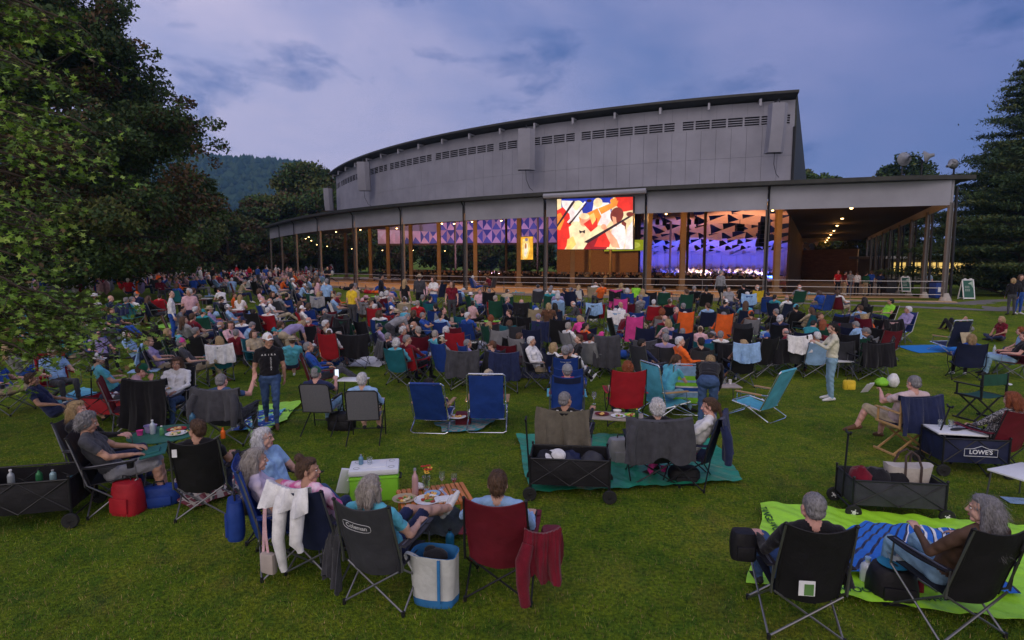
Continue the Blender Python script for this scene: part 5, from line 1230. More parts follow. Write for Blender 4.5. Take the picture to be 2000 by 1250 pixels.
def near_maple():
    """paler boughs reaching in from a trunk just out of frame on the left"""
    r = np.random.default_rng(8); base = Vector((-10.8, 8.2, 0)); t = thing('maple_tree', 'near maple with pale green lobed leaves, boughs reaching in from the left edge', 'tree', base)
    m = MB(); m.tube([(0, 0, -.1), (0, 0, .5), (.1, 0, 3), (.0, .1, 7), (.2, 0, 11)], [.38, .28, .24, .16, .05], 10); L = []
    ends = [(150, 60, 9.5), (60, 20, 9), (170, 105, 10), (90, 150, 9), (150, 250, 9), (60, 330, 8.4), (180, 330, 9.6), (110, 380, 9), (60, 440, 8.6), (170, 300, 10.2), (30, 240, 8), (20, 120, 8), (80, 470, 8.6), (30, 410, 8.), (50, 520, 8.4), (95, 500, 9),
            (20, 600, 8.), (90, 590, 8.2), (150, 615, 8.8), (210, 640, 9.4), (245, 655, 9.8), (120, 660, 8.6), (60, 640, 8.2), (150, 690, 8.9), (30, 690, 8.2), (10, 560, 7.8), (190, 610, 9.4), (170, 665, 9.2), (60, 700, 8.6)]
    for px, py, d in ends:
        e = at_y(px, py, d)-base; s = Vector((0, 0, max(1.5, min(9.5, e.z+.9)))); mid = s.lerp(e, .5)+Vector((0, 0, .25)); pts = [s, mid, e+Vector((0, 0, .12)), e+Vector((.25, .1, -.10))]
        m.tube(pts, [.05, .03, .015, .006], 6)
        for _ in range(int(40+14*(py > 540))):
            f = r.uniform(.45, 1.08); q = (s.lerp(mid, f*2) if f < .5 else mid.lerp(e, min(1.15, (f-.5)*2)))
            o = Vector(r.normal(0, 1, 3)); o = Vector((o.x*.26, o.y*.26, o.z*.15-.05)); tip = q+o; m.tube([q, tip], [.006, .003], 4)
            for _ in range(7): g_ = r.normal(0, .085, 3); L.append((tip.x+g_[0], tip.y+g_[1], tip.z+g_[2]*.7-.02))
    L = np.array(L); V, F = rquads(L, .105, r, 1.2, MAPLE, up=.8); mi = r.choice(4, len(L), p=[.45, .22, .27, .06]); obj('crown', npmesh('crown', V, F, LIGHTL, mi), t); ob('trunk', m, M_BARK, t)
near_maple()
def pine(label, x, y, h, rad_, seed, z0=None, low=.06, n=26000, mats=NEEDL, group=None):
    r = np.random.default_rng(seed); zb = gz(x, y) if z0 is None else z0; t = thing('pine_tree', label, 'tree', (x, y, zb), 0, group); m = MB(); m.tube([(0, 0, -.1), (0, 0, h*.5), (0, 0, h)], [h*.016+.08, h*.011, .02], 8); K = []
    nt = int(h*1.5)
    for k in range(nt):
        f = low+(1-low)*k/nt; z = h*f; R_ = rad_*(1-f)**.75*r.uniform(.78, 1.1)+.25; nb = r.integers(5, 8); a0_ = r.uniform(0, 6.3)
        for b in range(nb):
            a = a0_+2*PI*b/nb+r.uniform(-.3, .3); L_ = R_*r.uniform(.7, 1.1); tip = Vector((L_*math.cos(a), L_*math.sin(a), z+L_*r.uniform(-.02, .14))); m.tube([(0, 0, z-.1*L_), tuple(tip*.6+Vector((0, 0, z*.4))), tuple(tip)], [.05, .03, .01], 4)
            for q in np.linspace(.3, 1, max(3, int(L_*1.6))): w = .25+.34*(1-abs(q-.65)); K.append((tip.x*q, tip.y*q, z+(tip.z-z)*q+.02, w*L_**.45, .16))
    K = np.array(K); ix = r.integers(0, len(K), n); D = r.normal(0, .55, (n, 3)); C = K[ix, :3]+D*np.c_[K[ix, 3], K[ix, 3], K[ix, 4]]
    V, F = rquads(C, .26, r, .4, [(-.5, -.05), (-.1, -.16), (.6, 0), (-.1, .16)]); cm = r.choice(len(mats), len(K)); mi = np.where(r.random(n) < .7, cm[ix], r.choice(len(mats), n)); obj('crown', npmesh('crown', V, F, mats, mi), t); ob('trunk', m, M_BARK, t); return t
p = at_y(1992, 560, 39)
pine('tall dark pine at the right edge with layered boughs against the sky', 36.0, 39.5, 16.6, 7.4, 31, n=100000, low=.04)
pine('broad dark pine behind the flared columns of the right wing', 47.0, 54.0, 14.5, 7.6, 32, n=70000, low=.24)
pine('dark pine filling the gap between the right wing columns', 57.0, 86.0, 16.0, 8.5, 33, n=60000, low=.16)
pine('small dark conifer low at the far right edge', 41.5, 42.0, 9.5, 5.6, 34, n=60000, low=.02)
pine('dark pine closing the view behind the right hedge', 56, 56, 14, 8, 36, n=60000, low=.02)
pine('far conifer with a ragged top standing left of the shed', -42.5, 80, 14.2, 4.4, 35, n=16000, low=.1)
def blob(name_label, px, pyt, d, w, h, n, seed, ls=.5, mats=LEAVES, probs=None, nk=50):
    r = np.random.default_rng(seed); top = at_y(px, pyt, d); x, y = top.x, d; zb = gz(x, y)-.2; H_ = top.z-zb; K = []
    for _ in range(nk):
        f = r.uniform(.10, .93); R_ = w*math.sin(PI*min(1, f*.85+.18))**.6; a = r.uniform(0, 2*PI); q = R_*r.uniform(.2, .95)**.6; s = w*.26*r.uniform(.7, 1.3); K.append((x+q*math.cos(a), y+q*math.sin(a), zb+H_*f, s, s*.62))
    return clumps_tree('leafy_tree', name_label, (x, y, zb), K, n, ls, mats, seed, .3, probs=probs, group=None)
blob('large round dark tree rising behind the left end of the shed', 612, 322, 98, 10.0, 12, 30000, 41, .55)
blob('dark tree beside the slim white speaker at the left end of the shed', 648, 345, 102, 7, 12, 16000, 42, .55)
blob('olive tree at the foot of the hill left of the shed', 548, 376, 92, 6.5, 10, 15000, 43, .5, probs=[.2, .3, .4, .1])
blob('low grey green tree behind the far picnic crowd', 508, 385, 88, 6, 10, 15000, 44, .5)
blob('dark tree at the far end of the lawn under the hill', 470, 402, 84, 5.5, 9, 14000, 45, .48)
blob('dark tree just right of the big maple at the lawn end', 440, 415, 74, 5, 8, 13000, 46, .45)
blob('tall pale topped tree beside the far conifer', 402, 385, 90, 5, 10, 13000, 47, .48, probs=[.2, .3, .4, .1])
blob('bushy tree left of the first shed column', 512, 440, 80, 4.5, 8, 12000, 48, .42)
for k, (px, d, lab) in enumerate([(30, 62, 'dark tree closing the view behind the near maple'), (150, 66, 'dark tree behind the trunk of the big maple'), (260, 70, 'dark tree low behind the right side of the big maple'), (345, 76, 'dark tree behind the right fringe of the big maple')]): blob(lab, px, 380, d, 8, 10, 14000, 80+k, .6)
blob('tall dark tree rising behind the left edge of the big maple', 70, 40, 47, 10, 14, 32000, 90, .42, nk=90)
blob('green treetop showing over the right wing roof near the drum', 1598, 292, 100, 6.0, 10, 15000, 49, .55, mats=LEAVES, probs=[.1, .6, .3, 0])
blob('dark treetop behind the roof dishes', 1768, 296, 84, 6.2, 10, 18000, 50, .45, probs=[.7, .2, .1, 0])
blob('leafy tree seen through the right wing columns', 1725, 430, 88, 6, 8, 13000, 51, .45)
blob('dark tree beyond the left bays of the shed', 640, 420, 118, 8, 10, 12000, 52, .6)
for k, (px, d) in enumerate([(575, 122), (720, 118), (800, 124), (880, 118), (960, 122), (1030, 118)]):
    blob('dark tree seen through bay %s of the shed' % ['one', 'three', 'four', 'five', 'six', 'seven'][k] if False else ['leftmost of the dark trees seen through the open bays', 'dark tree seen through the third open bay', 'dark tree seen through the fourth open bay', 'dark tree seen under the left half of the patterned wall', 'dark tree seen under the right half of the patterned wall', 'dark tree seen behind the small golden video panel'][k], px, 440, d, 8, 10, 8000, 60+k, .7, nk=36)
# hedge and lit house beyond the right wing
def hedge():
    r = np.random.default_rng(9); m = []
    K = []
    for x in np.arange(0, 34, .5): K.append((41+x*.9, 50+x*.12+r.uniform(-.3, .3), FZ+1.1+r.uniform(-.15, .2), .75, .75))
    for x in np.arange(0, 26, .6): K.append((37+x*.95, 41.5-x*.02+r.uniform(-.2, .2), FZ+.9+r.uniform(-.12, .15), .7, .65))
    K = np.array(K); n = 26000; ix = r.integers(0, len(K), n); D = r.normal(0, .6, (n, 3)); C = K[ix, :3]+D*np.c_[K[ix, 3], K[ix, 3], K[ix, 4]]; V, F = rquads(C, .22, r)
    o = obj('hedge', npmesh('hedge', V, F, LEAVES[:3], r.integers(0, 3, n))); tag(o, 'clipped dark hedge running behind the right wing colonnade', 'hedge')
hedge()
HB = thing('lit_building', 'low building with glowing yellow windows beyond the right wing', 'building', (60.5, 74, FZ-.5))
M_HW = mat('house_wall', (.20, .18, .16), .8); M_WIN = bulb_mat((1, .66, .18), .7)
ob('wall', MB().box((0, 0, 1.5), (26, 6, 3.0)), M_HW, HB, smooth=False); ob('roof', MB().box((0, -.3, 3.2), (28, 7.6, .35), bev=.04), mat('house_roof', (.30, .29, .28), .7), HB, smooth=False)
for k in range(8):
    x = -11.5+k*1.9; f = ob('window', MB().box((x, -3.06, 1.85), (1.6, .08, 1.5)), M_WIN, HB, smooth=False)
    m = MB(); 
    for q in (-.8, -.27, .27, .8): m.box((x+q, -3.13, 1.85), (.06, .05, 1.5))
    for q in (1.1, 1.6, 2.1, 2.6): m.box((x, -3.135, q), (1.66, .04, .05))
    ob('frame', m, M_DARK, f, smooth=False)
# ---- roof kit: two horn dishes and a mast on the wing roof
def dish(label, px, py, d, r_, az, el=0):
    p = at_y(px, py, d); t = thing('roof_dish', label, 'loudspeaker horn', p, rad(az)); M_ = Mx(rx=rad(90+el)); 
    ob('dish', MB().lathe([(r_, 0), (r_*1.03, .03), (r_*.75, .18), (r_*.35, .34), (r_*.25, .6), (r_*.2, .34), (r_*.30, .30), (r_*.7, .14)], n=24, M=M_), mat('dish_grey', (.22, .23, .26), .5), t); ob('driver', MB().ell((0, -.12, 0), (r_*.28, .1, r_*.28), n=12), mat('dish_pale', (.5, .5, .55), .5), t)
    zr = FZ+6.7-p.z; ob('mast', MB().tube([(0, .1, zr), (0, .1, -r_*.5), (0, .3, 0)], .06, 8), M_BLACKM, t)
dish('round grey horn dish facing the lawn on the wing roof', 1765, 311, 40, .46, 0); dish('second grey horn dish on the roof, turned away to the right', 1805, 307, 41, .44, 50, -10); dish('pale horn dish at the right end of the roof', 1862, 320, 40, .36, -75, 20)
p = at_y(1843, 318, 40); t = thing('roof_mast', 'small mast with a box and crossarms on the right end of the roof', 'antenna', (p.x, p.y, FZ+6.7)); ob('mast', MB().tube([(0, 0, 0), (0, 0, 1.1)], .03, 6), M_BLACKM, t); ob('box', MB().box((0, 0, .75), (.5, .3, .25), bev=.03).tube([(-.7, 0, .62), (.75, 0, .68)], .03, 6), M_BLACKM, t)
def aboard(label, px, py, lines=True, yaw=0., s=1.):
    p = P(px, py); t = thing('sandwich_board', label, 'sign', p, rad(yaw)); wf = M_WHITEP; w, h = .62*s, 1.12*s
    for q in (-1, 1):
        a = rad(11)*q; M_ = Matrix.Translation((0, q*-.21, 0)) @ Matrix.Rotation(-a, 4, 'X') 
        m = MB(); m.box((-w/2, 0, h/2), (.05, .03, h), M=M_).box((w/2, 0, h/2), (.05, .03, h), M=M_).box((0, 0, h-.02), (w+.05, .03, .06), M=M_).box((0, 0, .06), (w+.05, .03, .06), M=M_)
        m.box((-.16, 0, h+.04), (.12, .03, .06), M=M_).box((.16, 0, h+.04), (.12, .03, .06), M=M_); ob('frame', m, wf, t, smooth=False)
        m = MB().box((0, 0, h/2+.01), (w-.05, .014, h-.12), M=M_); pn = ob('panel', m, mat('sign_green', (.025, .10, .075), .6, var=.05), t, smooth=False)
        if q > 0:
            m = MB(); m.prism([(.0, h*.80), (.26*s, h*.93), (.26*s, h*.55), (.16*s, h*.74), (.0, h*.78)], .0, .002, M=M_ @ Matrix.Translation((0, -.010, 0)) @ Matrix.Rotation(PI/2, 4, 'X')); ob('swoosh', m, mat('sign_pale', (.35, .45, .38), .6, var=0), pn, smooth=False)
            m = MB()
            r = random.Random(3)
            for k in range(7):
                if k in (3,): continue
                x = -.20*s
                for wd in range(3): L_ = r.uniform(.05, .10)*s; m.box((x+L_/2, -.011, h*.66-k*.045*s), (L_, .003, .016*s), M=M_); x += L_+.02
            ob('writing', m, mat('sign_text', (.5, .55, .5), .6, var=0), pn, smooth=False)
aboard('green and white sandwich board sign on the path at the right corner of the shed', 1887, 584)
aboard('smaller green sandwich board behind the railing in the right wing', 1766, 570, s=.95)
for k, (px, py, lab) in enumerate([(1830, 582, 'blue recycling bin beside the last flared column'), (1735, 572, 'dark bin left of the small sandwich board')]):
    p = P(px, py); t = thing('bin', lab, 'bin', p); ob('body', MB().box((0, 0, .45), (.62, .55, .9), bev=.04), nylon('B' if k == 0 else 'K'), t); ob('lid', MB().box((0, 0, .93), (.66, .6, .08), bev=.03), nylon('N' if k == 0 else 'K'), t)
    ob('badge', MB().box((-.12, -.29, .5), (.16, .02, .28), bev=.005), M_WHITEP, t) if k == 0 else None
# dog by the left group of the wing
# ================================================================ CROWD
# blocks of rows: origin x, origin y, pixels per unit, then  u v pose yaw shirt hair chair
# hair: letter g w b k l r s (d bald, c? cap colour, h sun hat), capital = long;  chair '-' none
TABLE = """
@160 520 6.943
180 370 sitA 60 W hW - cream sun hat
390 400 sitB 60 N d T
600 425 sitA 10 T g A
680 415 sitA 0 W g -
740 345 sitC -20 N cO -
900 400 sitB 40 K B N
1050 375 sitA 0 R k R
1210 330 std 60 W k -
1450 305 std 150 S w -
1510 290 std 20 D b -
1370 540 sitF 60 G k Z
1540 550 sitA 20 D w K
1640 585 sitB 0 T cT E
1500 640 sitA 30 M b M
1730 540 sitA 60 V hC N
1880 750 sitC 60 N d N
1545 830 sitA 10 K g K
1350 970 sitC 60 D cP D
910 955 sitA 60 V l D
1160 840 sitA 60 K l E
980 760 sitA 0 K K K
400 560 sitL 100 N L N
610 870 sitL 80 L w -
1860 290 sitF -60 W k -
1890 410 sitB 60 K cK E
250 520 sitA 30 K k K
1330 830 gnd 40 A g -
@400 510 6.943
600 45 std 180 R k -
825 70 std 10 B k -
1660 75 fold 180 K k -
1160 80 std 90 D k -
1530 210 std 60 S B -
1650 240 std 0 L g -
480 450 gnd 0 W L -
540 250 sitF 60 C g M
1190 230 sitA 60 W hW T
970 250 sitA 60 G cG -
910 265 sitL 90 L b -
1350 300 sitF 60 L cW -
1250 360 sitL 60 N cN N
830 245 sitA 60 N k N
780 500 sitB 45 W d B
885 505 sitL 60 W d B
740 370 sitL 60 S b -
920 405 sitB 120 K b -
990 430 sitA 30 G cG D
1110 435 sitA 0 K k B
1460 400 sitB 30 G w E
1545 415 sitA 0 B L B
1300 540 sitA 30 V B -
1410 570 sitA 0 N b B
1320 605 sitA 60 W cW R
1740 445 sitL 60 L cC W
1820 420 sitF 60 M g -
1755 400 sitA 40 O b -
1630 640 sitF -60 D g M
1410 765 sitA 0 M d K
1320 790 bend 30 V l -
860 630 sitA 0 W w R
660 660 sitB 10 K k K
640 820 sitF 60 L g E
310 585 sitL 60 L cW K
1030 820 sitA 60 T b -
950 900 sitL 60 D cT K
1685 920 sitA 10 W cW R
1640 800 sitA 60 C w K
1405 1090 sitL 66 B g M
400 430 gnd 60 O b -
300 130 sitA 30 K k -
560 110 sitA 60 P w -
690 240 sitB 30 D g K
1000 90 fold 60 K cW -
@640 530 6.943
330 165 std 30 Y k -
370 160 std 30 C g -
520 330 sitA 0 K hS Z
590 390 sitA 60 Z b Z
640 445 sitB 0 M w R
865 470 sitA 30 N cW R
730 285 sitA 0 W w M
800 270 sitA 0 W w -
890 205 sitF 30 B g N
820 225 sitA 0 S b -
845 340 sitC 60 B g B
1040 350 sitA 0 C cW C
700 530 sitA 0 W b B
1050 100 std 30 K L -
1245 40 std 0 D hC -
1320 140 sitA 180 S l -
1430 70 fold -150 W b -
1540 130 sitA -60 S k N
1680 130 std 180 M B -
1290 320 sitA 0 E g E
1390 330 sitA 0 N k T
1170 530 sitB 0 K b -
1290 550 sitH 100 B g K
1460 440 sitA 0 K k B
1570 490 sitC 60 K k B
1540 560 sitA 20 L k B
1840 220 sitF 60 L w K
1830 500 sitC 20 K k T
1900 555 sitA 30 B w B
1610 750 sitA 10 W w K
1080 560 bend 50 G g -
1170 680 sitC 60 K d K
820 830 sitB 60 K g N
1080 860 sitT 30 M g R
250 600 sitU 20 E K E
460 240 lie 60 R b -
560 240 lie 80 O l -
180 200 lie 70 K k -
730 40 std 90 K k -
@880 530 6.943
300 60 sitU 60 V w B
275 285 sitC 60 T hW E
400 235 sitA 180 S g -
520 235 sitB 0 G g K
500 60 sitF -60 M b D
610 330 sitA 0 Z s E
770 345 sitB 60 N g N
545 600 sitA 0 M r D
790 520 sitU -30 K b K
800 660 sitB 20 V b T
960 385 sitA 0 L d D
1185 175 sitF 0 G cG D
1365 195 sitA 0 W g -
1350 230 sitA 0 T g E
1455 265 sitA 0 V w -
1540 225 sitB 0 N b -
1635 220 sitA 30 N cN N
1740 180 sitF 20 N L W
1455 310 sitA 0 L w L
1410 430 sitA 0 Z K N
1330 430 sitA 0 Z l -
1190 580 sitB 0 N cV E
1660 400 sitF -90 D d N
1750 590 sitF -20 P l N
1740 850 sitL -90 K b -
560 940 sitU -30 N cZ D
1090 720 none 0 N - N
590 330 none 10 R - R
1010 310 none 0 E - E
1150 390 none 0 C - C
60 760 none 0 R - R
@1120 530 6.943
300 140 sitF 20 W d C
390 150 sitA -20 O b -
650 160 sitA 20 C l G
860 165 sitF 30 J b -
940 240 sitA 0 C L B
730 235 sitC 10 B w B
570 240 sitA 0 C l P
600 345 sitF 0 M B P
735 355 sitA 0 D k M
1090 385 sitA 0 G w R
1310 375 sitB 0 M cG K
1225 215 sitA 0 G cG E
1530 245 sitB 0 E b E
1640 200 sitT 0 D cG K
1800 220 sitC 0 K k K
1490 435 sitA 0 W g N
1820 430 sitA 0 L b N
570 505 sitB 0 W w L
820 600 sitC 0 B cV P
1200 510 sitA 0 Z r G
1240 600 sitA 0 M d E
1510 555 sitA 0 W w O
1480 770 sitB 10 W g N
1250 845 sitA 20 V g D
1730 895 sitB 0 K k D
330 340 none 0 R - R
270 350 none 0 D - D
380 820 low -60 G cP -
1040 250 none 10 C - K
@1360 530 6.943
340 -15 walk 60 G g -
440 200 sitA 180 G b C
690 280 sitB 0 B w B
825 185 sitA 0 K d Y
970 275 sitF 20 N k B
1230 325 sitT -20 W d N
1400 185 sitA 0 G d E
1660 250 sitF -20 B b B
1350 450 sitA 0 K cA K
1080 510 sitB -10 K g K
1140 600 sitC 30 N w K
370 555 sitA 0 O g O
740 535 sitA 0 Z cO G
330 805 sitC 0 W g K
640 920 sitB 0 Z l K
950 835 sitU -20 V cB K
1720 650 sitL 60 E R E
1640 820 sitB 0 G w L
1920 250 sitA 60 W b M
640 170 sitA 0 K k K
1950 470 none 0 B - B
@1600 530 5
185 30 std 180 R k -
250 60 std 90 M k -
300 85 std 20 G g -
370 70 std 0 W b -
460 20 std 60 E k -
510 5 std 0 B b -
600 5 std 30 N k -
1080 10 std -90 L b -
440 255 sitA 0 K K K
400 335 sitA 0 L b C
700 265 sitL -90 J k K
870 340 sitC -90 V w B
360 485 sitF -20 L g -
1480 545 lie 0 W g -
1780 435 gnd -90 M l -
1970 545 gnd -60 L r -
1900 62 std 20 K l -
1975 30 std 180 K b -
690 415 none 0 S - S
"""
FEMH = set('LBKRl')
def bigplace(x, y):
    """phrase that places a spot by things one can find in the picture"""
    s = (x/max(y, 1)*FPX)+1000
    if y > 30 and s > 1560: return 'inside right wing' if s < 1840 else 'by right hedge'
    D_ = 'far' if y > 23 else 'mid' if y > 14.5 else 'near'
    return D_+' '+('under maple' if s < 300 else 'beside maple' if s < 430 else 'by left columns' if s < 640 else 'before patterned wall' if s < 880 else 'before golden panel' if s < 1060 else 'under big screen' if s < 1250 else 'before blue stage' if s < 1510 else 'before right wing')
USED = {}
def uniq(lab):
    if lab not in USED: USED[lab] = 1; return lab
    for w in ('also ', 'another ', 'yet another ', 'one more '):
        pass
    USED[lab] += 1; return None
PW = {'sitA': 'seated', 'sitB': 'hands folded', 'sitC': 'legs crossed', 'sitL': 'legs out', 'sitH': 'hands up', 'sitT': 'turned right', 'sitU': 'turned left', 'sitF': 'leaning forward', 'low': 'reclining', 'gnd': 'cross-legged on grass', 'lie': 'lying on grass', 'std': 'standing', 'fold': 'standing arms bent', 'walk': 'walking', 'bend': 'bending over'}
CN = dict(CN, E='green'); HN = dict(HN, s='ash')
def hairdesc(h):
    if h[0] == 'c' or h[0] == 'h': return '%s %s' % (CN[h[1]], 'cap' if h[0] == 'c' else 'sun hat')
    if h == 'd': return 'bald head'
    n = HN[h.lower()] if h.lower() in HN else 'brown'
    return ('long ' if h.isupper() else '')+n+' hair'
def hairspec(h, r):
    if h[0] in 'ch': return (r.choice(['crop', 'short']), r.choice('gbk')), ('cap' if h[0] == 'c' else 'sun', h[1])
    if h == 'd': return ('bald', r.choice('gw')), None
    if h.isupper(): return ('long', h.lower()), None
    return ({'w': r.choice(['short', 'curly', 'short']), 'l': 'bob', 'r': 'curly', 'b': r.choice(['short', 'bob'])}.get(h, r.choice(['short', 'crop'])), h), None
def mk_label(pose, shirt, h, chair, yaw, loc, r):
    face = '' if abs(yaw) < 40 else (' facing the viewer' if abs(yaw) > 130 else ' facing right' if yaw > 0 else ' facing left')
    if loc.y > 60: return 'person with %s, %s shirt, %s far beyond the left columns' % (hairdesc(h), CN[shirt], 'standing' if pose in ('std', 'fold') else 'sitting'), face
    fm = 'person with %s, %s shirt, %s%s, %s' if len((hairdesc(h)+CN[shirt]+PW[pose]+bigplace(loc.x, loc.y)).split()) < 9 else '%s, %s shirt, %s%s, %s'
    return fm % (hairdesc(h), CN[shirt], PW[pose], (' in %s chair' % CN[chair]) if chair != '-' else '', bigplace(loc.x, loc.y)), face
CHC = {}
def crowd_row(px, py, pose, yaw, shirt, h, chair, seed, idx):
    r = random.Random(seed)
    sc = r.uniform(.95, 1.04)
    loc = spot_for_head(px, py, 'sitA' if pose == 'none' else pose, yaw, sc)
    if loc.y < 3: return
    if px > 1570 and py < 552 and pose in ('std', 'fold', 'walk') and px < 1860:
        q = at_y(px, py, 39.5); loc = Vector((q.x, q.y, 0)); loc.z = floor_z(loc)
    if in_shed(loc.x, loc.y): loc.z = floor_z(loc)
    if pose in ('std', 'walk', 'gnd', 'lie', 'bend', 'fold'): chair = '-'
    if pose != 'none':
        for tries in range(40):
            lab, face = mk_label(pose, shirt, h, chair, yaw, loc, r)
            opts = [lab] + ([lab+face] if face else [])
            ok = [l for l in opts if l not in USED and len(l.split()) <= 16]
            if ok: break
            if r.random() < .5: shirt = r.choice('WKNBLRMGDTEVCSZA')
            elif h[0] not in 'ch': h = r.choice(['g', 'w', 'b', 'k', 'l', 'd', 'r', 's'])
            else: h = h[0]+r.choice('WKNBLRGDTC')
        lab = ok[0] if ok else lab
        USED[lab] = 1
        hs, hat = hairspec(h, r); fem = 1 if (h in FEMH or r.random() < .35) else 0
        pants = r.choice('NNBKDCDK'); sh = 'skin' if r.random() < .2 and pose[:3] in ('sit', 'low') else 'pants'
        o = person(lab, loc, yaw, pose, shirt=shirt, pants=pants, hair=hs, hat=hat, lv=0, fem=fem, bulk=1.08 if (not fem and r.random() < .4) else 1., sleeve=r.choice(['skin', 'skin', 'shirt']), shin=sh, shoe=r.choice('WKZ'), scale=sc, hy=None if pose in ('sitT', 'sitU', 'bend', 'lie') else r.choice([0, 0, -25, 20, 35]),
                   group='people on the lawn' if loc.y < 30 else 'people by the shed', glasses=0 if r.random() < .2 else None)
    if chair != '-' and pose not in ('std', 'walk', 'gnd', 'lie', 'bend', 'fold'):
        hi = .13 if r.random() < .25 else 0.
        if chair in ('O', 'P'): hi = .26
        far = loc.y > 17; key = ('fc' if far else 'cc', chair, hi)
        lab = '%s %s chair %s, %s' % (CN[chair], 'tall' if hi else 'folding', ('of person with %s, %s shirt' % (hairdesc(h), CN[shirt])) if pose != 'none' else 'standing empty', bigplace(loc.x, loc.y))
        if lab in USED:
            for w in ('faded', 'worn', 'plain', 'dusty', 'creased', 'sagging'):
                if w+' '+lab not in USED: lab = w+' '+lab; break
        USED[lab] = 1
        place(key, (lambda: far_chair_parts(chair, hi)) if far else (lambda: camp_chair_parts(chair, hi-.04)), 'camp_chair', lab, 'chair', loc+Vector((0, 0, 0)), yaw, 'folding chairs across the lawn')
        if r.random() < .16 and abs(yaw) < 70 and loc.y < 27:
            c = r.choice('KNDGWLM'); l2 = '%s jacket over the back of the %s chair %s' % (CN[c], CN[chair], bigplace(loc.x, loc.y))
            if l2 not in USED and len(l2.split()) <= 16: USED[l2] = 1; garment('g%s%d' % (c, idx % 3), l2, 'jacket', loc, yaw, c, w=.60, back=.45, rim=(0, -.41, .99+hi), seed=idx % 3)
idx = 0; ox = oy = 0; sc_ = 1
HEADS = []
for line in TABLE.strip().splitlines():
    f = line.split()
    if line[0] == '@': ox, oy, sc_ = float(f[0][1:]), float(f[1]), float(f[2]); continue
    px, py = ox+float(f[0])/sc_, oy+float(f[1])/sc_
    HEADS.append((px, py)); crowd_row(px, py, f[2], float(f[3]), f[4], f[5], f[6], 1000+idx, idx); idx += 1
# further picnickers between those read off the picture
def free(px, py, dx, dy):
    return all(abs(px-a)/dx+abs(py-b)/dy > 1 for a, b in HEADS)
rf = random.Random(77); n = 0
REG = [(0, 200, 590, 690, 8, 44, 30), (180, 420, 548, 640, 4, 20, 14), (420, 700, 560, 660, 8, 18, 14), (640, 900, 575, 660, 6, 20, 14), (1560, 1700, 600, 640, 4, 18, 12), (1060, 1560, 556, 672, 20, 15, 9), (700, 1060, 560, 672, 12, 17, 10)]
for x0, x1, y0, y1, cnt, dx, dy in REG:
    k = 0; tries = 0
    while k < cnt and tries < 400:
        tries += 1; px, py = rf.uniform(x0, x1), rf.uniform(y0, y1)
        if not free(px, py, dx, dy): continue
        if px < 200 and py < 640 and px > 120: pass
        HEADS.append((px, py)); crowd_row(px, py, rf.choice(['sitA', 'sitA', 'sitB', 'sitC', 'sitL', 'sitF', 'gnd']), rf.choice([0, 20, 40, 60, 60, 80, -30, 120]), rf.choice('WWKNBLRMGDTEVCSSOA'), rf.choice(['g', 'g', 'w', 'w', 'b', 'k', 'l', 'L', 'B', 'd', 'cW', 'cN', 'cC', 'hC', 's']), rf.choice('KNBRMDEGT--'), 5000+n, n); k += 1; n += 1
# ---- empty chairs among the rows
n = 0
for k in range(400):
    if n >= 34: break
    px, py = rf.choice([(rf.uniform(1040, 1560), rf.uniform(565, 664)), (rf.uniform(1560, 1740), rf.uniform(600, 650)), (rf.uniform(600, 1040), rf.uniform(570, 672))])
    if not free(px, py, 15, 9): continue
    HEADS.append((px, py)); crowd_row(px, py, 'none', rf.choice([0, 10, 20, -15, 30]), 'N', '-', rf.choice('KNBMDKNGRKDE'), 9000+k, k); n += 1
# ---- picnic things lying about between the rows
ri = random.Random(31); kinds = ['table', 'bag', 'cooler', 'table', 'bag', 'throw', 'table', 'bundle']; made = 0
for k, (px, py) in enumerate(ri.sample([h for h in HEADS if 545 < h[1] < 720 and h[0] < 1740], 180)):
    q = P(px+ri.uniform(-12, 12), py, .9); a = rad(ri.uniform(-60, 20)); q = q+Vector((ri.choice([-.75, .75]), ri.uniform(.2, .9), 0)); q.z = ground(q.x, q.y)
    if in_shed(q.x, q.y) or in_shed(q.x, q.y+1.5): continue
    kd = kinds[k % 8]; c = ri.choice('WWNRBKLGCTMJS'); pl = bigplace(q.x, q.y)
    nm = {'table': 'low folding table laid with picnic things', 'bag': 'picnic bag on the grass', 'cooler': 'cooler box on the grass', 'throw': 'picnic throw spread on the grass', 'bundle': 'bundled jacket on the grass'}[kd]
    lab = None
    for c2 in [c]+list('WNRBKLGCTMJSEODVZA'):
        l2 = '%s %s, %s' % (CN[c2], nm, pl)
        if l2 not in USED: lab = l2; c = c2; break
    if not lab: continue
    USED[lab] = 1; dg = ri.uniform(-40, 60)
    if kd == 'table': small_table(lab, q, dg, d=(.62, .42), h=.42, top=cloth(c)); plate('white plate on the '+CN[c]+' table, '+pl, q+Vector((.05, .02, .421)), 'W', .11, foods=5, seed=k % 4); cup(CN[c]+' table\'s little cup, '+pl, q+Vector((-.14, .05, .421)), 'WRL'[k % 3], .035, .1)
    elif kd == 'bag': bag(lab, q, dg, c, d=(.34, .22, .32), seed=k % 5)
    elif kd == 'cooler': cooler(lab, q, dg, body=c, d=(.46, .30, .32))
    elif kd == 'throw': d_ = 1.0; blanket('blanket', lab, 'blanket', [(q.x-d_, q.y-.6), (q.x+d_*.8, q.y-.7), (q.x+d_, q.y+.6), (q.x-d_*.8, q.y+.7)], [cloth(c)], seed=k, nu=12, nv=12)
    else: o_ = ob('bundle', lump(.2, .18, .13, k % 6), cloth(c), deg=70); o_.location = q; tag(o_, lab, 'bundle')
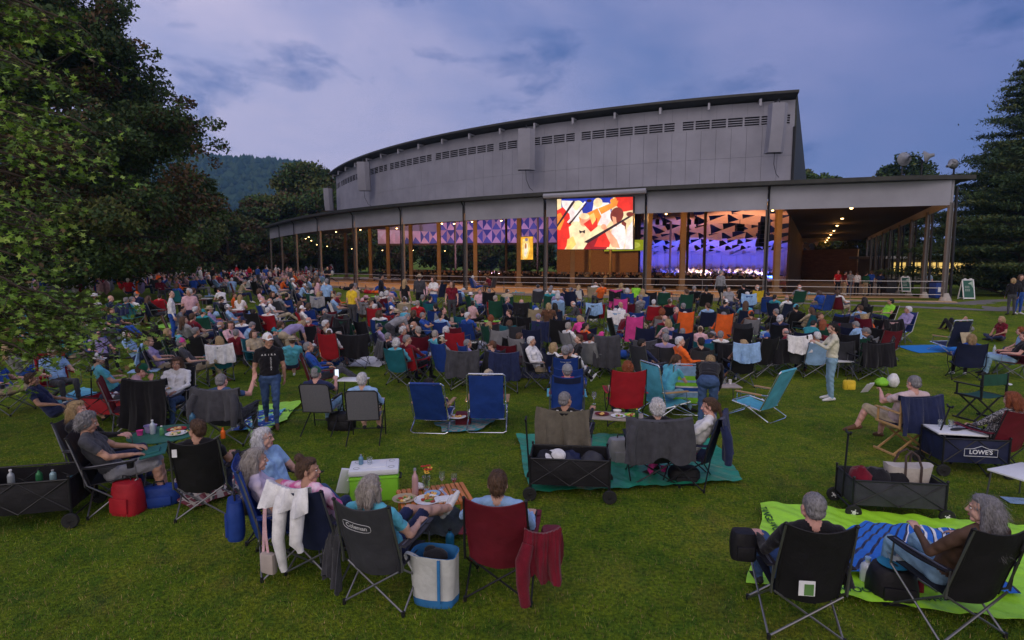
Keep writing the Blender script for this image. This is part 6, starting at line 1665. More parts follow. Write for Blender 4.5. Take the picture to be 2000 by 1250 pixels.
# ---- orchestra on the stage
rm = random.Random(5); MW = ['white jacket', 'white blouse', 'dark dress']
def mass(name, label, cat, rows, mats):
    """many far figures in one object: rows of (location, yaw, pose, shirt index, trouser index, hair index, skin index)"""
    Vs, Fs, Ts = [], [], []; n = 0
    for loc, yaw, pose, a, b, hr, sk in rows:
        for pt in (0, 1):
            if pt == 0: me, HM, _ = body_mesh((pose, '', POSES[pose]['hy'], 0, 0, 1.), dict(POSES[pose]), 0); Mt = Matrix.Identity(4)
            else: me = hair_mesh('short', 'k', 0); Mt = HM
            V = np.empty(len(me.vertices)*3, np.float32); me.vertices.foreach_get('co', V); V = V.reshape(-1, 3); F = np.empty(len(me.loops), np.int32); me.loops.foreach_get('vertex_index', F); F = F.reshape(-1, 4)
            T = np.zeros(len(F), np.int32); me.polygons.foreach_get('material_index', T)
            Mt = Matrix.Translation(loc) @ Matrix.Rotation(rad(-yaw), 4, 'Z') @ Mt; R = np.array(Mt.to_3x3()); V = V @ R.T+np.array(Mt.translation)
            lut = np.array([sk, a, b, b, a, b, sk, hr, sk]) if pt == 0 else np.array([hr]*9)
            Vs.append(V.astype(np.float32)); Fs.append(F+n); Ts.append(lut[T]); n += len(V)
    o = obj(name, npmesh(name, np.vstack(Vs), np.vstack(Fs), mats, np.concatenate(Ts), smooth=True)); tag(o, label, cat, kind='stuff'); return o
ORC = [cloth('W'), cloth('K'), SKIN[0], SKIN[1], hairmat('k'), hairmat('g'), cloth('C')]; rows_ = []
for k in range(66):
    row = k//22; i = k % 22; x = 22.5+i*.86+rm.uniform(-.15, .15)+row*.3; y = [84.3, 86.9, 89.5][row]+rm.uniform(0, 1.2)
    rows_.append((Vector((x, y, (0.55, .80, 1.05)[row])), 180+rm.uniform(-40, 40), 'muse', 0 if rm.random() < .8 else 1, 1, rm.choice([4, 5]), rm.choice([2, 3])))
mass('orchestra', 'orchestra in white jackets packed across the lit stage', 'orchestra', rows_, ORC)
# ---- seated audience inside the shed: a mass nobody could count
def audience():
    V, F = [], []; mats = [cloth('K'), cloth('D'), cloth('Z'), SKIN[1], hairmat('g'), hairmat('k'), cloth('C')]; mi = []; r = np.random.default_rng(3); mb = MB()
    for row in range(13):
        d = 10.5+row*1.7; n = 86
        for k in range(n):
            t = .0+k/n
            if r.random() < .12: continue
            q = up_pt(t*.98+.01+r.uniform(-.002, .002), 6.5-d); fz = floor_z(q)
            c = int(r.choice([0, 0, 1, 2, 6])); x, y = q.x, q.y
            mb.ell((x, y, fz+.66), (.24, .17, .42), c, 6); mb.ell((x, y, fz+1.17), (.095, .10, .13), int(r.choice([3, 4, 5, 4])), 6)
    o = ob('seated_audience', mb, mats); tag(o, 'dim rows of seated listeners under the shed roof', 'audience', kind='stuff')
    mb = MB()
    for row in range(13):
        for s in range(12):
            pts = [up_pt((s+.04+.92*k/6)/12, 6.5-(10.5+row*1.7)-.3*0+.26) for k in range(7)]; 
            for a, b in zip(pts[:-1], pts[1:]): quadpanel(mb, b, a, floor_z(a)+.35, floor_z(a)+.86, .04)
    o = ob('seat_rows', mb, [mat('dark_seat', (.035, .025, .02), .7)], SH, smooth=False); o['kind'] = 'stuff'
audience()
# ---- the far end of the lawn: a throng read as one mass
def throng():
    mb = MB(); r = np.random.default_rng(12); keys = 'WSRBKWGLOVMWS'; mats = [cloth(k) for k in keys]+[SKIN[0], hairmat('g'), hairmat('k')]; L = len(keys)
    for k in range(300):
        px = r.uniform(330, 655); d = r.uniform(64, 96); x = (px-1000)/FPX*d
        if in_shed(x, d) or in_shed(x-1, d-1) or in_shed(x+1.5, d): continue
        z = ground(x, d); c = int(r.integers(0, L)); st = r.random() < .08
        h = .5 if not st else 1.0
        mb.ell((x, d, z+h), (.26, .22, .46 if not st else .6), c, 6); mb.ell((x, d, z+h+.56+(.1 if st else 0)), (.11, .11, .14), L+int(r.integers(0, 3)), 6)
        if r.random() < .5: mb.box((x+.1, d-.5, z+.25), (.9, .5, .12), int(r.integers(0, L)))
    for k in range(220):
        px = r.uniform(60, 330); d = r.uniform(34, 70); x = (px-1000)/FPX*d; z = ground(x, d); c = int(r.integers(0, L)); mb.ell((x, d, z+.5), (.26, .22, .46), c, 6); mb.ell((x, d, z+1.06), (.11, .11, .14), L+int(r.integers(0, 3)), 6)
    o = ob('far_crowd', mb, mats); tag(o, 'far throng of picnickers at the left end of the lawn', 'crowd', kind='stuff')
throng()
rows_ = []; PAL = [cloth(k) for k in 'WSRBKNGLOVMD']+[SKIN[0], SKIN[1], SKIN[2], hairmat('g'), hairmat('w'), hairmat('b'), hairmat('l')]; rm = random.Random(8); tries = 0
while len(rows_) < 120 and tries < 900:
    tries += 1; px = rm.uniform(230, 645); d = rm.uniform(31, 64); x = (px-1000)/FPX*d
    if in_shed(x, d) or in_shed(x+1, d+1) or any(abs(o_[0].x-x) < .7 and abs(o_[0].y-d) < .9 for o_ in rows_): continue
    rows_.append((Vector((x, d, ground(x, d)-.02)), rm.choice([20, 40, 60, 80, 120, -30]), rm.choice(['sitA', 'sitB', 'sitL', 'gnd', 'sitF']) if rm.random() > .06 else 'std', rm.randrange(12), rm.choice([4, 5, 11, 6]), rm.choice([15, 15, 16, 17, 18]), rm.choice([12, 13, 14])))
mass('lawn_crowd', 'close packed picnickers beyond the last rows, left of the shed', 'crowd', rows_, PAL)
# ================================================================ NEAR GROUPS
def hero(label, px, py, pose, yaw, over=None, scale=1., **k):
    loc = spot_for_head(px, py, pose, yaw, scale, over); k.setdefault('lv', 1)
    o = person(label, loc, yaw, pose, over=over, scale=scale, **k); HEADS.append((px, py)); return loc, o
def chair(label, loc, yaw, fab, **k):
    key = ('camp', fab, repr(sorted(k.items()))); return place(key, lambda: camp_chair_parts(fab, **k), 'camp_chair', label, 'chair', loc, yaw)
def local(loc, yaw, x, y, z=0.):
    a = rad(-yaw); return Vector((loc.x+x*math.cos(a)-y*math.sin(a), loc.y+x*math.sin(a)+y*math.cos(a), loc.z+z))
# fabrics with a look of their own
def tiedye():
    m, t, b = nt_mat('tie_dye_pink'); b.inputs['Roughness'].default_value = .9; tcn = t.nodes.new('ShaderNodeTexCoord'); w = t.nodes.new('ShaderNodeTexVoronoi'); w.inputs['Scale'].default_value = 14; w.feature = 'F1'
    n = t.nodes.new('ShaderNodeTexNoise'); n.inputs['Scale'].default_value = 9; n.inputs['Detail'].default_value = 5; t.links.new(tcn.outputs['Object'], n.inputs['Vector']); t.links.new(n.outputs[1], w.inputs['Vector'])
    r = t.nodes.new('ShaderNodeValToRGB'); r.color_ramp.elements[0].position = .2; r.color_ramp.elements[0].color = (.62, .10, .30, 1); r.color_ramp.elements[1].position = .75; r.color_ramp.elements[1].color = (.85, .62, .74, 1); t.links.new(n.outputs[0], r.inputs[0]); r.color_ramp.elements[0].position = .42; r.color_ramp.elements[1].position = .6
    t.links.new(r.outputs[0], b.inputs['Base Color']); return m
def dots(name, a, c, sc):
    m, t, b = nt_mat(name); b.inputs['Roughness'].default_value = .9; tcn = t.nodes.new('ShaderNodeTexCoord'); w = t.nodes.new('ShaderNodeTexVoronoi'); w.inputs['Scale'].default_value = sc; w.inputs['Randomness'].default_value = .25; t.links.new(tcn.outputs['Object'], w.inputs['Vector'])
    r = t.nodes.new('ShaderNodeValToRGB'); r.color_ramp.interpolation = 'CONSTANT'; r.color_ramp.elements[0].color = (*c, 1); r.color_ramp.elements[1].position = .42; r.color_ramp.elements[1].color = (*a, 1); t.links.new(w.outputs['Distance'], r.inputs[0]); t.links.new(r.outputs[0], b.inputs['Base Color']); return m
M_TIE = tiedye(); M_DOT = dots('dotted_blouse', (.03, .03, .035), (.5, .48, .48), 55); M_FLOR = dots('flowered_blouse', (.45, .46, .52), (.06, .07, .12), 40)
M_DENIM = mat('denim', (.045, .085, .19), .9, var=.25, scale=12, bump=.3, bscale=90); M_PDENIM = mat('pale_denim', (.22, .36, .48), .9, var=.18, scale=10, bump=.3, bscale=90)
M_CREAM = mat('cream_jacket', (.60, .58, .46), .75, var=.12, scale=6, bump=.4, bscale=22)
M_ORW = mat('orange_wood', (.52, .17, .045), .45, var=.25, scale=4, stretch=(8, 1, 8))
M_TARPG = mat('green_tarp', (.015, .26, .15), .35, var=.25, scale=4, bump=.7, bscale=10, spec=.6)
M_LIME = mat('lime_sheet', (.36, .75, .03), .45, var=.12, scale=5, bump=.6, bscale=7, spec=.5)
# ---------------- front centre group
loc, _ = hero('woman with white bob and glasses in pale blue top lounging with legs stretched right', 514, 834, 'sitL', 108, hair=('bob', 'w'), shirt='L', pants=M_DENIM, fem=1, shoe='W', glasses=0, skin=0, hy=-20)
chair('black chair under the lounging white-haired woman in pale blue', loc, 108, 'K', frame='black')
loc, _ = hero('woman with long ash hair in pale lavender blouse in the blue chair', 499, 874, 'sitA', 62, hair=('long', 's'), shirt=mat('pale_lilac', (.58, .50, .62), .9, var=.1), pants='N', fem=1, skin=0)
chair('royal blue high-backed chair holding the ash-haired woman', loc, 62, 'B', high=.10, wide=.02)
q = local(loc, 62, .0, -.44, .36); bag('blue backpack hanging behind the blue high-backed chair', q, 62, 'B', d=(.27, .15, .38), name='backpack', cat='backpack', seed=3)
q = local(loc, 62, -.42, -.30, .42); bag('black bag hanging at the far left of the blue chair', q, 62, 'K', d=(.26, .2, .26), seed=4)
yw = 22; loc, pb = hero('woman with pinned up brown hair in pink tie-dye top, arm stretched left', 601, 893, 'sitA', yw, hair=('bun', 'b'), shirt=M_TIE, pants='N', fem=1, skin=1, hy=58, shoe='K', over=dict(eL=(-.46, -.14, .86), wL=(-.62, .06, .78)), bulk=1.05, glasses=1)
chair('dark chair of the tie-dye woman with a white cardigan over its back', loc, yw, 'N', wide=.01)
garment('cardigan1', 'white knitted cardigan with dangling sleeves on the tie-dye woman\'s chair', 'cardigan', local(loc, yw, -.06, 0), yw, 'W', w=.46, back=.20, front=.10, rim=(0, -.41, 1.005), seed=5, sleeves=0, ragged=.10, name='cardigan')
def sleeves_():
    m = MB()
    for x0, l in ((-.10, .66), (.10, .44)):
        m.tube([(x0, -.43, .90), (x0+.02, -.47, .80), (x0+.01, -.50, .52), (x0+.045, -.49, .92-l), (x0+.05, -.485, .88-l)], [.05, .065, .055, .035, .028], 12)
    return [('sleeve', m, cloth('W'), 60)]
place('sleeves_', sleeves_, 'cardigan_sleeves', 'pair of long white sleeves trailing from the cardigan toward the grass', 'sleeves', local(loc, yw, -.04, 0), yw)
def purse_():
    return [('pouch', MB().box((0, 0, .12), (.16, .07, .20), bev=.03), mat('purse_beige', (.42, .36, .33), .6, var=.1)), ('strap', MB().sheet(lambda u, v: (.0-.03*math.sin(PI*v)+(u-.5)*.032, .02*v, .20+.60*v), 2, 10, .004), cloth('S')), ('strap', MB().sheet(lambda u, v: (-.06+.03*v+(u-.5)*.03, .02*v, .20+.58*v), 2, 10, .004), cloth('S'))]
place('purse_', purse_, 'purse', 'small beige purse hanging low on a pink strap from the chair', 'purse', local(loc, yw, -.30, -.46, .12), yw)
yw = 18; loc, _ = hero('woman with long grey hair in turquoise top, feet up on the slatted table', 724, 927, 'sitL', yw, hair=('bob', 's'), shirt='A', pants='N', shin='skin', shoe='W', fem=1, skin=0, hy=10, over=dict(kR=(.16, .42, .62), aR=(.26, .78, .52), tR=(.30, .86, .62), kL=(-.02, .44, .60), aL=(.20, .80, .46), tL=(.22, .90, .55)))
chair('charcoal camp chair with white oval logo near the front', loc, yw, 'D', wide=-.01, high=.04, logo=('Coleman', .060, -.055, .70, 1))
garment('shawl1', 'grey and black patterned shawl trailing from the side of the charcoal logo chair', 'shawl', local(loc, yw, -.36, .26), yw+20, 'D', w=.26, back=.56, front=.06, rim=(0, -.34, .66), seed=8, ragged=.2, name='shawl')
yw = 8; loc, _ = hero('man with brown hair in light blue shirt in the maroon chair', 972, 919, 'sitA', yw, hair=('short', 'b'), shirt='L', sleeve='shirt', pants='D', skin=0, hy=-8, over=dict(eL=(-.36, -.06, .70), wL=(-.34, .16, .68)))
chair('maroon camp chair at the front with a jacket slung on its right corner', loc, yw, 'M', wide=-.005, high=.03, frame='black')
garment('jacket_m', 'dark red jacket slung from the right corner of the maroon chair', 'jacket', local(loc, yw, .30, -.02), yw-14, 'M', w=.30, back=.40, front=.10, rim=(0, -.41, .80), seed=12, sleeves=1, ragged=.12)
bag('dark red stuff sack tied beside the maroon chair', local(loc, yw, .46, -.06, .34), yw, 'M', d=(.2, .2, .30), seed=13, strap=False)
tp = P(848, 966, .44); tp.z = ground(tp.x, tp.y)
small_table('low orange slatted wooden table laid with food in the front group', tp, -18, d=(.78, .52), h=.44, top=M_ORW, leg=M_ORW, slats=True)
def ont(x, y, z=0.): return local(tp, -18, x, y, .441+z)
def glassb(label, l, c, h=.30):
    return bottle(label, l, col=c, r=.036, h=h, cap='G')
glassb('tall pink wine bottle standing on the slatted table', ont(-.20, .06), (.55, .33, .33))
def flowers_():
    r = random.Random(4); v = MB().lathe([(.035, 0), (.045, .02), (.04, .10), (.05, .15)], n=14); f = MB(); st = MB()
    for k in range(9):
        a, rr = r.uniform(0, 6.3), r.uniform(.01, .075); p = Vector((rr*math.cos(a), rr*math.sin(a), .20+r.uniform(0, .06))); st.tube([(0, 0, .05), p], .003, 4); mi = r.randrange(3)
        for q in range(12):
            b = q*PI/6; f.ell(p+Vector((.020*math.cos(b), .020*math.sin(b), .004)), (.012, .007, .004), mi, 6, rot=Matrix.Rotation(b, 3, 'Z'))
        f.ell(p+Vector((0, 0, .006)), (.010, .010, .007), 3, 6)
    return [('vase', v, M_GLASS), ('stem', st, LEAVES[1]), ('flower', f, [mat('petal_orange', (.85, .22, .03), .7, var=.1), mat('petal_red', (.5, .03, .02), .7, var=.1), mat('petal_gold', (.85, .5, .06), .7, var=.1), mat('petal_eye', (.12, .05, .02), .7, var=0)])]
place('flowers_', flowers_, 'flower_vase', 'glass jar of orange and red daisies on the slatted table', 'flowers', ont(-.06, .17), 0)
plate('round basket of bread rolls at the left of the slatted table', ont(-.33, -.03), 'C', .13, 'bread_basket', 14, 3)
plate('glass platter of salad and fruit on the slatted table', ont(-.10, -.14), 'W', .14, 'platter', 26, 4)
plate('small pale blue bowl behind the salad platter', ont(-.02, .0), 'L', .09, 'bowl', 5, 7)
wineglass('wine glass with a little red wine at the right end of the slatted table', ont(.24, .06), 'red'); wineglass('empty wine glass behind the cutlery on the slatted table', ont(.12, .16))
ob_ = ob('napkin_stack', MB().box((0, 0, .008), (.17, .13, .016), bev=.003).box((.02, .01, .020), (.13, .10, .006), bev=.002), M_WHITEP); ob_.location = ont(.06, -.17); ob_.rotation_euler = (0, 0, .3); tag(ob_, 'white stack of programmes at the front edge of the slatted table', 'papers')
ob_ = ob('cutlery', MB().box((0, 0, .004), (.012, .20, .004)).box((.018, .01, .004), (.010, .19, .004)).box((.008, .08, .006), (.05, .03, .004)), M_CHROME); ob_.location = ont(.10, .02); ob_.rotation_euler = (0, 0, .5); tag(ob_, 'steel knife and fork lying on the slatted table', 'cutlery')
ob_ = ob('crumpled_napkin', lump(.07, .06, .035, 4), cloth('W'), deg=80); ob_.location = ont(-.14, .20); tag(ob_, 'crumpled white napkin behind the wine bottle', 'napkin')
cp = P(733, 968); cooler('lime green cooler with white lid standing behind the grey-haired woman', cp, -10, d=(.60, .40, .42))
q = local(cp, -10, -.17, .03, .42); bottle('slim blue and silver drink can on the cooler lid', q, (.16, .30, .42), .03, .13, 'G', name='drink_can', cat='can')
cup('clear plastic tumbler next to the can on the cooler lid', local(cp, -10, -.06, 0, .42), clear=True)
ob_ = ob('white_box', MB().box((0, 0, .16), (.16, .05, .32), bev=.01).box((0, -.028, .22), (.05, .006, .05)), [M_WHITEP]); p_ = P(668, 962, .08); ob_.location = p_; ob_.rotation_euler = (.1, .25, .5); tag(ob_, 'white carton standing tilted beside the green cooler', 'carton')
bt = P(878, 1068); blanket('blanket', 'dark camouflage blanket on the grass under the slatted table', 'blanket', [P(790, 1060)[:2], P(905, 1062)[:2], P(915, 1005)[:2], P(810, 1000)[:2]], [mat('camo_dark', (.035, .045, .045), .9, var=.6, scale=7)], bump=.05, seed=3, nu=24, nv=24)
bottle('blue water bottle on the dark blanket by the maroon chair', P(879, 1072, .02), (.02, .18, .35), .045, .22, 'K')
# tote bag
def tote_():
    m = MB(); n = 28; hb, h, w, d = .05, .44, .19, .12; vs = []
    for z, s, k in ((0, .94, 0), (.05, .97, 0), (.07, .975, 1), (.25, 1.0, 1), (.42, 1.04, 1), (.44, 1.05, 1)):
        for i in range(n):
            a = 2*PI*i/n; e = 1/(abs(math.cos(a))**4+abs(math.sin(a))**4)**.25; wb = 1+.035*math.sin(3*a+9*z)+.02*math.sin(7*a); vs.append((w*s*e*wb*math.cos(a), d*s*e*wb*math.sin(a), z))
    fs = []; mi = []
    for r_ in range(5):
        for i in range(n): fs.append((r_*n+i, r_*n+(i+1) % n, (r_+1)*n+(i+1) % n, (r_+1)*n+i)); mi.append(1 if r_ < 2 else 0)
    vi = len(vs)
    for z, s in ((.44, 1.0), (.30, .92), (.12, .86)):
        for i in range(n):
            a = 2*PI*i/n; e = (1+.035*math.sin(3*a+9*.44)+.02*math.sin(7*a))/(abs(math.cos(a))**4+abs(math.sin(a))**4)**.25; vs.append((w*s*e*math.cos(a), d*s*e*math.sin(a), z))
    for i in range(n): fs.append((5*n+i, 5*n+(i+1) % n, vi+(i+1) % n, vi+i)); mi.append(1)
    for r_ in range(2):
        for i in range(n): fs.append((vi+r_*n+i, vi+r_*n+(i+1) % n, vi+(r_+1)*n+(i+1) % n, vi+(r_+1)*n+i)); mi.append(1)
    fs.append(tuple(vi+2*n+i for i in range(n))); mi.append(2); fs.append(tuple(range(n-1, -1, -1))); mi.append(1)
    m.add(vs, fs, mi); blue = mat('tote_blue', (.03, .16, .38), .8, var=.15)
    L = [('body', m, [mat('tote_canvas', (.52, .53, .52), .85, var=.12, scale=7, bump=.5, bscale=18), blue, nylon('K')], 70)]
    L.append(('trim', MB().box((.075, -.142, .25), (.024, .014, .37)), blue))
    L.append(('handle', MB().sheet(lambda u, v: (-.12-.13*math.sin(PI*v)*.9, -.10+.02*v+(u-.5)*.04, .42-.12*v**2*1.6+.06*math.sin(PI*v)), 2, 10, .006), mat('tote_canvas', (.5, .5, .5))))
    c = MB(); c.ell((.0, .0, .40), (.11, .08, .06), n=14).ell((-.05, .02, .43), (.06, .05, .04), n=10); L.append(('contents', c, cloth('K'))); return L
place('tote_', tote_, 'tote_bag', 'white canvas tote with blue base and lining on the front grass', 'bag', P(852, 1172), 12, scale=1.05)
# ---------------- left group
yw = 62; loc, _ = hero('man with grey hair and beard in grey tee and shorts, black chair at left', 169, 806, 'sitB', yw, hair=('curly', 'g'), shirt='D', pants='G', shin='skin', shoe='K', skin=1, over=dict(wL=(-.10, .34, .68), wR=(.12, .34, .66)))
chair('black camp chair of the grey-bearded man at left', loc, yw, 'K', wide=.01)
ob_ = ob('serving_tray', MB().box((0, 0, 0), (.44, .28, .02), bev=.008).box((.04, 0, .018), (.20, .14, .02), bev=.006), [mat('tray_teal', (.02, .12, .11), .5, var=.1)]); ob_.location = local(loc, yw, .02, .42, .64); ob_.rotation_euler = (.15, 0, rad(-yw)); tag(ob_, 'dark teal tray balanced on the bearded man\'s knees', 'tray')
loc, _ = hero('woman with blond hair and sunglasses on her head, dark top, hand out right', 150, 782, 'sitA', 78, hair=('bob', 'l'), shirt='K', sleeve='shirt', pants='N', fem=1, skin=2, glasses=1, over=dict(eR=(.24, .20, .76), wR=(.14, .50, .74)))
chair('dark chair behind the bearded man holding the sunglasses woman', loc, 78, 'D')
yw = -14; loc, _ = hero('brown-haired person with glasses seen from behind in a black chair at left', 384, 818, 'sitA', yw, hair=('short', 'b'), shirt='K', pants='N', fem=1, skin=1, hy=-50, glasses=0)
chair('black camp chair with a white tag on its left corner', loc, yw, 'K', wide=-.02, high=.02)
ob_ = ob('white_tag', MB().box((0, 0, 0), (.05, .004, .09)), M_WHITEP); ob_.location = local(loc, yw, -.19, -.425, .88); ob_.rotation_euler = (0, 0, rad(-yw)); tag(ob_, 'white care tag on the left corner of the black chair', 'tag')
bottle('orange plastic bottle behind the tagged black chair', P(436, 856, .25), (.85, .16, .02), .035, .17, 'O')
tp = P(322, 846, .50); tp.z = ground(tp.x, tp.y)
small_table('round green camp table crowded with picnic things at left', tp, 0, d=(.95, .95), h=.50, top=mat('table_green', (.03, .13, .09), .5, var=.15), rnd=True, leg=M_BLACKM)
def onr(x, y): return tp+Vector((x, y, .501))
def tub(label, l, c, r=.07, h=.10, cat='tub'): return cup(label, l, c, r, h)
tub('purple tub of berries on the round green table', onr(-.24, .05), 'V', .085, .10); bottle('clear water bottle with white cap on the round green table', onr(-.15, -.04), (.5, .55, .6), .036, .21, 'W')
plate('red plate of cut fruit on the round green table', onr(.08, .16), 'R', .13, foods=12, seed=5); bottle('slate blue insulated bottle on the far side of the round table', onr(.22, .34), (.04, .12, .20), .045, .24, 'K')
plate('clear box of sandwiches on the round green table', onr(.20, -.05), 'W', .14, 'food_box', 16, 6); tub('small pink pot on the round green table', onr(-.30, -.10), 'P', .045, .07); bottle('small green bottle on the round green table', onr(.02, -.10), (.1, .3, .12), .03, .14, 'W')
plate('flat teal dish at the right edge of the round green table', onr(.36, .08), 'T', .10, foods=6, seed=15)
wp = P(70, 1015); place('wagonA', lambda: wagon_parts('K', lw=(1.0, .60, .36), handle=0), 'wagon', 'large black folding wagon at the left edge holding bottles and cans', 'wagon', wp, -14)
bottle('silver blue can lying upright in the black wagon', local(wp, -14, .20, .02, .44), (.25, .38, .42), .034, .14, 'G', name='drink_can', cat='can'); bottle('clear bottle poking out of the black wagon', local(wp, -14, -.25, .08, .40), (.35, .38, .4), .035, .2, 'W'); bottle('green bottle lying low in the black wagon', local(wp, -14, .02, .10, .38), (.03, .16, .06), .035, .2, 'K')
for k, (x, y, c) in enumerate([(-.34, -.05, 'D'), (.05, -.12, 'K'), (.35, .1, 'T')]):
    o_ = ob('bundle', lump(.16, .14, .11, 20+k), nylon(c), deg=70); o_.location = local(wp, -14, x, y, .22); tag(o_, ['charcoal bundle in the left end of the black wagon', 'black bundle in the middle of the black wagon', 'teal bundle in the right end of the black wagon'][k], 'bundle')
bag('bright red drawstring bag on the grass by the bearded man\'s chair', P(252, 1000), 10, 'R', d=(.34, .26, .40), seed=21)
bag('blue and white backpack slumped beside the red bag', P(313, 984), -20, 'B', d=(.42, .24, .24), name='backpack', cat='backpack', seed=22)
blanket('striped_blanket', 'fringed maroon and cream striped blanket under the round table group', 'blanket', [P(330, 948)[:2], P(368, 1003)[:2], P(512, 950)[:2], P(430, 885)[:2]], [cloth('M'), mat('stripe_cream', (.50, .44, .36), .9), cloth('K'), mat('stripe_rose', (.35, .12, .12), .9)], matfn=lambda u, v: [0, 1, 0, 2, 1, 3, 0, 1, 2, 0, 1, 1][int(v*24) % 12] if (math.sin(u*40)*.5+.5) > .06 else 1, fringe=True, seed=2, nu=36, nv=48)
yw = 58; loc, _ = hero('man in pink shirt and green cap with his hand at his mouth', 277, 710, 'sitF', yw, hair=('crop', 'b'), hat=('cap', 'E'), shirt='S', pants='N', skin=2, over=dict(eR=(.20, .34, .70), wR=(.02, .36, .93)))
chair('maroon chair under the man in the green cap', loc, yw, 'M')
loc, _ = hero('woman with wavy brown hair in a white top facing the viewer', 344, 697, 'sitB', 168, hair=('long', 'b'), shirt='W', sleeve='shirt', pants='N', fem=1, skin=1, hp_=0, hy=0) if False else hero('woman with wavy brown hair in a white top facing the viewer', 344, 697, 'sitB', 168, hair=('long', 'b'), shirt='W', sleeve='shirt', pants=M_DENIM, fem=1, skin=1, hy=0)
chair('dark chair under the woman in the white top', loc, 168, 'K'); plate('white paper plate in the hands of the woman in the white top', local(loc, 168, 0, .30, .70), 'W', .11, foods=4, seed=31)
q = P(345, 792); ob_ = ob('cardboard_box', MB().box((0, 0, .12), (.42, .34, .22), bev=.005).box((0, -.15, .32), (.40, .02, .26), bev=.002, M=Matrix.Rotation(-.5, 4, 'X')), mat('cardboard', (.42, .27, .15), .85, var=.1)); ob_.location = q+Vector((0, 0, .0)); ob_.rotation_euler = (0, 0, -.35); tag(ob_, 'open cardboard box at the feet of the woman in the white top', 'box')
lc = P(297, 846); lc = local(lc, 0, 0, .30); chair('chair hidden under a long black coat at left', lc, 0, 'K'); garment('coatK', 'long black coat covering a chair behind the round table', 'coat', lc, 0, 'K', w=.74, back=.86, front=.14, rim=(0, -.41, 1.005), seed=30, name='coat')
yw = 4; loc, _ = hero('man with grey hair in denim shirt raising his right hand', 432, 729, 'sitA', yw, hair=('crop', 'g'), shirt=M_DENIM, pants='D', skin=2, over=dict(eR=(.34, .06, .80), wR=(.32, .16, 1.02), nR=(0, -1, 0)))
chair('chair under a grey jacket behind the raised hand man', loc, yw, 'D', wide=.02); garment('jackG', 'slate grey jacket spread over the chair of the man raising his hand', 'jacket', loc, yw, 'D', w=.78, back=.50, front=.14, rim=(0, -.41, 1.005), seed=33, sleeves=2)
wp = P(222, 822); place('wagonR', lambda: wagon_parts('R', lw=(.86, .50, .30), htilt=-4), 'wagon', 'red folding wagon with upright black handle behind the sunglasses woman', 'wagon', wp, 8)
for k, (x, c) in enumerate([(-.1, 'N'), (.2, 'D'), (.0, 'W')]):
    o_ = ob('bundle', lump(.15, .14, .12, 40+k), nylon(c), deg=70); o_.location = local(wp, 8, x, .02*k, .30); tag(o_, ['navy bundle in the red wagon', 'charcoal bundle in the red wagon', 'white bundle in the red wagon'][k], 'bundle')
q = P(372, 812); t = thing('luggage_trolley', 'black telescopic trolley handle standing beside a white bag', 'trolley', q, .1); ob('handle', MB().tube([(-.09, 0, 0), (-.09, 0, .62), (.09, 0, .62), (.09, 0, 0)], .012, 7), M_BLACKM, t); ob('base', MB().box((0, .05, .06), (.26, .2, .10), bev=.02), M_PLB, t)
o_ = ob('carrier_bag', lump(.16, .13, .13, 44), cloth('W'), deg=70); o_.location = P(368, 806); tag(o_, 'white carrier bag slumped by the trolley handle', 'bag')
def letters_on(o, f, cen, words, mt, parent_name='lettering'):
    for k, (txt, u, v, size, rot) in enumerate(words):
        vs, fs = text_mesh(txt, size, .0008, True); p0 = Vector(f(u, v)); m = MB(); c, s = math.cos(rot), math.sin(rot)
        vs2 = []
        for a, b, z in vs:
            x, y = a*c-b*s, a*s+b*c; X_, Y_ = p0.x+x, p0.y+y; vs2.append((X_, Y_, 0))
        # sit on the sheet: nearest sampled height
        G = [(Vector(f(i/30, j/30))) for i in range(31) for j in range(31)]; A_ = np.array([(g_.x, g_.y, g_.z) for g_ in G]); Q = np.array(vs2); out = []
        for q_ in Q:
            d2 = (A_[:, 0]-q_[0])**2+(A_[:, 1]-q_[1])**2; ix = np.argsort(d2)[:4]; w_ = 1/(d2[ix]+1e-5); out.append((q_[0], q_[1], float((A_[ix, 2]*w_).sum()/w_.sum())+.012))
        m.add(out, fs); ob(parent_name, m, mt, o, smooth=False)
M_INK = mat('sheet_ink', (.02, .10, .06), .6, var=0)
bl, f, cen = blanket('plastic_sheet', 'lime plastic sheet with dark lettering behind the walking man', 'picnic sheet', [P(478, 800)[:2], P(485, 862)[:2], P(560, 826)[:2], P(592, 786)[:2]], [M_LIME], seed=6, bump=.02); letters_on(bl, f, cen, [('TANGLEWOOD', .35, .25, .16, .1)] if False else [('TANGLEWOOD', .5, .8, .16, .2)], M_INK)
blanket('blue_throw', 'rumpled blue patterned throw on the lime sheet', 'blanket', [P(440, 815)[:2], P(450, 850)[:2], P(540, 838)[:2], P(556, 805)[:2]], [cloth('B'), cloth('A'), cloth('W')], matfn=lambda u, v: 2 if math.sin(u*23)*math.sin(v*31) > .72 else (1 if math.sin(u*9+v*14) > .6 else 0), seed=7, bump=.03, h=.03)
blanket('beach_towel', 'bright turquoise towel on the grass at the left', 'towel', [P(88, 788)[:2], P(120, 800)[:2], P(198, 774)[:2], P(165, 760)[:2]], [cloth('A')], seed=8, bump=.01)
yw = 88; loc, _ = hero('person in khaki trousers at the left edge holding white papers', -18, 690, 'sitL', yw, hair=('short', 'g'), shirt='B', pants='C', shoe='K', skin=2); chair('chair at the left edge under the person in khaki', loc, yw, 'D')
ob_ = ob('papers', MB().box((0, 0, 0), (.22, .30, .006)).box((.02, .01, .007), (.2, .28, .004)), M_WHITEP); ob_.location = local(loc, yw, 0, .36, .68); ob_.rotation_euler = (.5, 0, rad(-yw)); tag(ob_, 'white papers on the lap of the person at the left edge', 'papers')
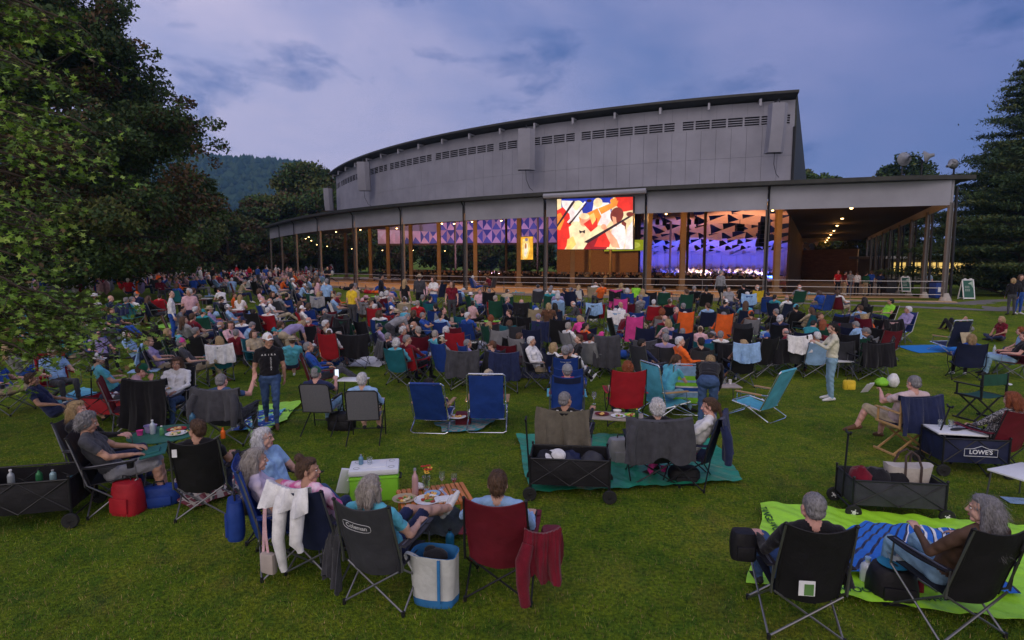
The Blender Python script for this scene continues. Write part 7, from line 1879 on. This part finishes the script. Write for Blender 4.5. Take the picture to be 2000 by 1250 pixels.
yw = 70; loc, _ = hero('person lounging by the turquoise towel, face hidden by leaves', 62, 728, 'low', yw, hair=('short', 'b'), shirt='N', pants='N', shin='skin', shoe='K')
# ---------------- walking man, mesh chairs, blue beach chairs
yw = 158; loc, wm = hero('bearded man in white cap, black lettered tee and jeans walking toward the viewer', 523, 650, 'walk', yw, scale=1.0, hair=('crop', 'g'), hat=('cap', 'W'), shirt='K', pants=M_DENIM, shoe='Z', skin=1, glasses=0, hy=-30)
for txt, x, z, sz, vert in (('AKIRA', 0, 1.36, .045, 0), ('KUROSAWA', .035, 1.30, .032, 1)):
    m = MB()
    for i, ch in enumerate(txt):
        vs, fs = text_mesh(ch, sz, .001, True)
        dx, dz = ((i-2)*.052, 0) if not vert else (0, -i*.030)
        for a in (0,): m.add([(-(v[0])+(-x if not vert else -x)-dx, .152+v[2]-.10*abs(dx)**1.6+(.008 if vert and i > 2 else 0), z+dz+v[1]) for v in vs], fs)
    ob('lettering', m, mat('tee_print', (.6, .6, .6), .7, var=0), wm, smooth=False)
loc, _ = hero('man in dark green cap looking at a lit phone in a mesh armchair', 617, 716, 'sitB', 4, hair=('crop', 'g'), hat=('cap', 'E'), shirt='N', pants=M_PDENIM, skin=2, over=dict(eR=(.24, .08, .74), wR=(.14, .28, .92)), shoe='K')
place('mesh', lambda: mesh_chair_parts('D'), 'lawn_chair', 'black framed mesh armchair of the man with the phone', 'chair', loc, 4)
t = thing('phone', 'glowing smartphone held up by the man in the green cap', 'phone', local(loc, 4, .13, .36, .98), rad(10)); ob('case', MB().box((0, 0, 0), (.075, .009, .155), bev=.004), M_PLB, t); ob('display', MB().box((0, -.0055, 0), (.066, .002, .142)), bulb_mat((.75, .85, 1), 1.0), t)
loc2, _ = hero('woman with short white hair in pale blue shirt in a mesh armchair', 707, 727, 'sitA', -4, hair=('short', 'w'), shirt='L', sleeve='shirt', pants='C', fem=1, shin='skin', skin=0)
place('mesh', lambda: mesh_chair_parts('D'), 'lawn_chair', 'black framed mesh armchair of the white-haired woman in pale blue', 'chair', loc2, -4)
bag('black holdall on the grass between the two mesh armchairs', P(668, 838), 0, 'K', d=(.46, .28, .32), seed=50)
tp = P(690, 740, .40); tp.z = ground(tp.x, tp.y); small_table('small blue and white table under a bare-footed sitter\'s feet', tp, 6, d=(.62, .42), h=.40, leg=nylon('N'))
lcA = P(838, 848); lcA = local(lcA, 6, 0, .36); lcA.z = ground(lcA.x, lcA.y)
person('dark-haired person low in the left blue beach chair looking right', lcA, 6, 'low', shirt=M_DENIM, pants='N', shin='skin', hair=('bob', 'k'), lv=1, fem=1, hy=40)
place('bbl', lambda: beach_parts('B', bar='B'), 'beach_chair', 'left of two royal blue beach chairs with bright tube frames', 'chair', lcA, 6, scale=1.08)
lcB = P(950, 846); lcB = local(lcB, 2, 0, .36); lcB.z = ground(lcB.x, lcB.y)
person('man in tan cap and dark red shirt in the right blue beach chair', local(lcB, 2, 0, 0, .14), -4, 'low', shirt='M', pants='K', shin='skin', hair=('crop', 'g'), hat=('cap', 'C'), lv=1, hy=-30)
place('bbl2', lambda: beach_parts('B', bar='', upright=12), 'beach_chair', 'right of two royal blue beach chairs with a head cushion missing', 'chair', lcB, 2, scale=1.15)
wp = P(895, 806); plate('white tray of snacks between the two blue beach chairs', P(893, 815, .22), 'W', .16, 'tray', 8, 60); o_ = ob('cool_bag', MB().box((0, 0, .13), (.28, .22, .26), bev=.02), nylon('M')); o_.location = P(905, 832); tag(o_, 'small maroon cool bag between the blue beach chairs', 'bag')
blanket('picnic_rug', 'teal patterned rug under the two blue beach chairs', 'rug', [P(850, 832)[:2], P(865, 850)[:2], P(930, 845)[:2], P(990, 815)[:2]], [cloth('T'), cloth('G')], matfn=lambda u, v: (int(u*8)+int(v*8)) % 2, seed=9)
# ---------------- tarp group right of centre
blanket('tarpaulin', 'shiny sea green tarpaulin with ragged edges under the wagon group', 'tarpaulin', [P(1005, 856)[:2], P(1040, 968)[:2], P(1456, 948)[:2], P(1375, 852)[:2]], [M_TARPG], seed=11, nu=60, nv=40, bump=.03, thick=.004)
yw = 14; loc, mo = hero('man with cropped grey hair and glasses in black, white braces, holding a glass', 1104, 764, 'sitA', yw, hair=('crop', 'g'), shirt='K', sleeve='shirt', pants=M_DENIM, skin=1, glasses=0, hy=25, over=dict(eR=(.34, .06, .72), wR=(.34, .30, .88), cR=1.0))
m = MB()
for s in (-1, 1): m.sheet(lambda u, v, s=s: (s*(.10-.075*v)+(u-.5)*.03, -.305-.022*v, .955-.16*v), 2, 6, .004)
ob('braces', m, cloth('W'), mo); wineglass('wine glass raised by the man in white braces', local(loc, yw, .345, .37, .90))
chair('black camp chair under the olive coat of the man in braces', loc, yw, 'K', wide=.03); garment('coatO', 'olive coat hanging over the back of the chair behind the black wagon', 'coat', loc, yw, mat('olive_wool', (.125, .11, .085), .95, var=.2, bump=.5), w=.72, back=.62, front=.12, rim=(0, -.41, 1.005), seed=61, name='coat', ragged=.22)
wp = P(1112, 962); place('wagonK', lambda: wagon_parts('K', lw=(.98, .52, .34), htilt=4), 'wagon', 'black folding wagon with a white sun hat in it on the green tarp', 'wagon', wp, 6)
h_ = obj('sun_hat', cap_mesh('W', 'sun')); h_.location = local(wp, 6, -.16, -.02, .46); h_.rotation_euler = (.3, .2, 0); tag(h_, 'white sun hat lying in the black wagon on the green tarp', 'hat')
for k, (x, c) in enumerate([(-.3, 'K'), (.0, 'N'), (.3, 'D')]):
    o_ = ob('bundle', lump(.17, .16, .15, 70+k), nylon(c), deg=70); o_.location = local(wp, 6, x, .03, .24); tag(o_, ['black bundle under the sun hat in the wagon on the tarp', 'navy jacket bundled in the wagon on the tarp', 'charcoal bundle at the right end of the wagon on the tarp'][k], 'bundle')
yw = 2; loc, _ = hero('person with fluffy white curls in black seen from behind on the green tarp', 1284, 779, 'sitA', yw, hair=('curly', 'w'), shirt='K', pants='K', fem=1, skin=0)
chair('black chair on the tarp under a grey sweater', loc, yw, 'K', wide=.02, frame='black'); garment('sweaterG', 'grey wool sweater draped over the chair of the white curled person', 'sweater', loc, yw, 'D', w=.84, back=.56, front=.12, rim=(0, -.41, 1.005), seed=62, sleeves=1, name='sweater', ragged=.25)
yw = -62; loc, _ = hero('woman in white blouse with sunglasses on her dark hair in profile facing left', 1386, 776, 'sitB', yw, hair=('tail', 'b'), shirt='W', sleeve='shirt', pants='P', fem=1, skin=2, glasses=1, shoe='K', hy=-8)
chair('dark chair of the woman in the white blouse', loc, yw, 'N', frame='black'); garment('jackN2', 'dark navy jacket over the chair of the woman in white blouse', 'jacket', loc, yw, 'N', w=.62, back=.56, front=.1, rim=(0, -.41, 1.005), seed=63, sleeves=1)
tp = P(1205, 812, .46); tp.z = ground(tp.x, tp.y); small_table('low table of snacks in front of the man in braces', tp, 12, d=(.86, .48), h=.46, top=mat('table_tan', (.36, .30, .25), .6))
for k, (x, y, c, l) in enumerate([(-.25, .02, 'M', 'maroon dish of snacks on the low table by the braces man'), (.02, -.05, 'W', 'white plate of cheese on the low table by the braces man'), (.24, .05, 'J', 'green dish of salad on the low table by the braces man')]): plate(l, local(tp, 12, x, y, .461), c, .12, foods=12, seed=64+k)
cup('white bowl behind the dishes on the low table', local(tp, 12, .0, .16, .461), 'W', .07, .05); bottle('small dark bottle on the low table by the braces man', local(tp, 12, .32, -.10, .461), (.03, .08, .03), .03, .16, 'Y')
o_ = bag('white and grey shoulder bag on the tarp between two chairs', P(1212, 905), -10, 'G', d=(.40, .24, .40), seed=65)
bag('black bag lying on the tarp under the grey sweater chair', P(1335, 942), 0, 'K', d=(.40, .26, .22), seed=66, strap=False); cup('pink patterned cup standing on the tarp under the sweater chair', P(1296, 925, .03), 'P', .045, .1)
# blue and red chairs behind
yw = 4; loc, _ = hero('man in grey cap with red jacket collar, blue chair with pale cup holders', 1108, 711, 'sitA', yw, hair=('crop', 'g'), hat=('beanie', 'G'), shirt='R', sleeve='shirt', pants='N', skin=2)
chair('royal blue high-backed chair with pale blue cup holders', loc, yw, 'B', high=.06, armc='A', wide=.01, twotone='N')
lc = local(P(1110, 812), 4, 0, .3); chair('second royal blue chair just before the grey cap man', lc, 6, 'B', high=-.02, wide=.02)
loc, _ = hero('man in pale grey cap and black jacket in a blue chair, mid lawn', 1104, 675, 'sitA', 2, hair=('crop', 'g'), hat=('cap', 'G'), shirt='K', sleeve='shirt', pants='K', skin=1)
chair('blue chair with white script of the pale grey cap man', loc, 2, 'B', logo=('Tommy Bahama', .035, 0, .88, 0))
lc = P(1096, 700); chair('tall black chair behind the pale grey cap man', local(lc, 0, 0, .9), 0, 'K', high=.16, wide=.05)
yw = 2; loc, _ = hero('person with short red hair in white collar in the tall red chair', 1226, 706, 'sitA', yw, hair=('curly', 'r'), shirt='W', pants='N', fem=1, skin=0)
chair('tall red camp chair with a red cup holder at the left', loc, yw, 'R', high=.10, wide=.04, frame='black')
# beach chairs by the standing woman
lc = P(1345, 812); lc = local(lc, 8, 0, .36); place('stripe', lambda: beach_parts('L', stripes=[('L', .26), ('J', .12), ('L', .06), ('J', .10), ('W', .04), ('B', .10), ('W', .03), ('L', .14), ('J', .15)], bar='', upright=10), 'beach_chair', 'empty beach chair striped blue, green and white', 'chair', lc, 8, scale=1.12)
lc = P(1480, 815); place('turq', lambda: beach_parts('A', bar='A', upright=4), 'beach_chair', 'empty turquoise beach chair with a wooden armrest turned aside', 'chair', lc, -38, scale=1.12)
loc, _ = hero('woman with brown ponytail in turquoise shirt sitting in the pale teal chair', 1322, 692, 'sitF', 62, hair=('tail', 'b'), shirt='A', pants=M_PDENIM, fem=1, skin=2)
lc = local(loc, 62, 0, -.05); place('turq2', lambda: beach_parts('A', bar='', upright=16), 'beach_chair', 'pale teal beach chair with wooden arms turned to the right', 'chair', lc, 70, scale=1.12)
loc, _ = hero('person in black sweater and jeans bending over the low table, head hidden', 1388, 694, 'bend', 22, hair=('short', 'l'), shirt='K', sleeve='shirt', pants=M_DENIM, skin=1)
tp = P(1412, 752, .42); tp.z = ground(tp.x, tp.y); small_table('low tan table with cups behind the striped beach chair', tp, 0, d=(.66, .45), h=.42, top=mat('table_tan', (.36, .30, .25), .6))
for k in range(3): cup(['left clear cup on the low tan table', 'middle clear cup on the low tan table', 'right white cup on the low tan table'][k], local(tp, 0, -.05+.12*k, .1, .421), clear=k < 2)
bag('white carrier bag standing on the low tan table', local(tp, 0, -.2, .08, .421), 0, 'W', d=(.24, .16, .26), seed=80)
# standing woman taking a picture
yw = -72; loc, _ = hero('woman in cream jacket and pale jeans standing with a phone held up', 1627, 630, 'photo', yw, scale=.985, hair=('tail', 'k'), shirt=M_CREAM, sleeve='shirt', pants=M_PDENIM, fem=1, shoe='W', skin=0)
t = thing('phone', 'dark smartphone held up by the woman in the cream jacket', 'phone', local(loc, yw, 0, .50, 1.38), rad(-yw)); ob('case', MB().box((0, 0, 0), (.16, .010, .08), bev=.004), M_PLB, t)
yw = -55; loc, _ = hero('man with swept grey hair in black and grey jacket facing left', 1692, 640, 'sitF', yw, hair=('short', 'g'), shirt='K', sleeve='shirt', pants='L', skin=1)
chair('chair under the grey-haired man facing left', loc, yw, 'D'); lc = local(P(1705, 745), 0, 0, .3); chair('chair hidden by a square black cloak', lc, 0, 'K', wide=.04); garment('cloakK', 'wide black cloak spread over a chair right of the standing woman', 'cloak', lc, 0, 'K', w=.80, back=.60, front=.14, rim=(0, -.41, 1.01), seed=90, name='cloak')
o_ = ob('carrier_bag', lump(.16, .13, .10, 91, .2), nylon('J'), deg=70); o_.location = P(1722, 755); tag(o_, 'crumpled bright green bag beside the black cloak chair', 'bag'); o_ = ob('carrier_bag', lump(.13, .12, .16, 92, .15), cloth('W'), deg=70); o_.location = P(1744, 757); tag(o_, 'white carrier bag beside the crumpled green bag', 'bag')
bag('yellow and white shopping bag at the standing woman\'s right', P(1658, 760), 0, 'Y', d=(.26, .18, .22), seed=93); bottle('white tall bottle on a stool right of the standing woman', P(1643, 700, .0)+Vector((0, 0, .42)), (.6, .6, .62), .04, .26, 'W')
small_table('small stool table right of the standing woman', P(1644, 735), 0, d=(.42, .32), h=.42)
cooler('red and white cooler behind the man facing left', P(1652, 655), 10, body='R', d=(.42, .3, .36))
blanket('blue_mat', 'flat bright blue mat on the empty lawn at right', 'mat', [P(1748, 676)[:2], P(1795, 690)[:2], P(1895, 688)[:2], P(1870, 674)[:2]], [mat('mat_blue', (.02, .22, .62), .6, var=.05)], seed=12, bump=.003)
lc = local(P(1868, 692), 0, 0, .3); place('bch3', lambda: beach_parts('N', bar='', upright=14), 'beach_chair', 'navy folding beach chair with tan panel beside the blue mat', 'chair', lc, -8, scale=1.15)
o_ = ob('canvas_panel', MB().box((0, 0, 0), (.36, .02, .34), bev=.008), cloth('C')); o_.location = local(lc, -8, .04, -.50, .55); o_.rotation_euler = (-.3, 0, rad(8)); tag(o_, 'tan canvas pouch on the back of the navy beach chair', 'pouch')
yw = 24; loc, _ = hero('woman with blond bob in bright blue hoodie in the navy chair', 1898, 652, 'sitA', yw, hair=('bob', 'l'), shirt='B', sleeve='shirt', pants='K', fem=1, skin=0, shoe='W'); chair('navy camp chair of the blond woman in the blue hoodie', loc, yw, 'N', wide=.03, frame='black')
tp = P(1955, 692, .5); tp.z = ground(tp.x, tp.y); small_table('round picnic table draped blue beside the blue hoodie woman', tp, 0, d=(.8, .8), h=.5, rnd=True, top=cloth('L')); plate('white plate on the blue draped round table', local(tp, 0, .1, 0, .501), 'W', .13, foods=5, seed=94); bottle('clear bottle on the blue draped round table', local(tp, 0, -.1, .1, .501), (.5, .55, .55), .035, .24, 'G')
yw = -60; loc, _ = hero('person in black at the right edge with a wristwatch, facing left', 2003, 648, 'sitA', yw, hair=('short', 'b'), shirt='K', pants=M_PDENIM, skin=2); chair('dark chair at the right edge beside the blue draped table', loc, yw, 'M')
t = thing('candle_stand', 'white disc on the grass with a bottle standing on it', 'stand', P(1960, 750)); ob('disc', MB().lathe([(.16, 0), (.17, .01), (.16, .02)], n=24), M_WHITEP, t); ob('bottle', MB().lathe([(.04, .02), (.045, .03), (.045, .14), (.018, .20), (.018, .26)], n=14), M_GLASS, t); ob('wrapper', MB().lathe([(.046, .05), (.047, .13), (.046, .13)], n=14), M_WHITEP, t)
# ---------------- director's chair and wagon at right
yw = -6; loc, _ = hero('man with receding grey hair in pale pink tee reading in a wooden chair', 1786, 733, 'sitH', yw, bulk=1.12, scale=1.04, hair=('crop', 'g'), shirt=mat('pale_pink_tee', (.60, .46, .47), .92, var=.08, bump=.3), pants='C', shin='skin', shoe='Z', skin=2, over=dict(eL=(-.30, .06, .74), wL=(-.14, .22, .86), eR=(.28, .06, .72), wR=(.0, .30, .78), aL=(-.34, .44, .26), kL=(-.20, .42, .56), tL=(-.46, .52, .18)))
dl = local(loc, yw, 0, -.14); place('dirw', lambda: director_parts('N', True, .92), 'director_chair', 'wooden folding director chair under the man in the pink tee', 'chair', dl, yw, scale=1.05); garment('towelN', 'navy towel hung over the wooden director chair', 'towel', dl, yw, 'N', w=.70, back=.58, front=.10, rim=(0, -.26, .98), seed=95, name='towel')
ob_ = ob('booklet', MB().box((0, 0, 0), (.16, .004, .20)).box((.05, .02, .0), (.10, .004, .20)), M_WHITEP); ob_.location = local(loc, yw, -.25, .40, .92); ob_.rotation_euler = (.6, 0, .3); tag(ob_, 'white booklet held by the man in the pink tee', 'booklet')
wp = P(1878, 918); place('wagonN', lambda: wagon_parts('N', lw=(.82, .52, .34), htilt=-16, logo="LOWE'S"), 'wagon', 'navy wagon with white lettered badge beside the pink tee man', 'wagon', wp, 8)
ob_ = ob('white_board', MB().box((0, 0, 0), (.62, .46, .025), bev=.006), M_WHITEP); ob_.location = local(wp, 8, -.10, .06, .57); ob_.rotation_euler = (0, 0, rad(-12)); tag(ob_, 'white board laid across the navy wagon as a table', 'board')
for k in range(2): cup(['left clear tumbler on the white wagon board', 'right clear tumbler on the white wagon board'][k], local(wp, 8, -.22+.14*k, .18, .585), clear=True, r=.038, h=.10)
t = thing('hairbrush', 'dark brush lying on the white wagon board', 'brush', local(wp, 8, -.10, .02, .60), .2); ob('head', MB().ell((0, 0, 0), (.11, .035, .022), n=12), M_PLB, t); ob('handle', MB().tube([(.10, 0, 0), (.20, 0, -.005)], .010, 6), M_PLB, t)
ob_ = ob('paper_sheet', MB().box((0, 0, 0), (.24, .18, .004)), M_WHITEP); ob_.location = local(wp, 8, .14, .16, .588); ob_.rotation_euler = (0, 0, .2); tag(ob_, 'loose sheet of paper on the white wagon board', 'paper')
o_ = ob('carton', MB().box((0, 0, .10), (.30, .20, .20), bev=.01), M_WHITEP); o_.location = P(1842, 885); tag(o_, 'white carton on the grass behind the director chair', 'carton'); bag('black round bag behind the wooden director chair', P(1818, 880), 0, 'K', d=(.34, .24, .28), seed=96)
yw = -12; loc, _ = hero('woman with long red-blond hair in dotted blouse in the maroon chair', 1978, 764, 'sitB', yw, hair=('bob', 'r'), shirt=M_DOT, sleeve='shirt', pants='K', fem=1, skin=0, shin='skin'); chair('maroon camp chair at the right edge under the dotted blouse woman', loc, yw, 'M', wide=.02, frame='black')
lc = P(1910, 818); place('dirg', lambda: director_parts('E', False, .88), 'director_chair', 'empty green director chair with black frame', 'chair', lc, -14, scale=1.05)
tp = P(2008, 925, .40); tp.z = ground(tp.x, tp.y); small_table('corner of a white table cut by the right edge', tp, -20, d=(.7, .5), h=.42)
q = P(1990, 978, .02); ob_ = ob('magazine', MB().box((0, 0, 0), (.30, .20, .006)), cloth('L')); ob_.location = q; ob_.rotation_euler = (0, 0, -.2); tag(ob_, 'glossy magazine on the grass by the right edge', 'magazine')
# ---------------- front right group
bl, f, cen = blanket('plastic_sheet', 'big lime green plastic sheet with dark lettering at front right', 'picnic sheet', [P(1492, 992)[:2], P(1462, 1150)[:2], P(2080, 1240)[:2], P(2060, 1040)[:2]], [M_LIME], seed=14, nu=80, nv=50, bump=.035, thick=.003, h=.015)
letters_on(bl, f, cen, [('TANGLEWOOD', .30, .035, .11, -1.75), ('BOSTON', .5, .80, .09, -.1), ('TANGLEWOOD', .97, .30, .10, -.08), ('SYMPHONY', .93, .62, .09, -.08), ('TA', .62, .04, .14, -.9)], M_INK)
blanket('striped_throw', 'bright blue throw with thin white stripes on the lime sheet', 'blanket', [P(1690, 1040)[:2], P(1540, 1125)[:2], P(1985, 1188)[:2], P(1880, 1060)[:2]], [mat('throw_blue', (.03, .16, .58), .85, var=.15, bump=.3), cloth('W'), cloth('N')], matfn=lambda u, v: 1 if (v*13) % 1 < .07 or abs((v*13) % 1-.16) < .03 else (2 if (v*13) % 1 > .8 else 0), seed=15, nu=40, nv=90, bump=.03, h=.105)
yw = 6; loc, _ = hero('man with cropped grey hair in a black chair on the lime sheet', 1590, 960, 'sitA', yw, hair=('crop', 'g'), shirt='K', sleeve='shirt', pants=M_DENIM, skin=2, scale=1.02)
ch_ = chair('black camp chair with a green and white label on the lime sheet', loc, yw, 'K', wide=-.015, high=.05)
t = thing('chair_label', 'green and white picture label on the back of the front black chair', 'label', local(loc, yw, -.07, -.375, .52), rad(-yw)); ob('card', MB().box((0, 0, 0), (.12, .004, .12)), M_WHITEP, t, smooth=False); ob('print', MB().box((.015, -.003, -.01), (.07, .003, .09)), mat('label_green', (.10, .22, .06), .6), t, smooth=False)
cup('red plastic cup in the arm pocket of the front black chair', local(loc, yw, .31, .22, .63), 'R', .048, .12); garment('jackK3', 'black jacket bunched on the right arm of the front black chair', 'jacket', local(loc, yw, .20, .10), yw-80, 'K', w=.50, back=.30, front=.10, rim=(0, -.10, .70), seed=97)
bag('black pouch hung on the left arm of the front black chair', local(loc, yw, -.42, .05, .52), yw, 'K', d=(.2, .16, .24), seed=98, strap=False)
q = P(1740, 1165, .03); t = bag('black cool bag with a blue lid between the two front chairs', q, 12, 'K', d=(.36, .30, .30), seed=99, strap=False); o_ = ob('lid_panel', MB().lathe([(.12, 0), (.125, .008), (.11, .012)], n=20), mat('lid_blue', (.02, .20, .34), .6)); o_.location = q+Vector((0, 0, .31)); tag(o_, 'round blue mesh lid on top of the black cool bag', 'lid')
cup('white paper bowl resting on the cool bag', q+Vector((.06, .04, .33)), 'W', .085, .06); bottle('white plastic jug left of the black cool bag', P(1692, 1140, .03), (.6, .62, .64), .06, .26, 'L'); cup('small mint green cup beside the paper bowl', q+Vector((.16, .0, .32)), 'A', .045, .10)
yw = -10; loc, _ = hero('woman with long grey hair in brown jacket looking left, front right', 1924, 966, 'sitA', yw, hair=('long', 'g'), shirt=mat('brown_jacket', (.10, .055, .035), .8, var=.2), sleeve='shirt', pants=M_PDENIM, fem=1, skin=0, hy=-38, over=dict(eL=(-.27, -.04, .66), wL=(-.16, .18, .76)))
chair('wide black camp chair of the woman in the brown jacket', loc, yw, 'K', wide=0., high=.04)
garment('coatK9', 'black coat hanging off the right side of the brown jacket woman\'s chair', 'coat', local(loc, yw, .30, .02), yw-10, 'K', w=.36, back=.60, front=.1, rim=(0, -.42, .90), seed=100, name='coat')
bottle('maroon bottle lying by the blue throw at front right', P(1795, 1158, .05), (.2, .01, .03), .035, .2, 'R')
# olive wagon
wp = P(1733, 1000); place('wagonO', lambda: wagon_parts('C' if False else 'D', lw=(.98, .44, .30), htilt=-2, z0=.16, whl='W'), 'wagon', 'olive grey long wagon with tall black handle and canvas tote', 'wagon', wp, 8)
def tote2_():
    m = MB(); vs = []; n = 24
    for z, s in ((0, .86), (.14, .95), (.28, 1.05)):
        for i in range(n): a = 2*PI*i/n; e = 1/(abs(math.cos(a))**4+abs(math.sin(a))**4)**.25; vs.append((.25*s*e*math.cos(a), .10*s*e*math.sin(a), z+(.02*math.cos(2*a) if z > .2 else 0)))
    m.add(vs, [(r*n+i, r*n+(i+1) % n, (r+1)*n+(i+1) % n, (r+1)*n+i) for r in range(2) for i in range(n)]+[tuple(range(n-1, -1, -1)), tuple(2*n+i for i in range(n))])
    L = [('body', m, mat('canvas_tote', (.50, .45, .40), .85, var=.1, bump=.4, bscale=20), 60)]
    for y, k in ((-.11, 0), (.11, 1)):
        q = MB().sheet(lambda u, v, y=y: (-.09+.18*v+0*u, y+(u-.5)*.006, .02+.26+.17*math.sin(PI*v)), 1, 14, .004)
        q = MB().tube([(-.09, y, .05), (-.09, y, .28), (-.07, y*.6, .40), (0, y*.4, .455), (.07, y*.6, .40), (.09, y, .28), (.09, y, .05)], .013, 6); L.append(('handle', q, mat('handle_dark', (.06, .04, .035), .7)))
    return L
place('tote2_', tote2_, 'tote_bag', 'cream canvas tote with dark handles standing in the olive wagon', 'bag', local(wp, 8, .20, .02, .32), 4)
for k, (x, c, s_) in enumerate([(-.32, 'M', .13), (-.15, 'K', .19), (.05, 'K', .16)]):
    o_ = ob('bundle', lump(s_, .17, .15, 110+k), cloth(c), deg=70); o_.location = local(wp, 8, x, 0, .24); tag(o_, ['maroon garment bunched in the left end of the olive wagon', 'black coat bundled high in the olive wagon', 'black scarf lying before the canvas tote in the wagon'][k], 'bundle')
# draped chairs in the middle distance
for px, py, c, lab, w in [(692, 722, 'K', 'broad black coat hiding a chair left of the small white table', .85), (985, 770, 'N', 'navy jacket over a chair behind the right blue beach chair', .66), (905, 765, 'D', 'grey blanket slung over a chair behind the beach chairs', .74), (1300, 732, 'K', 'black jacket over a chair above the pale teal chair', .7), (1255, 738, 'D', 'charcoal jacket over the chair next to the grey hooded seat', .6), (1500, 735, 'K', 'black coat over a chair behind the turquoise beach chair', .8), (1425, 745, 'K', 'black coat over a chair above the bending person', .75), (1060, 688, 'N', 'navy fleece over a tall chair in the middle of the lawn', .72)]:
    lc = local(P(px, py), 0, 0, .3); lc.z = ground(lc.x, lc.y); chair('chair beneath the '+' '.join(lab.split()[:6]), lc, 0, 'K'); garment('dr%s%d' % (c, int(w*100)), lab, 'coat', lc, 0, c, w=w, back=.62, front=.14, rim=(0, -.41, 1.005), seed=int(px), name='coat')
lc = local(P(1182, 736), 0, 0, .3); chair('teal framed chair under a tall grey cover', lc, 0, 'T', high=.12, wide=.02); garment('coverG', 'tall grey cover with a zip over the teal framed chair', 'cover', lc, 0, 'D', w=.66, back=.82, front=.04, rim=(0, -.44, 1.12), seed=120, name='chair_cover', ragged=.01)
# ================================================================ AIR
hz = ob('haze', MB().box((0, 550, 176), (3400, 1400, 358)), [], smooth=False); hz['kind'] = 'stuff'; hz['label'] = 'thin blue evening haze between the lawn and the hill'; hz['category'] = 'haze'
mh = bpy.data.materials.new('haze'); mh.use_nodes = True; t = mh.node_tree; t.nodes.remove(t.nodes['Principled BSDF']); pv = t.nodes.new('ShaderNodeVolumePrincipled')
pv.inputs['Color'].default_value = (.30, .60, 1.0, 1); pv.inputs['Density'].default_value = .00030; pv.inputs['Anisotropy'].default_value = .1
t.links.new(pv.outputs[0], t.nodes['Material Output'].inputs['Volume']); hz.data.materials.append(mh)
SC.cycles.volume_bounces = 0
